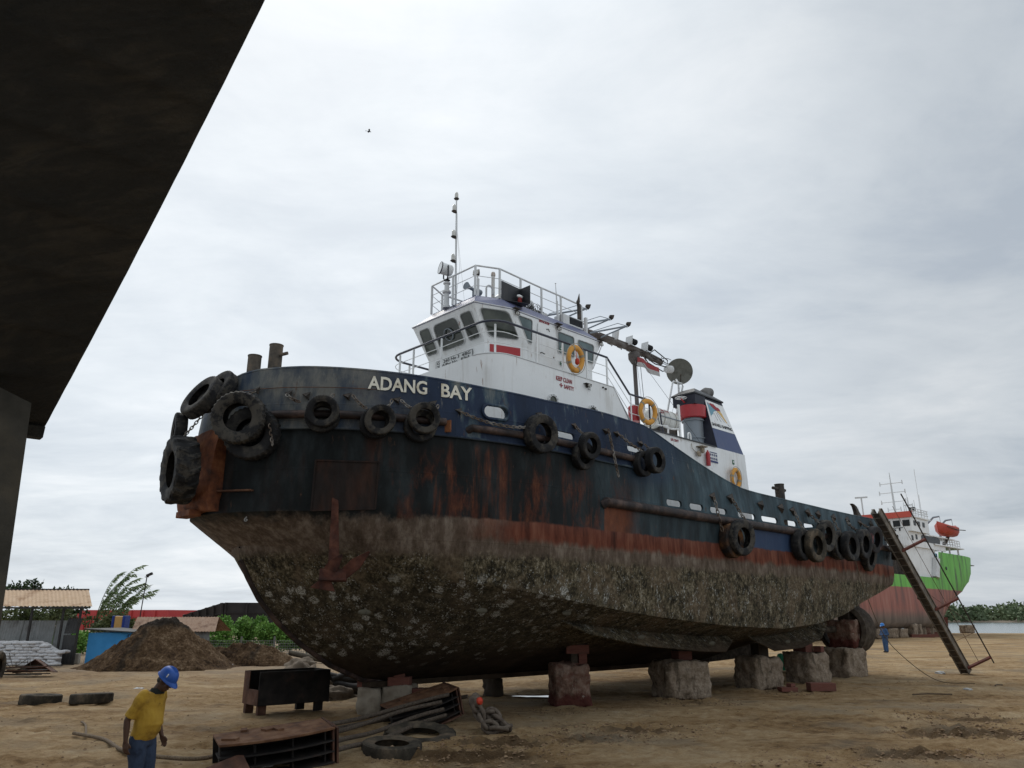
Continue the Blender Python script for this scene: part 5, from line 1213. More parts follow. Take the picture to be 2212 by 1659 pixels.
xx = -L_ / 2 - .012; m.prism([(xx, -D_ / 2, z_), (xx, D_ / 2, z_), (xx, D_ / 2, z_ + H_), (xx, .12, z_ + H_), (xx, .12, z_ + .34), (xx, -D_ / 2, z_ + .34)], (.022, 0, 0)); m.build('end_plate', 'scrap_rust', BX)
m = MB(); m.box((L_ / 2, 0, z_ + H_ / 2), (.022, D_, H_)); m.build('end_plate', 'scrap_black', BX)
for x, y in ((-.74, -.28), (-.82, .28), (.72, -.28), (.5, .28)):
    m = MB(); m.box((x, y, .11), (.20, .12, .22)); m.build('leg', 'scrap_rust' if x < 0 else 'scrap_black', BX)

def roller_frame(name, label, loc, rz, pitch, rollv, L=1.35, Wd=.95, H=.62, seed=1, flat=True):
    """rusty roller-fairlead: top plate on a ribbed open side"""
    t = thing(name, label, 'steel fairlead', loc, rz, 'rusty steel fairleads lying on the sand'); t.rotation_euler = (rollv, pitch, rz); rnd = random.Random(seed)
    m = MB(); bow = lambda x: -.16 * (x / L * 2) ** 2
    def strip(z, th, y0, y1, inset=0):
        r_ = []
        for i in range(13):
            x = -L / 2 + L * i / 12; r_.append([Vector((x, y0 + bow(x) * -1 + inset, z)), Vector((x, y1, z)), Vector((x, y1, z + th)), Vector((x, y0 + bow(x) * -1 + inset, z + th))])
        return r_
    m.loft(strip(H, .035, -Wd / 2, Wd / 2)); m.build('top_plate', 'plate_rust', t, bevel=.006)
    for k in range(3):
        m = MB(); m.loft(strip(H * (.16 + .27 * k), .022, -Wd / 2, Wd * .1, .03)); m.build('shelf', 'scrap_black', t)
    for x in (-.48, -.2, .12, .42):
        m = MB(); m.box((x * L, -Wd / 2 + .22 + (x * 2) ** 2 * .15, H / 2), (.022, .16, H)); m.build('rib', 'scrap_black', t)
    m = MB(); m.loft(strip(-.0, .03, -Wd / 2 + .05, Wd / 2)); m.build('base_plate', 'scrap_rust', t)
    m = MB(); m.box((0, Wd / 2 - .03, H / 2), (L, .03, H)); m.build('back_plate', 'scrap_black', t)
    m = MB(); m.box((L / 2 - .02, Wd * .1, H / 2 + .02), (.03, Wd * .8, H + .06)); m.box((L / 2 + .06, Wd * .1, H / 2), (.03, Wd * .7, H)); m.build('end_flange', 'scrap_rust', t)
    for k in range(4):
        m = MB(); s_ = rnd.uniform(.08, .16); m.box((rnd.uniform(-.45, .45) * L, rnd.uniform(-.1, .4) * Wd, H + .05), (s_ * 1.8, s_, .035), Matrix.Rotation(rnd.uniform(0, 3), 3, 'Z')); m.build('cleat', 'plate_rust', t)
    return t
mat('wire_rope', (.035, .026, .020), (.075, .058, .044), (.12, .095, .07), 26, .8, .6, .012)
mat('plate_rust', (.055, .027, .016), (.125, .060, .030), (.20, .115, .066), 3.5, .85, .5, .012)
roller_frame('fairlead', 'near rusty fairlead with an orange rust top plate', (-3.72, 13.3, -.16), R(27), R(-5), R(4), 1.75, .95, .60, 3)
roller_frame('fairlead', 'far rusty fairlead with ropes running through its ribs', (-1.90, 18.25, -.05), R(26), R(-15), R(4), 1.55, .95, .58, 5)
FP_ = MB(); FP_.prism([(-5.0, 12.1, -.1), (-4.15, 12.7, .22), (-4.05, 12.7, .22), (-3.7, 12.35, -.1)], (.02, -.05, .0)); tag(FP_.build('steel_plate', 'scrap_rust'), 'slanting rusty steel plate at the bottom edge by the near fairlead', 'steel plate')
for i, (pts, lab) in enumerate((
    ([(-1.35, 17.72, .62), (-2.1, 17.5, .46), (-3.0, 16.6, .28), (-3.6, 15.2, .3), (-3.7, 14.2, .42)], 'topmost wire rope strung between the two fairleads'),
    ([(-1.5, 17.62, .48), (-2.3, 17.2, .34), (-3.0, 16.0, .2), (-3.35, 14.9, .2), (-3.3, 14.0, .26)], 'second wire rope strung between the two fairleads'),
    ([(-1.45, 17.6, .34), (-2.0, 17.1, .24), (-2.6, 15.9, .12), (-3.0, 14.8, .14), (-3.0, 13.9, .18)], 'third wire rope strung between the two fairleads'),
    ([(-1.4, 17.6, .22), (-1.9, 16.9, .14), (-2.4, 15.4, .06), (-2.8, 14.4, .08), (-3.1, 13.6, .08)], 'lowest wire rope strung between the two fairleads'),
    ([(-1.0, 18.6, .5), (-1.9, 18.9, .32), (-2.7, 18.1, .10), (-3.3, 17.3, .06), (-3.9, 16.4, .03)], 'wire rope looping behind the far fairlead'))):
    rope(pts, .042, lab, 'wire_rope', 8, 'wire rope', 'wire ropes between the fairleads', 8, 'wire_rope')
rope([(-8.6, 16.4, .03), (-7.6, 15.6, .03), (-6.6, 14.3, .035), (-5.7, 13.7, .03), (-4.9, 13.6, .04), (-4.3, 13.9, .25)], .034, 'thick rope lying across the sand behind the yellow shirted worker', 'rope_brown')
rope([(-8.2, 16.1, .03), (-9.0, 17.6, .02), (-9.4, 18.2, .02)], .022, 'thin end of rope curling away on the sand')
mat('buoy_chain', (.075, .058, .044), (.125, .10, .078), (.055, .04, .032), 6, .9, .4, .008)
def big_chain():
    pts = [(-.74, 16.9, .62), (-.72, 16.85, .44), (-.62, 16.8, .27), (-.52, 16.72, .12), (-.34, 16.66, .08), (-.18, 16.7, .06), (-.08, 16.9, .07), (-.25, 17.05, .10), (-.45, 17.02, .20), (-.60, 17.0, .34), (-.46, 16.92, .36), (-.30, 16.85, .24), (-.16, 16.78, .14)]
    t = thing('stud_chain', 'heap of huge stud link chain at the right end of the far fairlead', 'chain')
    for i, (a, c) in enumerate(zip(pts, pts[1:])):
        a, c = Vector(a), Vector(c); d = (c - a).normalized(); x = d.orthogonal().normalized(); y = d.cross(x); x = (x * math.cos(i * 1.3) + y * math.sin(i * 1.3)); ct = (a + c) / 2; q = []
        for k in range(16):
            an = 2 * math.pi * k / 16; q.append(ct + d * (math.cos(an) * .17) + x * (math.sin(an) * .105))
        m = MB(); m.tube(q, .042, 8, closed=True); m.build('link', 'buoy_chain', t, smooth=60)
    m = MB(); m.lathe([(.085, -.1), (.12, -.08), (.13, 0), (.12, .08), (.085, .1)], (-.76, 16.88, .56), (.9, -.3, .2), 16); m.build('end_shackle', 'buoy_chain', t, smooth=40)
    m = MB(); m.lathe([(.07, 0), (.075, .08), (.02, .12), (0, .12)], (-.70, 16.82, .57), (.8, -.6, .15), 12); m.build('red_pin', 'float_red', t, smooth=40)
big_chain()
GG = 'tyres lying on the sand'
put_tyre('truck', (-12.75, 22.35, .07), (0.03, .04, 1), 'leftmost tyre lying flat on the sand, half sunk', GG, 'tyre_dusty'); put_tyre('truck', (-11.25, 22.1, .13), (-.03, .05, 1), 'knobbly tyre lying flat on the sand left of the worker', GG, 'tyre_dusty')
put_tyre('truck', (-2.12, 14.80, -.02), (.02, -.04, 1), 'muddy tyre lying flat between the fairleads, nearest the camera', GG, 'tyre_dusty', (1.18, 1.0, 1)); put_tyre('tractor', (-1.80, 16.3, -.13), (.06, -.14, 1), 'broad ribbed tyre half buried under the far fairlead', GG, 'tyre_dusty')
put_tyre('big', (-19.6, 30.9, .40), (.95, .2, .0), 'tyre standing at the left edge by the scrap heap', GG, 'tyre_dusty')
# rolled tarpaulins and hoses behind the box
mat('tarp_brown', (.115, .09, .065), (.17, .135, .10), (.085, .068, .05), 3, .95, .6, .02)
mat('hose_black', (.012, .011, .011), (.03, .026, .023), None, 4, .7, .3)
def lumpy(name, label, cat, c, r, m, seed, rz=0, g=None, amp=.3, fr=2.0):
    mb = MB(); mb.ball((0, 0, 0), (1, 1, 1), 28, rings=16); me = mb.mesh(name)
    for v in me.vertices:
        p = v.co.normalized(); f = 1 + amp * noise.fractal(p * fr + Vector((seed * 3.3, seed, 0)), 1.0, 2.0, 4); v.co = Vector((p.x * r[0] * f, p.y * r[1] * f, max(-.02, p.z * r[2] * f)))
    me.polygons.foreach_set('use_smooth', [True] * len(me.polygons)); o = link(name, me, m); o.location = c; o.rotation_euler = (0, 0, rz); return tag(o, label, cat, g)
lumpy('tarpaulin', 'crumpled grey brown tarpaulin heaped behind the steel box', 'tarpaulin', (-6.3, 24.3, -.05), (.95, .6, .92), 'tarp_brown', 2, .1, 'crumpled tarpaulins', .34); lumpy('tarpaulin', 'small light tarpaulin bundle right of the steel box', 'tarpaulin', (-5.1, 23.6, -.03), (.62, .3, .34), 'tarp_brown', 5, .5, 'crumpled tarpaulins', .3); lumpy('tarpaulin', 'low tarpaulin lying by the box corner', 'tarpaulin', (-5.55, 23.3, -.05), (.5, .3, .26), 'tarp_brown', 8, -.4, 'crumpled tarpaulins', .4)
for i, (a, c, r_, lab) in enumerate((((-6.0, 23.8, .5), (-4.5, 25.6, .36), .15, 'upper black hose roll behind the steel box'), ((-5.9, 24.0, .22), (-4.2, 25.4, .16), .17, 'lower black hose roll behind the steel box'), ((-5.4, 24.4, .42), (-4.2, 26.2, .55), .11, 'thin black hose leaning on the rolls'))):
    a, c = Vector(a), Vector(c); rope([a, a.lerp(c, .3) + Vector((0, .05, .06)), a.lerp(c, .65) - Vector((0, 0, .05)), c], r_, lab, 'hose_black', 10, 'hose', 'black hoses behind the box', 6, 'hose')

# ------------------------------------------------------------------ ground, water, far shore
def shore_y(x): return lerp([(-40, 6000), (-6, 900), (8, 260), (20, 150), (35, 126), (50, 120.5), (75, 119), (140, 116), (400, 110)], x)
BERMS = [(1.52, 21.55, .72), (4.86, 23.75, .92), (8.05, 26.7, .85), (10.45, 28.95, .9), (13.0, 31.9, 1.0), (-3.05, 19.8, .75)]
TRACKS = [(c + o, sl, am, kx, dp_) for c, sl, am, kx, dp_ in ((12.6, .03, .5, .25, .065), (17.6, -.06, .9, .16, .07), (24.0, .10, 1.2, .11, .07), (15.2, .22, .5, .3, .055)) for o in (0, 1.75)]
DIG = [(5.0, 22.6, 1.2, .4), (1.2, 20.6, .8, .3), (8.6, 25.4, 1.0, .3), (9.3, 16.9, 1.6, .9), (6.8, 14.4, 1.3, .6), (-.7, 14.3, 1.5, .7), (-.2, 15.6, 1.2, .6), (1.4, 16.2, 1.3, .5), (2.6, 17.4, 1.6, .5), (10.5, 19.0, 1.6, .5), (4.5, 12.8, 1.5, .5)]


def ground_h(x, y, fine=True):
    p = Vector((x, y, 0)); h = 0
    if y < 75:
        f = 1 if y < 35 else (75 - y) / 40
        h += f * (.05 * noise.noise(Vector((x * .13, y * .22, 3))) + .035 * noise.noise(Vector((x * .5, y * 1.1, 7))))
        rut = noise.noise(Vector((x * .10 + y * .02, y * .9, 11))); h -= f * .05 * max(0, .25 - abs(rut - .1)) / .25
        for c0, sl, am, kx, dp_ in TRACKS:
            dy = abs(y - (c0 + sl * x + am * math.sin(x * kx)))
            if dy < .6: h += f * dp_ * (-math.exp(-(dy / .17) ** 2) + .55 * math.exp(-((dy - .34) / .12) ** 2)) * (.55 + .45 * math.sin(x * 15 + c0))
        for bx, by, br in BERMS:
            d = math.hypot(x - bx, y - by)
            if d < br + .6: h += .09 * math.exp(-((d - br) / .22) ** 2) * (.5 + noise.noise(Vector((x * 3, y * 3, 4))))
        if y < 40:
            rg = max(0, noise.noise(Vector((x * .28, y * .5, 21))) - .12)
            h += f * (.020 * noise.fractal(Vector((x * 2.2, y * 3.2, 1)), 1, 2, 3) + .11 * rg * noise.turbulence(Vector((x * 4.5, y * 6, 5)), 3, False))
            for dx, dy, rx, a in DIG:
                d = ((x - dx) / rx) ** 2 + ((y - dy) / (rx * .55)) ** 2
                if d < 2.2:
                    w = math.exp(-d * 1.3) * a; h += w * (.27 * noise.turbulence(Vector((x * 3.6, y * 5.0, 9)), 4, False) - .10 + .05 * math.sin(3 * d))
        if -1.0 < y - 20 < 14 and -4 < x < 15: pass
    d = y - shore_y(x)
    if d > 0: t = min(1, d / 12); h -= 1.8 * t * t * (3 - 2 * t)
    return h


def ground_material():
    m, b, bs = newmat('sandy_ground'); p = b.pos(); x, y, z = b.sep(p)
    n1 = b.noise(b.map(p, (.45, .75, 1)), .55, 8, .65, .6); n2 = b.noise(b.map(p, (.9, 1.2, 1)), 3.4, 12, .76, .2); n3 = b.noise(p, 26, 6, .7)
    f = b.add(b.mul(n1, .5), b.mul(n2, .5))
    col = b.ramp(f, [(.36, (.15, .085, .038)), (.44, (.33, .208, .098)), (.52, (.47, .325, .175)), (.60, (.57, .43, .265)), (.70, (.64, .54, .40))])
    at_ = b.n('ShaderNodeAttribute'); at_.attribute_name = 'damp'; col = b.mix(b.mul(b.sm(b.add(at_.outputs['Fac'], b.mul(b.sub(n2, .5), .9)), .32, .62), .8), col, b.ramp(n3, [(.35, (.055, .031, .016)), (.65, (.13, .080, .042))]))
    wet = b.mul(b.sm(b.noise(b.map(p, (.4, 1.1, 1)), 1.1, 6, .65, .5), .57, .70), .55)
    col = b.mix(wet, col, (.085, .055, .032))
    grey = b.mul(b.sm(b.noise(p, .35, 4), .50, .66), .55); col = b.mix(grey, col, (.27, .225, .165))
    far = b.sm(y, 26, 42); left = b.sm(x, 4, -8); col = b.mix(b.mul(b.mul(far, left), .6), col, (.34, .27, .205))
    peb = b.sm(b.vor(p, 17), .16, .07); col = b.mix(b.mul(peb, b.mul(b.sm(b.noise(p, 3, 3), .52, .62), .75)), col, (.12, .095, .07))
    wp = b.sm(b.vor(b.map(p, (1, 1, 1), (3.3, 1.1, 0)), 3.1), .055, .03); col = b.mix(b.mul(wp, .7), col, (.50, .46, .39))
    col = b.mix(b.mul(b.sm(n3, .5, .72), .35), col, (.09, .065, .042))
    b.put(bs.inputs['Base Color'], col); bs.inputs['Roughness'].default_value = .95; bs.inputs['Specular IOR Level'].default_value = .15
    b.put(bs.inputs['Normal'], b.bump(b.add(b.mul(n2, 2.6), b.add(n3, b.mul(b.noise(p, 9, 9, .75), 2.4))), 1.0, .06))


ground_material()
m_, b_, bs_ = newmat('puddle_water'); bs_.inputs['Base Color'].default_value = (.05, .04, .03, 1); bs_.inputs['Roughness'].default_value = .06; bs_.inputs['Specular IOR Level'].default_value = .6
ys = [-8 + .5 * i for i in range(32)]
while ys[-1] < 45: ys.append(ys[-1] + max(.06, (ys[-1] - 5) * .0066))
while ys[-1] < 160: ys.append(ys[-1] * 1.03)
while ys[-1] < 5200: ys.append(ys[-1] * 1.25)
rows = []
for y in ys:
    hw = max(12, y * .80 + 3) if y < 60 else y * 1.0 + 6; rows.append([(hw * (i / 190 - 1), y, ground_h(hw * (i / 190 - 1), y)) for i in range(381)])
def damp(x, y):
    v = 0
    for dx, dy, rx, a in DIG: v = max(v, math.exp(-(((x - dx) / rx) ** 2 + ((y - dy) / (rx * .55)) ** 2) * 1.1) * min(1, a * 1.25))
    for c0, sl, am, kx, dp_ in TRACKS: v = max(v, .36 * math.exp(-((y - (c0 + sl * x + am * math.sin(x * kx))) / .2) ** 2) * (.75 + .25 * math.sin(x * 15 + c0)))
    return v
m = MB(); m.grid(rows); gr_ = tag(m.build('ground', 'sandy_ground', smooth=70), kind='structure')
da_ = gr_.data.attributes.new('damp', 'FLOAT', 'POINT'); da_.data.foreach_set('value', [damp(v.co.x, v.co.y) if 8 < v.co.y < 32 else 0.0 for v in gr_.data.vertices])
m = MB(); m.raw([(.9 + .8 * math.cos(a) * (1 + .25 * math.sin(3 * a)), 23.6 + .22 * math.sin(a) * (1 + .3 * math.cos(5 * a)), .045) for a in [i * math.pi / 16 for i in range(32)]], [tuple(range(32))]); tag(m.build('puddle', 'puddle_water'), kind='structure')
m_, b_, bs_ = newmat('sea_water'); pw_ = b_.pos()
bs_.inputs['Base Color'].default_value = (.10, .14, .15, 1); bs_.inputs['Roughness'].default_value = .16; bs_.inputs['Specular IOR Level'].default_value = .6
b_.put(bs_.inputs['Normal'], b_.bump(b_.noise(b_.map(pw_, (.5, 1.4, 1)), .9, 5), .25, .15))
m = MB(); m.grid([[(x, y, -.42) for x in (-60, 0, 200, 900, 4000)] for y in (112, 200, 500, 2000, 5000)]); tag(m.build('sea', 'sea_water'), kind='structure')
mat('mud_shore', (.14, .11, .08), (.20, .165, .125), None, .2, .95, 0)
m = MB(); m.loft([[(x, 430 + 12 * math.sin(x * .01), -1), (x, 436 + 12 * math.sin(x * .01), .5), (x, 900, 2.5), (x, 900, -1)] for x in (-100, 60, 160, 260, 360, 460, 700, 1200)]); tag(m.build('far_shore', 'mud_shore'), kind='structure')


def leaf_mat(name, cs, sc=.6, tr=.25):
    m, b, bs = newmat(name); f = b.noise(b.pos(), sc, 5, .7)
    b.put(bs.inputs['Base Color'], b.ramp(f, [(.34, cs[0]), (.5, cs[1]), (.66, cs[2])])); bs.inputs['Roughness'].default_value = .65
    bs.inputs['Specular IOR Level'].default_value = .25


leaf_mat('leaf_dark', ((.014, .026, .010), (.030, .055, .018), (.055, .085, .028)))
leaf_mat('leaf_bright', ((.07, .16, .025), (.13, .27, .05), (.20, .34, .08)), 1.2)
leaf_mat('leaf_olive', ((.045, .06, .022), (.085, .105, .040), (.13, .14, .06)))
leaf_mat('leaf_mangrove_hazed', ((.075, .105, .055), (.12, .16, .08), (.17, .205, .11)), .08)  # paler and greyer: distance haze mixed into the leaf colour
mat('bark', (.05, .04, .03), (.09, .075, .055), None, 6, .9, .5, .02)


def leafcard(mb, c, d, n, L, w):
    x = d * L; y = n * w; mb.raw([c - y * .2, c + x * .45 - y, c + x, c + x * .45 + y, ], [(0, 1, 2, 3)])


def rv(r): 
    while True:
        v = Vector((r.uniform(-1, 1), r.uniform(-1, 1), r.uniform(-1, 1)))
        if .05 < v.length < 1: return v


def crown(mb, c, rad, n, L, rnd, clumps=9, droop=0):
    c = Vector(c); cl = []
    for _ in range(clumps):
        v = rv(rnd); cl.append((c + Vector((v.x * rad[0], v.y * rad[1], v.z * rad[2])) * .8, rnd.uniform(.28, .5)))
    for _ in range(n):
        cc, k = rnd.choice(cl); v = rv(rnd).normalized() * rnd.uniform(.45, 1); p = cc + Vector((v.x * rad[0], v.y * rad[1], v.z * rad[2])) * k
        d = (v + rv(rnd) * .8 + Vector((0, 0, -droop))).normalized(); nn = d.cross(rv(rnd)).normalized(); s = rnd.uniform(.6, 1.3); leafcard(mb, p, d, nn, L * s, L * .32 * s)


def tree(name, label, loc, h, rad, n, L, lm, seed, group=None, cat='tree', cz=.68, clumps=9):
    t = thing(name, label, cat, loc, 0, group); rnd = random.Random(seed)
    m = MB(); top = Vector((rnd.uniform(-.2, .2), 0, h * .8)); m.tube([(0, 0, -.1), (rnd.uniform(-.1, .1), 0, h * .4), top], [.10 * h / 5, .07 * h / 5, .02], 7)
    for k in range(6):
        a = rnd.uniform(0, 6.28); z = h * rnd.uniform(.3, .7); e = Vector((math.cos(a) * rad[0] * .7, math.sin(a) * rad[1] * .7, z + rad[2] * rnd.uniform(.1, .7))); m.tube([(0, 0, z * .9), (e.x * .5, e.y * .5, (z + e.z) / 2 + .1), e], [.04 * h / 5, .03 * h / 5, .008], 5)
    m.build('trunk', 'bark', t, smooth=50); m = MB(); crown(m, (0, 0, h * cz), rad, n, L, rnd, clumps); m.build('crown', lm, t, fix=False); return t


def left_yard():
    mat('roof_tan', (.44, .30, .19), (.50, .36, .24), (.31, .19, .11), 1.2, .85, .2); mat('roof_brown', (.22, .135, .09), (.30, .20, .14), (.15, .085, .055), 2, .85, .2)
    mat('tin_grey', (.17, .18, .18), (.24, .25, .25), (.12, .115, .11), 1.1, .6, .1, metal=.3); mat('tin_dark', (.030, .030, .032), (.05, .05, .05), None, 2, .7); mat('shed_blue', (.04, .25, .56), (.055, .30, .64), None, 1.2, .55, .1); mat('post_dark', (.035, .032, .03), None, None, 4, .8)
    def corr(mb, a, bb, up, pitch=.15, dep=.035, nrm_=(0, -1, 0)):
        """corrugated sheet from a to bb, raised by up"""
        a, bb, up = Vector(a), Vector(bb), Vector(up); nn = Vector(nrm_); n = max(4, int((bb - a).length / pitch) * 2); r0 = []; r1 = []
        for i in range(n + 1):
            o_ = nn * (dep if i % 2 else 0); p = a.lerp(bb, i / n) + o_; r0.append(p); r1.append(p + up)
        mb.grid([r0, r1])
        mb.grid([[p - nn * .012 for p in r0], [p - nn * .012 for p in r1]])
    S = thing('storage_shed', 'open sided shed with a tan tin roof and corrugated wall behind the white sacks', 'shed', (-23.5, 41, 0))
    m = MB(); corr(m, (-3, -1.6, 2.72), (2.8, -1.6, 2.72), (-1.3, 1.9, .85), .20, .035, (0, -.4, .9)); m.build('roof', 'roof_tan', S)
    m = MB(); m.box((-.75, -1.55, 2.66), (6.5, .06, .08)); m.tube([(-4.3, .3, 3.58), (1.5, .3, 3.58)], .06, 6); m.build('eave_beam', 'post_dark', S)
    for x in (-2.6, -.2, 1.35, 2.2):
        m = MB(); m.box((x, -1.45, 1.33), (.09, .09, 2.66)); m.build('post', 'post_dark', S)
    m = MB()
    for i in range(6): corr(m, (-3.6 + i * .85, -.9 + .07 * (i % 2), 0), (-2.75 + i * .85, -.9 + .07 * (i % 2), 0), (.05 * math.sin(i), .25, 2.06), .13, .03)
    m.build('corrugated_wall', 'tin_grey', S, smooth=None)
    m = MB(); corr(m, (1.45, -1.3, 0), (2.12, -1.3, 0), (0, 0, 1.38), .16, .02); corr(m, (1.45, -1.3, 1.45), (2.1, -1.2, 1.45), (0, .2, .72), .13, .03); m.build('dark_panel', 'tin_dark', S)
    B = thing('blue_hut', 'small bright blue hut with a thin flat roof between shed and dirt mound', 'hut', (-20.5, 42.0, -.04))
    m = MB(); m.prism([(-1.0, -1, 0), (1.1, .2, 0), (1.0, 2.5, 0), (-1.0, 2.5, 0)], (0, 0, 1.5)); m.build('walls', 'shed_blue', B); m = MB(); m.prism([(-1.15, -1.25, 1.66), (2.4, .6, 1.36), (2.2, 2.9, 1.36), (-1.15, 2.7, 1.66)], (0, 0, .05)); m.build('roof', 'tin_dark', B)
    m = MB(); m.box((.86, -.02, .7), (.5, .03, 1.3), Matrix.Rotation(R(30), 3, 'Z')); m.build('door', 'shed_blue', B); m = MB(); m.tube([(.62, -.16, 0), (.62, -.16, 1.4)], .025, 5); m.tube([(.62, -.16, 1.36), (1.1, .12, 1.36)], .02, 5); m.build('door_frame', 'post_dark', B)
    m = MB(); m.box((0, 0, .25), (.32, .2, .5)); o = m.build('white_drum', 'rope_white', bevel=.05); o.location = (-21.5, 40.2, 0); tag(o, 'small white drum at the corner of the blue hut', 'drum')
    # sacks
    mat('sack_white', (.40, .40, .41), (.49, .49, .50), (.30, .295, .29), 5, .8, .3, .01)
    mb = MB(); mb.ball((0, 0, 0), (1, 1, 1), 14, rings=8); sm = mb.mesh('sack')
    for v in sm.vertices:
        c = v.co; sq = lambda a, e: math.copysign(abs(a) ** e, a); v.co = Vector((.235 * sq(c.x, .55), .20 * sq(c.y, .6), .085 * sq(c.z, .8) * (1 + .08 * math.sin(9 * c.x))))
    sm.polygons.foreach_set('use_smooth', [True] * len(sm.polygons)); sm.materials.append(MATS['sack_white']); rnd = random.Random(4)
    for lay in range(8):
        xr = -21.65 - max(0, lay - 4) * .33 - (.12 if lay > 4 else 0); n = int((xr + 25.2) / .40)
        for i in range(n):
            for k in range(2 if (lay >= 7 or (lay == 4 and i < 3)) else 1):
                o = bpy.data.objects.new('sack', sm); SC.collection.objects.link(o); o.location = (xr - .40 * i - .2 * (lay % 2) + rnd.uniform(-.04, .04), 38.7 + .03 * lay + k * .42 + rnd.uniform(-.05, .05), .08 + lay * .135 + rnd.uniform(-.012, .012)); o.rotation_euler = (rnd.uniform(-.12, .12), rnd.uniform(-.1, .1), rnd.uniform(-.12, .12)); s_ = rnd.uniform(.93, 1.1); o.scale = (s_, s_, rnd.uniform(.9, 1.1))
                tag(o, 'filled white sack in the big stack in front of the corrugated wall', 'sack', 'white sacks stacked by the shed')
    mb = MB(); mb.loft([[(-25.2, 38.9, z), (-21.8 - (max(0, z - .6)) * 1.8, 38.9, z), (-21.8 - (max(0, z - .6)) * 1.8, 39.4, z), (-25.2, 39.4, z)] for z in (0, .6, 1.05)])
    o = mb.build('sack_core', 'sack_white'); tag(o, 'sacks in the hidden rows of the stack', 'sacks', None, 'stuff')
    # scrap heap
    H = thing('scrap_heap', 'heap of planks, rods and rusty sheet at the left edge of the yard', 'scrap', (-19.0, 32, 0))
    for i in range(16):
        m = MB(); a = Vector((rnd.uniform(-1.4, -.2), rnd.uniform(-.4, .5), .05 + i * .022)); m.bar(a, a + Vector((rnd.uniform(.8, 1.9), rnd.uniform(-.3, .3), rnd.uniform(-.03, .05))), rnd.uniform(.05, .14), .035); m.build('plank', ['tin_grey', 'scrap_rust', 'bark', 'hose_black'][i % 4], H)
    m = MB(); m.prism([(-.5, -.1, .12), (.2, .1, .62), (1.0, .0, .16), (.9, .6, .12), (.1, .6, .58), (-.5, .5, .1)], (0, .02, .02)); m.build('bent_sheet', 'scrap_rust', H)
    for i in range(5):
        m = MB(); m.tube([(rnd.uniform(-1.2, .2), 0, .3), (rnd.uniform(-1.2, .2), 0, rnd.uniform(.6, 1.0))], .012, 4); m.build('rod', 'dark_steel', H)
    # mounds
    def soil(name):
        m, b, bs = newmat(name); p = b.coord(); x, y, z = b.sep(p)
        f = b.add(b.mul(b.noise(b.map(p, (1, 1, .35)), 1.1, 6, .65, .4), .45), b.mul(b.noise(p, 9, 9, .75), .55)); bs.inputs['Specular IOR Level'].default_value = .08
        c = b.ramp(f, [(.38, (.014, .009, .006)), (.46, (.052, .031, .017)), (.54, (.110, .068, .037)), (.64, (.24, .175, .115))])
        dk = b.mul(b.sm(b.add(z, b.mul(b.noise(p, 1.6, 4), 1.0)), 2.05, 2.45), .9); strk = b.mul(b.mul(b.sm(x, -.45, -.2), b.sm(x, .35, .05)), b.sm(b.noise(b.map(p, (1, 1, .3)), 2, 5), .42, .56))
        c = b.mix(b.m('MAXIMUM', dk, b.mul(strk, .7)), c, (.020, .017, .014)); b.put(bs.inputs['Base Color'], c); bs.inputs['Roughness'].default_value = .97; b.put(bs.inputs['Normal'], b.bump(b.noise(p, 7, 10, .75), 1.0, .14))
    soil('mound_soil')
    def mound(name, label, c, prof, ry, seed):
        """prof: height along x"""
        x0, x1 = prof[0][0], prof[-1][0]; rows = []; NX, NY = 150, 70
        for j in range(NY + 1):
            v = j / NY * 2 - 1; r_ = []
            for i in range(NX + 1):
                x = x0 + (x1 - x0) * i / NX; hh = lerp(prof, x); cone = max(0, 1 - abs(v)); hgt = hh * min(1, cone * 1.12) ** .92
                p = Vector((x, v * ry, hgt)); hgt += (.20 * noise.fractal(p * 1.6 + Vector((seed, 0, 0)), .8, 2, 6) * min(1, hh)) if cone > 0 else 0
                r_.append((x, v * ry * (.55 + .45 * min(1, hh / 1.5)), hgt - .04))
            rows.append(r_)
        m = MB(); m.grid(rows); o = m.build(name, 'mound_soil', smooth=70); o.location = c; return tag(o, label, 'mound', 'dirt mounds in the yard')
    mound('dirt_mound', 'large pointed mound of brown and black dirt left of the bow', (-16.6, 37.6, 0), [(-3.4, 0), (-2.6, .38), (-1.3, 1.25), (-.55, 1.85), (-.15, 2.24), (.75, 2.26), (1.1, 1.95), (2.0, 1.30), (2.9, .72), (3.6, .1), (3.8, 0)], 2.9, 3)
    mound('dirt_mound', 'low flat mound of dark soil close to the hull of the tug', (-12.6, 40.3, 0), [(-2.9, 0), (-2.2, .72), (-1.2, .92), (.3, 1.0), (1.0, .7), (1.8, .25), (2.3, 0)], 1.7, 9)
    lumpy('tarpaulin', 'pale tarpaulin scrap on the ground beside the low dirt mound', 'tarpaulin', (-10.1, 39.2, 0), (.7, .3, .35), 'tarp_brown', 12, 0, 'crumpled tarpaulins', .4)
    for i in range(3):
        a = Vector((-11.3 + i * .5, 41.2, .5 - i * .1)); m = MB(); m.tube([a, a + Vector((1.6, .2, -.35))], .13, 8); tag(m.build('log', 'bark', smooth=50), ['topmost', 'middle', 'lowest'][i] + ' of the logs piled by the low dirt mound', 'log', 'logs by the low mound')
    # hut, tank, lamp, fence
    Hh = thing('tin_hut', 'low hut with a rusty brown tin roof half hidden by the large dirt mound', 'hut', (-18.6, 45, 0))
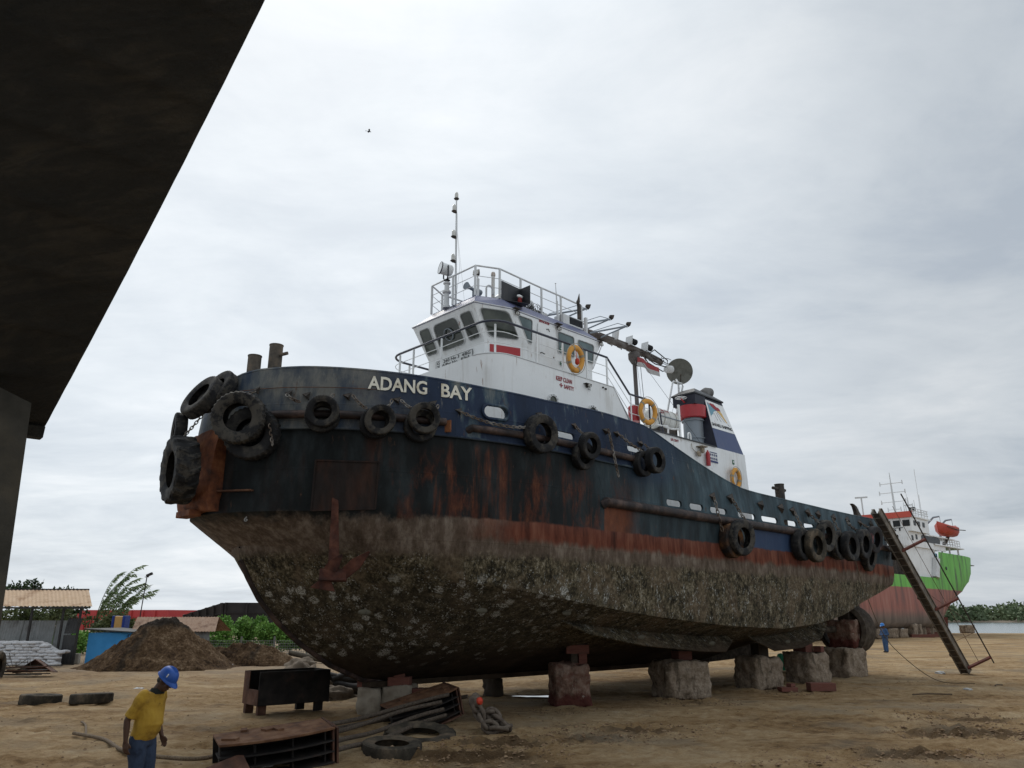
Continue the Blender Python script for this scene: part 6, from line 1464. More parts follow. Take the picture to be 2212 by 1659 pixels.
    m = MB(); corr(m, (-2.2, -1, 1.46), (2.4, -1, 1.46), (-.35, 1.3, .76), .16, .03, (0, -.5, .85)); corr(m, (-2.2, 1.6, 1.46), (2.4, 1.6, 1.46), (-.35, -1.3, .76), .16, .03, (0, .5, .85)); m.build('roof', 'roof_brown', Hh); m = MB(); corr(m, (-2.0, -.7, 0), (2.0, -.7, 0), (0, 0, 1.5), .2, .03); m.build('wall', 'tin_grey', Hh); m = MB(); m.prism([(-2.1, -1, 1.4), (-2.1, 1.6, 1.4), (-2.3, .3, 2.2)], (.03, 0, 0)); m.build('gable', 'tin_dark', Hh)
    mat('tank_orange', (.46, .25, .07), (.52, .30, .10), None, 3, .5); mat('tank_blue', (.02, .05, .26), None, None, 3, .5)
    T = thing('water_tank', 'orange and blue water tank on a small stand behind the blue hut', 'water tank', (-22.4, 46, .06))
    m = MB(); m.box((0, 0, 1.84), (.46, .62, .76)); m.build('tank', 'tank_orange', T, bevel=.06); 
    for x in (-.3, .3): m = MB(); m.box((x, 0, 1.84), (.14, .66, .80)); m.build('side_panel', 'tank_blue', T, bevel=.03)
    m = MB(); m.box((0, 0, 1.41), (1.3, .9, .06)); 
    for x in (-.5, .5): m.box((x, 0, .7), (.08, .08, 1.4))
    m.build('stand', 'post_dark', T)
    Lp = thing('lamp_post', 'thin floodlight pole rising beyond the blue hut', 'lamp post', (-25.5, 55, 0)); m = MB(); m.tube([(-.06, 0, 0), (0, 0, 2.5), (.10, 0, 4.9)], .035, 7); m.build('pole', 'post_dark', Lp); m = MB(); m.box((.28, -.05, 5.06), (.42, .2, .16), Matrix.Rotation(R(-25), 3, 'Y')); m.box((.1, 0, 4.9), (.3, .06, .05)); m.build('lamp_head', 'post_dark', Lp, bevel=.02)
    mat('fence_mesh', (.10, .11, .10), (.14, .145, .13), None, 3, .8)
    F = thing('mesh_fence', 'low grey mesh fence in front of the bright green bushes', 'fence', (-14, 49, 0))
    m = MB()
    for i in range(60): m.tube([(-4.6 + i * .14, 0, 0), (-4.6 + i * .14, 0, .9)], .012, 3)
    for z in (.1, .25, .4, .55, .7, .85): m.tube([(-4.6, 0, z), (3.9, 0, z)], .012, 3)
    m.build('mesh', 'fence_mesh', F)
    for i in range(5): m = MB(); m.box((-4.4 + 2 * i, .03, .55), (.1, .08, 1.1)); m.build('post', 'fence_mesh', F)
    # barges far behind
    mat('barge_red', (.36, .035, .045), (.42, .05, .05), None, .3, .6, .1); mat('barge_black', (.014, .012, .012), (.026, .022, .021), None, .4, .7, .1); mat('barge_brown', (.11, .06, .045), (.15, .085, .06), None, .4, .8)
    def barge(name, label, p0, p1, z0, z1a, z1b, dep, mm, n, flare=0):
        t = thing(name, label, 'barge', p0); d = Vector(p1) - Vector(p0); dd = d.normalized(); back = Vector((-dd.y, dd.x, 0)) * dep; back = back if back.y > 0 else -back; fv = back.normalized() * -flare
        m = MB(); m.raw([Vector((0, 0, z0)), d + Vector((0, 0, z0)), d + fv + Vector((0, 0, z1b)), fv + Vector((0, 0, z1a)), back + Vector((0, 0, z0)), d + back + Vector((0, 0, z0)), d + back + Vector((0, 0, z1b)), back + Vector((0, 0, z1a))], [(0, 1, 2, 3), (5, 4, 7, 6), (4, 0, 3, 7), (1, 5, 6, 2), (3, 2, 6, 7), (4, 5, 1, 0)]); m.build('hull', mm, t)
        for i in range(n + 1):
            f = i / n; m = MB(); m.bar(d * f + Vector((0, 0, z0)) - back.normalized() * .1, d * f + fv + Vector((0, 0, z1a + (z1b - z1a) * f)) - back.normalized() * .12, .22, .3, back); m.build('side_rib', mm, t)
        for k in (.33, .66): m = MB(); m.bar(Vector((0, 0, z0 + (z1a - z0) * k)) + fv * k - back.normalized() * .05, d + Vector((0, 0, z0 + (z1b - z0) * k)) + fv * k - back.normalized() * .05, .12, .16); m.build('side_rail', mm, t)
        return t
    barge('red_barge', 'red barge side far behind the yard between the trees and the black barge', (-84, 150, 0), (-61, 142, 0), 0, 3.55, 3.5, 12, 'barge_red', 9)
    t_ = barge('black_barge', 'tall black ribbed barge in the distance beside the bow of the tug', (-45.3, 112, 0), (-38.8, 108, 0), .2, 2.6, 4.1, 10, 'barge_black', 5, .5)
    t2 = barge('black_barge', 'long flat black barge running behind the stem of the tug', (-38.7, 108, 0), (-20, 112, 0), .2, 4.15, 4.1, 10, 'barge_black', 7)
    # plants
    rnd2 = random.Random(3)
    BM = thing('bamboo_clump', 'wind swept pale green bamboo leaning right behind the lamp post', 'bamboo', (-30.4, 60, 0)); m = MB(); lf = MB()
    for k in range(16):
        x0 = rnd2.uniform(-1.6, 1.2); top = Vector((x0 + rnd2.uniform(1.0, 3.4), rnd2.uniform(-1, 1), rnd2.uniform(3.4, 6.1))); q = []
        for i in range(9):
            t = i / 8; q.append(Vector((x0 + (top.x - x0) * t ** 1.7, top.y * t, top.z * math.sin(t * 1.45) / math.sin(1.45))))
        m.tube(q, [.04 - .033 * i / 8 for i in range(9)], 5)
        for i in range(110):
            t = rnd2.uniform(.35, 1); j = min(7, int(t * 8)); p = q[j].lerp(q[j + 1], t * 8 - j); d = Vector((rnd2.uniform(.3, 1), rnd2.uniform(-.5, .5), rnd2.uniform(-.6, .25))).normalized(); leafcard(lf, p, d, d.cross(rv(rnd2)).normalized(), rnd2.uniform(.25, .5), .045)
    m.build('stems', 'leaf_olive', BM); lf.build('foliage', 'leaf_pale', BM, fix=False)
    tree('broadleaf_tree', 'dark tree rising over the shed roof at the left edge', (-39.0, 64, 0), 5.2, (1.9, 1.6, 1.4), 1300, .26, 'leaf_dark', 1, 'trees behind the yard', cz=.82); tree('broadleaf_tree', 'low dark tree right of the shed roof', (-32.4, 58, 0), 3.9, (1.7, 1.4, 1.3), 1300, .24, 'leaf_dark', 2, 'trees behind the yard', cz=.75); tree('broadleaf_tree', 'olive tree under the bamboo, behind the water tank', (-28.4, 57, 0), 2.9, (1.8, 1.4, 1.1), 1300, .22, 'leaf_olive', 5, 'trees behind the yard', cz=.6)
    tree('broadleaf_tree', 'green tree seen through the open shed', (-31.0, 52, 0), 2.9, (2.8, 1.4, 1.3), 3200, .22, 'leaf_olive', 6, 'trees behind the yard', cz=.62); tree('broadleaf_tree', 'dark tree seen through the left end of the shed', (-34.6, 54, 0), 3.1, (2.8, 1.4, 1.5), 3200, .24, 'leaf_olive', 8, 'trees behind the yard', cz=.6); tree('broadleaf_tree', 'tree between the water tank and the brown hut', (-25.4, 53, 0), 2.6, (2.6, 1.2, 1.2), 3200, .2, 'leaf_olive', 12, 'trees behind the yard', cz=.55)
    T2 = thing('bare_tree', 'bare leafless sapling above the shed roof', 'tree', (-37.2, 62, 0)); m = MB(); m.tube([(0, 0, 0), (.1, 0, 3.6), (.55, 0, 5.1)], [.05, .03, .008], 5); m.tube([(.1, 0, 3.7), (-.3, 0, 4.7)], [.02, .005], 4); m.tube([(.25, 0, 4.2), (.1, 0, 4.9)], [.02, .005], 4); m.build('trunk', 'bark', T2)
    for i, (x, y, h, rx, lm) in enumerate(((-18.7, 52, 2.0, 1.1, 'leaf_bright'), (-17.2, 53, 2.4, 1.2, 'leaf_bright'), (-15.7, 52.5, 2.15, 1.1, 'leaf_bright'), (-14.3, 52, 1.7, 1.0, 'leaf_bright'), (-12.6, 52, 1.5, 1.1, 'leaf_bright'), (-27.0, 50, 1.7, 1.2, 'leaf_bright'))):
        tree('bush', ['bright green bush nearest the tin hut', 'tallest bright green bush behind the mesh fence', 'third bright green bush from the tin hut', 'low bright bush close to the tug stem', 'bright bush partly hidden by the tug hull', 'bright bush behind the blue hut'][i], (x, y, 0), h, (rx * 1.25, .9, h * .48), 3600, .17, lm, 20 + i, 'bright green bushes', 'bush', .55, 12)


leaf_mat('leaf_pale', ((.13, .18, .08), (.20, .26, .12), (.26, .32, .17)))
left_yard()
# mangrove wood on the far shore
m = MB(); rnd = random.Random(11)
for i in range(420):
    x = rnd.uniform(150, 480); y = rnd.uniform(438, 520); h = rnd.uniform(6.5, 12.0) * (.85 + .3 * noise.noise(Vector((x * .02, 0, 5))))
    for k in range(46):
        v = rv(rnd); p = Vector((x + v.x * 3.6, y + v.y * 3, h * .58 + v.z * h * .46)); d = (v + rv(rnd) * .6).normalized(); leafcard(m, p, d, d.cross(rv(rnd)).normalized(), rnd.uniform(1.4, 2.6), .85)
tag(m.build('mangrove_wood', 'leaf_mangrove_hazed', fix=False), 'far green mangrove wood along the opposite shore', 'woodland', None, 'stuff')
# dirt clods and litter
m = MB(); rnd = random.Random(5)
def clod(c, s):
    k = MB(); vs = []
    for i in range(6): pass
    t = rnd.uniform(0, 3); q = [Vector((s * rnd.uniform(.6, 1.2) * math.cos(a + t), s * rnd.uniform(.6, 1.2) * math.sin(a + t), s * rnd.uniform(-.1, .25))) for a in (0, 1.25, 2.5, 3.8, 5)]
    m.raw([Vector(c) + v for v in q] + [Vector(c) + Vector((0, 0, s * rnd.uniform(.45, .8))), Vector(c) - Vector((0, 0, s * .4))], [(i, (i + 1) % 5, 5) for i in range(5)] + [((i + 1) % 5, i, 6) for i in range(5)])
for dx, dy, rx, a in DIG:
    for _ in range(int(420 * rx * a)):
        an = rnd.uniform(0, 6.28); rr = math.sqrt(rnd.random()); x, y = dx + math.cos(an) * rr * rx * 1.2, dy + math.sin(an) * rr * rx * .7; clod((x, y, ground_h(x, y)), rnd.uniform(.008, .035) * rnd.choice((1, 1, 1.6)))
for _ in range(4500):
    y = 9 + 38 * rnd.random() ** 1.5; x = rnd.uniform(-.72, .72) * y; 
    if noise.noise(Vector((x * .5, y * .8, 2))) > -.05: clod((x, y, ground_h(x, y)), rnd.uniform(.008, .035))
mat('dirt_clod', (.11, .068, .038), (.19, .122, .068), (.27, .19, .115), 3, .95, .5, .01, co='Object')
tag(m.build('dirt_clods', 'dirt_clod', smooth=40), 'loose dirt clods churned up on the sand', 'dirt', None, 'stuff')
mat('litter_white', (.55, .55, .54), (.45, .45, .44), None, 6, .7)
for i, (x, y, s, lab) in enumerate(((-4.45 + .62, 13.1, .11, 'white plastic bag on the sand beside the yellow shirted worker'), (-11.9, 26.2, .16, 'flat white litter on the sand left of the worker'), (-13.3, 38.4, .3, 'white plastic sheet between the two dirt mounds'), (14.5, 26.2, .12, 'pale scrap of litter right of the stern blocks'), (9.0, 12.8, .05, 'white scrap of litter near the right foreground'), (17.6, 33.6, .2, 'white strip of litter at the gangway foot'))):
    lumpy('litter', lab, 'litter', (x, y, .01), (s, s * .6, s * .35), 'litter_white', 30 + i, i, 'litter on the sand', .6, 2.5)
mat('stick_brown', (.06, .04, .025), (.10, .07, .045), None, 8, .9)
for i, (x, y, L_, a, lab) in enumerate(((-8.6, 26.6, 1.0, .1, 'dark broken branch lying on the sand before the large mound'), (-5.9, 12.4, .3, .3, 'short brown offcut on the sand behind the worker'), (-13.5, 21.0, .5, .0, 'thin stick left of the flat tyres'), (11.8, 24.3, 1.2, .05, 'long thin rod on the sand in front of the gangway'), (16.1, 27.4, .5, .6, 'dark flat scrap in the shade right of the stern stack'))):
    m = MB(); m.tube([(0, 0, .03), (L_ * .4, .04, .05), (L_, 0, .03)], .022, 5); o = m.build('stick', 'stick_brown'); o.location = (x, y, 0); o.rotation_euler = (0, 0, a); tag(o, lab, 'stick', 'sticks on the sand')

# ------------------------------------------------------------------ green cargo ship in the distance, local x = aft of the house front, y = inboard from the near side
def cargo_ship():
    S = thing('cargo_ship', 'green and red cargo ship with white superstructure on blocks behind the tug stern', 'cargo ship', (48.5, 95, 0), R(44))
    def hm():
        m, b, bs = newmat('ship_hull'); p = b.coord(); x, y, z = b.sep(p); st = b.noise(b.map(p, (.8, .8, .12)), 1.2, 7, .65); zz = b.add(z, b.mul(b.sub(b.noise(p, .4, 4), .5), .25))
        g = b.ramp(st, [(.34, (.045, .15, .02)), (.48, (.115, .40, .045)), (.66, (.15, .48, .065))]); r = b.ramp(st, [(.36, (.14, .05, .038)), (.52, (.28, .085, .058)), (.7, (.34, .15, .11))]); gr = b.ramp(st, [(.36, (.10, .085, .075)), (.6, (.20, .165, .145))])
        c = b.mix(b.sm(zz, 1.9, 3.4), gr, r); c = b.mix(b.sm(zz, 5.58, 5.66), c, g); ru = b.mul(b.sm(b.noise(b.map(p, (1.1, 1.1, .15), (4, 2, 1)), .9, 8, .66), .51, .64), b.mul(b.sm(x, 4, 7), .8)); c = b.mix(b.mul(ru, b.sm(z, 2.0, 3.5)), c, (.035, .025, .02)); b.put(bs.inputs['Base Color'], c); bs.inputs['Roughness'].default_value = .55
    hm(); lv = [(1.0, 4.2, 13.0), (1.15, 4.9, 14.0), (1.7, 5.4, 15.0), (3.0, 5.5, 17.0), (4.4, 5.5, 20.5), (5.6, 5.5, 24.5), (7.0, 5.5, 28.0), (8.2, 5.5, 29.6), (10.35, 5.5, 30.6)]
    rows = []
    sx = [-42, -41, -39, -36, -32, -20, -8, 0, 4, 8, 9.4] + [9.4 + .8 * i for i in range(1, 28)]
    def hb(s, B, end):
        if s < -32: return B * math.sqrt(max(0, 1 - ((-32 - s) / 10.2) ** 2))
        t = (s - (end - 13)) / 13; return B if t < 0 else B * math.sqrt(max(0, 1 - min(1, t) ** 2.4))
    for s in sx:
        r_ = []
        for z, B, e in lv:
            top = 7.0 if s < 8.2 else (8.2 if s < 9.0 else 10.35); zc = min(z, top); ss = min(s, e); r_.append((ss, 5.5 - hb(ss, B, e), zc))
        rows.append(r_)
    m = MB(); m.grid(rows); m.grid([[(a, 11 - b, c) for a, b, c in r_] for r_ in rows]); m.loft([[rows[i][0], (rows[i][0][0], 11 - rows[i][0][1], rows[i][0][2])] for i in range(len(rows))], cap=False, closed=False); h = m.build('hull', 'ship_hull', S, smooth=40)
    m = MB(); m.box((-15, 5.5, 6.9), (46, 10.6, .1)); m.box((18, 5.5, 9.4), (18, 9.0, .1)); m.build('deck', 'deck_paint', S)
    mat('ship_red', (.42, .06, .03), (.38, .05, .03), None, 1, .5); mat('ship_dark', (.012, .014, .016), None, None, 2, .4)
    m = MB(); m.box((4.6, 5.5, 8.8), (9.0, 10.2, 3.8)); m.build('lower_house', 'white_paint', S); m = MB(); m.box((4.2, 5.4, 11.5), (8.4, 10.6, 1.8)); m.build('upper_house', 'white_paint', S); m = MB(); m.box((3.0, 5.3, 13.2), (6.0, 11.4, 1.7)); br = m.build('bridge', 'white_paint', S)
    m = MB(); m.prism([(-.25, -.6, 13.98), (-.25, 11.2, 13.98), (.1, 11.2, 14.75), (.1, -.6, 14.75)], (.25, 0, 0)); m.build('red_visor', 'ship_red', S); m = MB(); m.box((3.2, 5.3, 14.12), (6.6, 11.8, .16)); m.box((2.6, 4.4, 14.5), (3.4, 6, .6)); m.build('bridge_roof', 'white_paint', S)
    for i in range(10):
        y = .15 + i * 1.13; m = MB(); m.box((-.03, y, 13.32), (.06, .82, .74)); m.build('window', 'ship_dark', S)
    for s in (1.2, 2.6, 4.2): m = MB(); m.box((s, -.42, 13.35), (.7, .06, .6)); m.build('window', 'ship_dark', S)
    for y in (2.0, 4.8): m = MB(); m.box((-.02, y, 11.3), (.06, .5, .7)); m.build('window', 'ship_dark', S)
    for s, z in ((2.6, 11.8), (1.2, 11.6)): m = MB(); m.box((s, .08, z), (.5, .06, .6)); m.build('window', 'ship_dark', S)
    m = MB(); add_text(m, 'SAFETY + FIRST', (-.04, 9.6, 12.42), (0, -9.0, 0), (0, 0, .42), bold=.02, ext=.01); m.build('lettering', 'letter_black', S)
    # dark slab painting the shade of a side opening, and galleries
    m = MB(); uv = rrect_uv(.5, 6); q = [Vector(p) for p in ((4.2, .08, 12.2), (11.0, .08, 12.2), (11.0, .08, 11.35), (4.2, .08, 11.35))]; m.prism([quadpt(q, u, v) for u, v in uv], (0, .06, 0)); m.build('painted_opening', 'ship_dark', S)
    m = MB(); m.box((12.0, 5.0, 12.32), (9.6, 10, .14)); m.box((14.5, 5.0, 11.30), (11.5, 10, .14)); m.box((11, .3, 11.0), (4.5, .1, .9)); m.build('boat_deck', 'white_paint', S); m = MB(); m.box((11.5, 2.2, 10.2), (6.5, .1, 1.8)); m.build('after_bulkhead', 'ship_dark', S)
    for s in (9.4, 12.5, 15.5, 19.0): m = MB(); m.bar((s, .5, 9.4), (s - .3, .4, 11.3), .22, .22); m.build('pillar', 'white_paint', S)
    m = MB()
    for s in range(0, 9): m.tube([(11.5 + s, .3, 11.3), (11.5 + s, .3, 12.35)], .05, 4)
    for z in (11.65, 12.0, 12.35): m.tube([(11.5, .3, z), (19.5, .3, z), (20, 4, z)], .045, 4)
    for s in range(0, 6): m.tube([(1 + s, -.4, 14.2), (1 + s, -.4, 15.2)], .04, 4)
    for z in (14.6, 14.9, 15.2): m.tube([(.5, -.4, z), (6.4, -.4, z), (6.4, 8, z)], .04, 4)
    m.build('railing', 'grey_white_paint', S)
    # masts
    m = MB(); m.tube([(4.4, 2.8, 14.4), (4.25, 2.8, 18), (4.2, 2.8, 20.4)], [.16, .12, .04], 6)
    for z, w in ((19.0, 1.4), (17.8, 1.6), (16.6, 1.5), (15.6, .8)):
        m.tube([(4.25, 2.8 - w, z), (4.25, 2.8 + w, z)], .05, 4)
        for sg in (-1, 1): m.tube([(4.25, 2.8 + sg * w, z - .25), (4.25, 2.8 + sg * w, z + .3)], .07, 5)
    for y, s, h in ((1.6, 4.2, 16.4), (1.0, 4.2, 17.0), (.6, 4.4, 16.2), (1.3, 4.0, 15.9)): m.tube([(s, y, 14.5), (s, y, h)], .05, 4)
    m.tube([(4.2, .6, 16.0), (4.2, 1.6, 16.0)], .08, 4); m.build('mast', 'grey_white_paint', S); m = MB(); m.tube([(.6, 5.4, 14.7), (.6, 5.4, 17.0)], .1, 5); m.box((.6, 5.4, 17.05), (.2, 1.5, .18), Matrix.Rotation(.3, 3, 'Z')); m.build('radar', 'grey_white_paint', S)
    m = MB()
    for y, h in ((1.2, 17.5), (.4, 16.6), (-.2, 20.5), (-.3, 17.2), (7.5, 16.4)): m = MB(); m.tube([(4.5, y, 14.5), (4.5, y, h)], .03, 4); m.build('whip_aerial', 'grey_white_paint', S)
    m = MB(); m.box((3.2, .3, 15.3), (.7, .6, .5)); m.build('roof_lamp', 'ship_dark', S)
    for i in range(6): m = MB(); m.lathe([(.22, 0), (.22, .1)], (11.4 + 1.9 * i, .02 + max(0, 5.5 - hb(11.4 + 1.9 * i, 5.5, 22.6)) - .03, 8.35), (0, -1, 0), 10); m.build('porthole', 'ship_dark', S)
    m = MB(); m.box((13.2, 5.4, 2.2), (.15, 3.4, 3.4)); m.build('rudder', 'hull_paint_dark', S) if False else None
    m = MB(); m.box((14.2, 5.5, 2.6), (1.6, .3, 3.0)); m.build('rudder', 'hull_paint_dark', S); m = MB()
    for k in range(4): m.bar((12.4, 5.5, 2.4), Vector((12.5, 5.5 + 1.3 * math.cos(k * 1.57 + .4), 2.4 + 1.3 * math.sin(k * 1.57 + .4))), .12, .7, (1, .4, 0))
    m.build('propeller', 'bronze', S)
    # lifeboat on davits
    M4 = Matrix.Translation((48.5, 95, 0)) @ Matrix.Rotation(R(44), 4, 'Z'); LB = thing('ship_lifeboat', 'orange red lifeboat hanging from davits on the green cargo ship', 'lifeboat', M4 @ Vector((14.0, -.1, 12.75)), R(44), 'x'); del LB['group']
    rr = []
    for i in range(13):
        t = i / 12 * 2 - 1; w = 1.15 * max(.03, 1 - abs(t) ** 2.6); sh = .35 * t * t; rr.append([(t * 3.7, w * a, sh + b * (1.35 if b > 0 else 1)) for a, b in ((-1, .75), (-.95, .3), (-.6, -.05), (0, -.18), (.6, -.05), (.95, .3), (1, .75), (.5, .95), (-.5, .95))])
    m = MB(); m.loft(rr); m.build('hull', 'ship_red', LB, smooth=40); m = MB(); m.tube([(-3.6, -1.17, .85), (0, -1.2, .66), (3.6, -1.17, .85)], .06, 5); m.build('grab_rail', 'dark_steel', LB)
    for s in (11.4, 16.2): m = MB(); m.tube([(s, 1.6, 12.3), (s - .2, 1.4, 14.2), (s, .6, 15.0), (s + .3, -.1, 15.1)], [.16, .16, .13, .10], 6); m.tube([(s + .3, -.1, 15.1), (s + .4, -.1, 13.6)], .03, 4); m.build('davit', 'grey_paint', S)
    m = MB(); m.tube([(13.5, .6, 11.3), (14.2, 0, 12.6)], .22, 6); m.build('boat_bracket', 'dark_steel', S)
    # gear on the low fore deck
    m = MB(); m.box((-1.4, 2.5, 7.9), (2.0, 4, 1.9)); m.tube([(-2.6, .4, 7), (-2.6, .4, 9.6)], .12, 6); m.tube([(-3.4, .9, 7), (-3.4, .9, 9.2)], .15, 6); m.build('deck_machinery', 'dark_steel', S, bevel=.1); m = MB(); m.tube([(7.2, .1, 7.0), (8.4, .1, 9.4)], .5, 6); m.build('stairs', 'grey_white_paint', S)
    m = MB(); m.box((9.2, .3, 9.7), (.8, .1, .9)); m.build('blue_panel', 'logo_blue', S)
    def w(s, y): v = M4 @ Vector((s, y, 0)); return v.x, v.y
    for i, (s, y, wd, h, mm) in enumerate(((-8, .8, 1.4, 1.05, 'concrete_grey'), (-5, .8, 1.2, 1.0, 'concrete_grey'), (-2.2, .6, 1.0, 1.5, 'concrete_grey'), (-.3, .7, 1.0, 1.5, 'concrete_grey'), (2.4, 1.2, 1.2, 1.05, 'concrete_grey'), (5.2, 1.8, 1.3, 1.05, 'concrete_red'), (8, 2.4, 1.2, 1.05, 'concrete_grey'), (-12, .8, 1.3, 1.05, 'concrete_grey'))):
        x_, y_ = w(s, y); o = block(x_, y_, wd, 1.2, h, i * .3, mm, ['block under the cargo ship behind the blue worker', 'dark block under the cargo ship right of the blue worker', 'left of the two tall pale supports under the cargo ship', 'right of the two tall pale supports under the cargo ship', 'block under the cargo ship by the red timbers', 'reddish block under the cargo ship near the gangway', 'aftmost block under the cargo ship', 'block under the cargo ship hidden by the nozzle'][i], 40 + i, n=5); o['group'] = 'blocks under the cargo ship'
    for i, (x_, y_, wd, rz) in enumerate(((56.5, 108, 2.6, .1), (47.2, 93.0, 2.6, .0), (50.5, 95.5, 2.2, .1))): timber(x_, y_, 0, wd, .6, .35, rz, ['red timber beam on the ground far right under the cargo ship', 'red timber beam on the ground under the middle of the cargo ship', 'short red timber beam beside the tall supports'][i], g='timbers under the cargo ship')
    o = block(67.2, 119, 1.7, 1.2, 1.15, .2, 'concrete_grey', 'lone grey block at the water edge right of the red bin', 51, n=6); o['group'] = 'blocks on the shore'
    o = block(60.2, 116, 1.6, 1.2, 1.25, .5, 'concrete_pale', 'pale block leaning at the water edge left of the red bin', 52, n=6); o['group'] = 'blocks on the shore'
    RB = thing('red_bin', 'rusty red steel bin on legs at the water edge behind the gangway', 'bin', (62.9, 119, 0), .1); RB.scale = (.34, .5, .46); m = MB(); m.prism([(-4.6, -1, 1.9), (4.0, -1, 1.9), (4.4, -1, 4.9), (-4.6, -1, 4.9)], (0, 2.5, 0)); m.build('body', 'gangway_red', RB)
    for x in (-4, -1, 2.2, 3.7): m = MB(); m.box((x, 0, .95), (.4, .4, 1.9)); m.build('leg', 'letter_blue', RB)


cargo_ship()
mat('sheet_green', (.03, .22, .12), (.04, .28, .16), None, 4, .6, .2)
lumpy('tarpaulin', 'green tarpaulin bundle on the ground behind the brown stern block', 'tarpaulin', (11.6, 34.5, .1), (.55, .4, .62), 'sheet_green', 17, 0, 'crumpled tarpaulins', .3)

# ------------------------------------------------------------------ raked barge bottom overhead on the left
def overhead():
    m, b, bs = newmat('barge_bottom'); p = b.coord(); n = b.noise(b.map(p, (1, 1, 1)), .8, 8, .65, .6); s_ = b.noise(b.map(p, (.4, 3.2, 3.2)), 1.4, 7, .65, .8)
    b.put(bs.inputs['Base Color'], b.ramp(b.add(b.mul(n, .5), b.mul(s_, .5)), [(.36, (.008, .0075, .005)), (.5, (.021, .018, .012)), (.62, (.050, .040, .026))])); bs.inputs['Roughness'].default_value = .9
    b.put(bs.inputs['Normal'], b.bump(b.add(b.mul(b.noise(b.map(p, (.35, 2.2, 2.2)), 1.2, 5, .6, .9), 2), b.noise(p, 24, 8, .7)), .8, .06))
    E0, E1 = Vector((-6.0, 9.5, 4.36)), Vector((-2.03, 5.0, 6.95)); d = (E1 - E0); tr = Vector((-.756, -.655, 0)); top = E0 + d * 1.42; Wd = 13
    BG = thing('raked_barge', 'dark raked bottom of a barge looming overhead at the upper left', 'barge', (0, 0, 0))
    rows = []; N = 132
    for i in range(N + 1):
        t = i / N; base = E0.lerp(top, t); r_ = []
        for j in range(31):
            u = j / 30; v = base + tr * Wd * u; nz = .045 * noise.fractal(Vector((t * 5, u * 26, 2)), 1, 2, 4) + .03 * math.sin(u * 40 + 3 * noise.noise(Vector((t * 3, u * 4, 0)))) * (0.3 + .7 * abs(noise.noise(Vector((t * 4, u * 6, 4)))))
            if j == 0: v = v + Vector((.756, .655, 0)) * .05 * math.sin(t * math.pi) + Vector((0, 0, .012 * noise.noise(Vector((t * 30, 0, 0)))))
            else: v = v + Vector((0, 0, nz - .035 * math.exp(-(((t * 11 + .12 * noise.noise(Vector((u * 9, t * 2, 1)))) % 1 - .5) / .07) ** 2)))
            r_.append(v)
        rows.append(r_)
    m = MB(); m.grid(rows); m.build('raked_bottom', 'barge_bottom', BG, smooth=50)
    hd = Vector((d.x, d.y, 0)).normalized()
    m = MB(); up = Vector((0, 0, 10.0)); a0, a1, b0, b1 = E0 + Vector((0, 0, .03)), top + Vector((0, 0, .03)), E0 + tr * Wd, top + tr * Wd
    zt = 10.2; A0, A1 = Vector((E0.x, E0.y, zt)), Vector((top.x, top.y, zt)); far = -hd * 16; F0 = E0 + far
    m.raw([a0, a1, A1, A0], [(0, 1, 2, 3)]); m.raw([E0, F0, Vector((F0.x, F0.y, zt)), A0], [(0, 1, 2, 3)]) if False else None
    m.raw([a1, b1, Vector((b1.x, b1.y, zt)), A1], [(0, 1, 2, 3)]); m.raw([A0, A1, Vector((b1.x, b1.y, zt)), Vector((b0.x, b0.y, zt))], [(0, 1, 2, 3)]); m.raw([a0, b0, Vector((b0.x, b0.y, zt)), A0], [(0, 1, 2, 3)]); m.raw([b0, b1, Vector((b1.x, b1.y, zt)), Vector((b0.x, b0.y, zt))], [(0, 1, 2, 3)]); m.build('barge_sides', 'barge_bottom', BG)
    # bottom corner lip and the skeg
    m = MB(); m.loft([[E0 + tr * u + Vector((0, 0, z)) + hd * o for z, o in ((.02, .0), (-.03, .12), (-.03, .3), (.10, .34))] for u in (0, .5, 2, 5, 13)]); m.build('bilge_lip', 'barge_bottom', BG)
    m = MB(); m.prism([(-5.39, 8.3, 4.5), (-5.28, 8.3, 2.2), (-5.20, 8.3, .35), (-7.2, 7.2, .35), (-7.6, 7.0, 5.6)], (-.22, .28, 0)); m.build('skeg', 'skeg_steel', BG)


mat('skeg_steel', (.030, .028, .022), (.055, .050, .040), (.085, .072, .052), 1.6, .9, .5, .02)
overhead()

# ------------------------------------------------------------------ people (local +x = the way they face) and the bird
mat('skin_brown', (.055, .028, .018), (.080, .042, .027), None, 6, .6, .15, .004)
mat('shirt_yellow', (.22, .125, .018), (.40, .24, .030), (.44, .275, .04), 5, .85, .5, .012)
mat('collar_dark', (.018, .022, .018), None, None, 6, .85)
mat('jeans_blue', (.020, .030, .055), (.032, .048, .085), (.012, .018, .035), 5, .9, .4, .01)
mat('overall_blue', (.028, .060, .135), (.040, .085, .18), (.018, .04, .09), 5, .85, .4, .01)
mat('helmet_blue', (.016, .070, .30), (.024, .095, .38), (.06, .11, .30), 5, .42, .08, spec=.35, stops=(.35, .6, .76))
mat('helmet_light_blue', (.03, .20, .58), None, None, 3, .3, .03)
mat('boot_black', (.012, .011, .010), (.03, .026, .022), None, 5, .6)
mat('hair_black', (.008, .007, .007), None, None, 20, .6)
mat('eye_white', (.45, .43, .40), None, None, 5, .3)


def limb(mb, pts, rs, seg=12, sq=1.0):
    mb.tube(pts, rs, seg)
    for p, r in zip(pts, rs): mb.ball(p, r * .995, seg, rings=8)


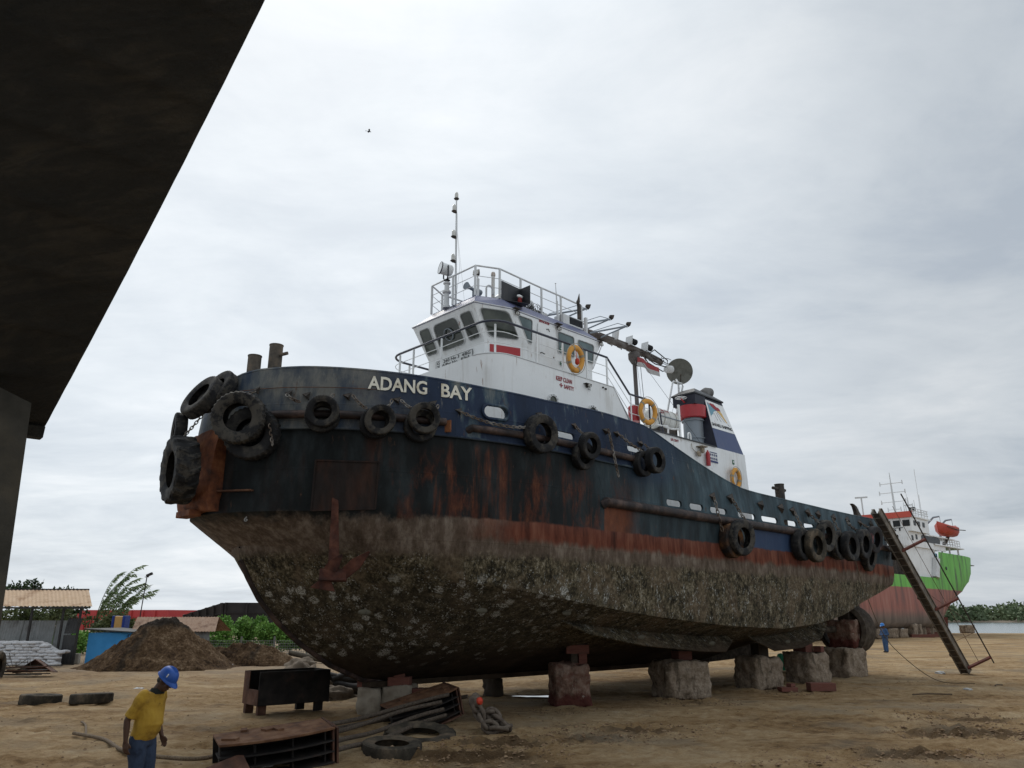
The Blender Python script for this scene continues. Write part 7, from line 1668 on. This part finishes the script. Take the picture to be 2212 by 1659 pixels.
def hand(mb, w, d, side, up):
    """palm and five separate, slightly curled fingers; d = fingers' direction, side = towards the thumb, up = back of hand"""
    w, d, side, up = Vector(w), Vector(d).normalized(), Vector(side).normalized(), Vector(up).normalized()
    pal = w + d * .045
    mb.loft([[w + d * t + side * a * hw + up * b * .014 for a, b in ((-1, -1), (1, -1), (1, 1), (-1, 1))] for t, hw in ((-.01, .026), (.03, .038), (.085, .040))])
    for k, (o, L) in enumerate(((-.031, .058), (-.010, .072), (.011, .076), (.032, .068))):
        b = w + d * .082 + side * o; a1 = b + d * L * .45 - up * .006; a2 = a1 + d * L * .3 - up * .016; a3 = a2 + d * L * .22 - up * .020; mb.tube([b, a1, a2, a3], [.0095, .009, .0085, .007], 8)
    t0 = w + d * .02 + side * .036; mb.tube([t0, t0 + d * .028 + side * .022 - up * .006, t0 + d * .060 + side * .026 - up * .016], [.012, .011, .008], 8)


def person(label, loc, rz, sh, tr, hl, head_pitch, lean, arms, legs, s=1.0, collar=None, vest=None):
    T = thing('person', label, 'person', loc, rz, None); T.scale = (s, s, s)
    hip = Vector((0, 0, .88)); chest = Vector((lean * .45, 0, 1.22)); nb = Vector((lean * .9, 0, 1.40)); hc = nb + Vector((.035 + lean * .45, 0, .135 - abs(head_pitch) * .04))
    cp, sp = math.cos(head_pitch), math.sin(head_pitch); fw, hu = Vector((cp, 0, -sp)), Vector((sp, 0, cp))
    H = lambda x, y, z: hc + fw * x + Vector((0, y, 0)) + hu * z
    b = MB()
    # head: skull, jaw, nose, brow, lips, ears
    b.ball(H(-.005, 0, .03), (.098, .076, .10), 20, rings=14); b.ball(H(.030, 0, -.045), (.062, .058, .070), 18, rings=12); b.ball(H(.052, 0, -.092), (.032, .034, .026), 12)
    b.loft([[H(.088, .010, .03), H(.088, -.010, .03), H(.080, 0, .03)], [H(.118, .017, -.018), H(.118, -.017, -.018), H(.085, 0, -.022)], [H(.100, .014, -.028), H(.100, -.014, -.028), H(.08, 0, -.03)]])
    b.ball(H(.088, 0, -.056), (.014, .026, .009), 10); b.ball(H(.085, 0, .034), (.018, .055, .012), 10)
    for sg in (-1, 1): b.ball(H(-.01, .078 * sg, -.005), (.022, .010, .034), 10); b.ball(H(.07, .045 * sg, -.02), (.022, .018, .02), 8)
    limb(b, [nb + Vector((-.02, 0, -.03)), hc - hu * .05 - fw * .02], [.068, .064]); b.ball(chest, (.12, .19, .2), 16); b.ball(hip, (.11, .15, .12), 16); limb(b, [hip, chest], [.11, .12])
    slv = MB(); arm_ends = []
    for sg, (e, w_) in zip((-1, 1), arms):
        shd = chest + Vector((.0, sg * .185, .12)); e = Vector(e); w_ = Vector(w_); limb(b, [shd, e], [.050, .040]); limb(b, [e, e.lerp(w_, .35), w_], [.040, .041, .027])
        d = (w_ - e).normalized(); hand(b, w_ + d * .01, d + Vector((.12, 0, 0)), (1, 0, .1), (0, sg, 0)); arm_ends.append((shd, e, w_))
    for sg, (k, a) in zip((-1, 1), legs):
        hp_ = hip + Vector((0, sg * .09, -.03)); limb(b, [hp_, Vector(k), Vector(a)], [.085, .058, .040])
    me = remeshed(b, 'body', .0085, 3); link('body', me, 'skin_brown', T)
    for sg in (-1, 1): m = MB(); m.ball(H(.081, .030 * sg, .012), (.010, .014, .008), 8); m.build('eye', 'eye_white', T, smooth=60)
    m = MB(); m.ball(H(-.022, 0, .03), (.098, .083, .095), 18, rings=12); m.ball(H(-.07, 0, -.03), (.045, .062, .05), 12); hm = remeshed(m, 'hair', .012, 2); link('hair', hm, 'hair_black', T)
    # shirt
    m = MB(); el = lambda c, rx, ry: [Vector(c) + Vector((rx * math.cos(2 * math.pi * k / 20), ry * math.sin(2 * math.pi * k / 20), 0)) for k in range(20)]
    m.loft([el((-.005, 0, .80), .125, .178), el((.02, 0, .88), .158, .186), el((.035 + lean * .15, 0, 1.0), .172, .190), el((.01 + lean * .35, 0, 1.13), .155, .198), el((lean * .55 - .005, 0, 1.27), .125, .205), el((lean * .75 - .01, 0, 1.345), .090, .16), el((lean * .9 - .015, 0, 1.40), .064, .074)])
    for sg, (shd, e, w_) in zip((-1, 1), arm_ends):
        end = e.lerp(shd, .12) if sh != 'overall_blue' else w_.lerp(e, .1); mid_ = e if sh == 'overall_blue' else shd.lerp(e, .5); limb(m, [shd + Vector((0, -sg * .03, .01)), shd.lerp(mid_, .3), mid_], [.074, .076, .064]); m.tube([mid_, end], [.066, .070 if sh != 'overall_blue' else .046], 14)
    me = remeshed(m, 'shirt', .011, 3)
    for v in me.vertices:
        p = v.co * 1; v.co += Vector((noise.noise(p * 9), noise.noise(p * 9 + Vector((5, 0, 0))), 0)) * .012 + Vector((math.cos(5 * p.y), math.sin(4 * p.x), 0)) * .009 * (noise.noise(Vector((p.x * 5 + p.z * 9, p.y * 5, p.z * 20 + p.x * 7))))
    link('shirt', me, sh, T)
    if collar:
        m = MB(); m.loft([el((lean * .8 - .004, 0, 1.36), .098, .108), el((lean * .9 - .004, 0, 1.43), .074, .080)], cap=False); m.prism([(.045 + lean * .75, -.03, 1.37), (.045 + lean * .75, .03, 1.37), (.118 + lean * .5, .02, 1.24), (.118 + lean * .5, -.02, 1.24)], (.012, 0, 0)); m.build('collar', collar, T, smooth=60)
    m = MB(); m.loft([el((0, 0, .74), .118, .165), el((0, 0, .80), .128, .172), el((.0, 0, .90), .125, .170)])
    for sg, (k, a) in zip((-1, 1), legs): hp_ = hip + Vector((0, sg * .088, -.05)); limb(m, [hp_, hp_.lerp(Vector(k), .5), Vector(k), Vector(a) + Vector((0, 0, .0))], [.108, .108, .092, .082])
    me = remeshed(m, 'trousers', .012, 3)
    for v in me.vertices: v.co += Vector((noise.noise(v.co * 11), noise.noise(v.co * 11 + Vector((3, 3, 0))), 0)) * .009
    link('trousers', me, tr, T)
    for sg, (k, a) in zip((-1, 1), legs):
        a = Vector(a); m = MB(); m.ball(a + Vector((.06, 0, -.035)), (.135, .05, .045), 14); m.tube([a + Vector((0, 0, -.05)), a + Vector((0, 0, .10))], [.05, .055], 12); me = remeshed(m, 'boot', .012, 2); link('boot', me, 'boot_black', T)
    # safety helmet
    q = Vector((sp, 0, cp)).to_track_quat('Z', 'Y'); h = MB(); rows = []
    for i in range(10):
        t = i / 9; z = .135 * math.sin(t * math.pi / 2); r = math.cos(t * math.pi / 2) ** .7; rows.append([H(-.008 + .135 * r * math.cos(2 * math.pi * k / 28), .108 * r * math.sin(2 * math.pi * k / 28), .055 + z) for k in range(28)])
    h.loft(rows, cap=False); br = []
    for k in range(28):
        a = 2 * math.pi * k / 28; f_ = max(0, math.cos(a)); br.append((H(-.008 + .133 * math.cos(a), .107 * math.sin(a), .062), H(-.008 + (.148 + .045 * f_) * math.cos(a), .118 * math.sin(a), .045 - .018 * f_)))
    h.loft([[x[0] for x in br], [x[1] for x in br], [x[1] - hu * .006 for x in br], [x[0] - hu * .012 for x in br]], cap=False)
    for o in (-.02, 0, .02): h.tube([H(-.11, o, .14), H(-.06, o, .182), H(0, o, .195), H(.06, o, .182)], .006, 5)
    ho = h.build('helmet', hl, T, smooth=50); m = MB(); m.box(H(.03, -.098, .115), (.012, .012, .045), Matrix.Rotation(head_pitch, 3, 'Y')); m.build('helmet_mark', 'sign_white', ho); return T


person('man in a yellow shirt, dark jeans and blue helmet looking down in the left foreground', (-4.52, 10.25, 0), R(-14), 'shirt_yellow', 'jeans_blue', 'helmet_blue', .62, .15, (((-.07, -.245, 1.06), (-.05, -.25, .82)), ((-.02, .25, 1.06), (.10, .23, .84))), (((.03, -.10, .47), (-.02, -.11, .09)), ((.05, .10, .47), (.03, .11, .09))), .955, 'collar_dark')
person('far worker in blue overalls and light blue helmet standing near the cargo ship', (24.55, 53.2, 0), R(200), 'overall_blue', 'overall_blue', 'helmet_light_blue', .15, .03, (((.0, -.25, 1.05), (.20, -.20, 1.0)), ((-.02, .25, 1.05), (.16, .16, 1.02))), (((.02, -.09, .47), (-.02, -.10, .09)), ((.03, .09, .47), (.05, .10, .09))), 1.08)
B_ = thing('bird', 'tiny dark bird flying alone in the cloudy sky', 'bird', (-6.49, 30, 23.31), R(20))
mat('bird_dark', (.02, .02, .022), None, None, 5, .8)
m = MB(); m.loft([[Vector((x, r * math.cos(2 * math.pi * k / 8), r * math.sin(2 * math.pi * k / 8))) for k in range(8)] for x, r in ((-.11, .004), (-.05, .018), (.02, .024), (.07, .016), (.10, .004))]); m.build('body', 'bird_dark', B_, smooth=60)
for sg in (-1, 1): m = MB(); m.prism([(-.03, sg * .015, .01), (.04, sg * .015, .01), (.03, sg * .09, .05), (-.02, sg * .17, .03), (-.05, sg * .09, .04)], (0, 0, .004)); m.build('wing', 'bird_dark', B_)
m = MB(); m.prism([(-.10, -.008, 0), (-.10, .008, 0), (-.16, .025, .0), (-.16, -.025, 0)], (0, 0, .003)); m.build('tail', 'bird_dark', B_)
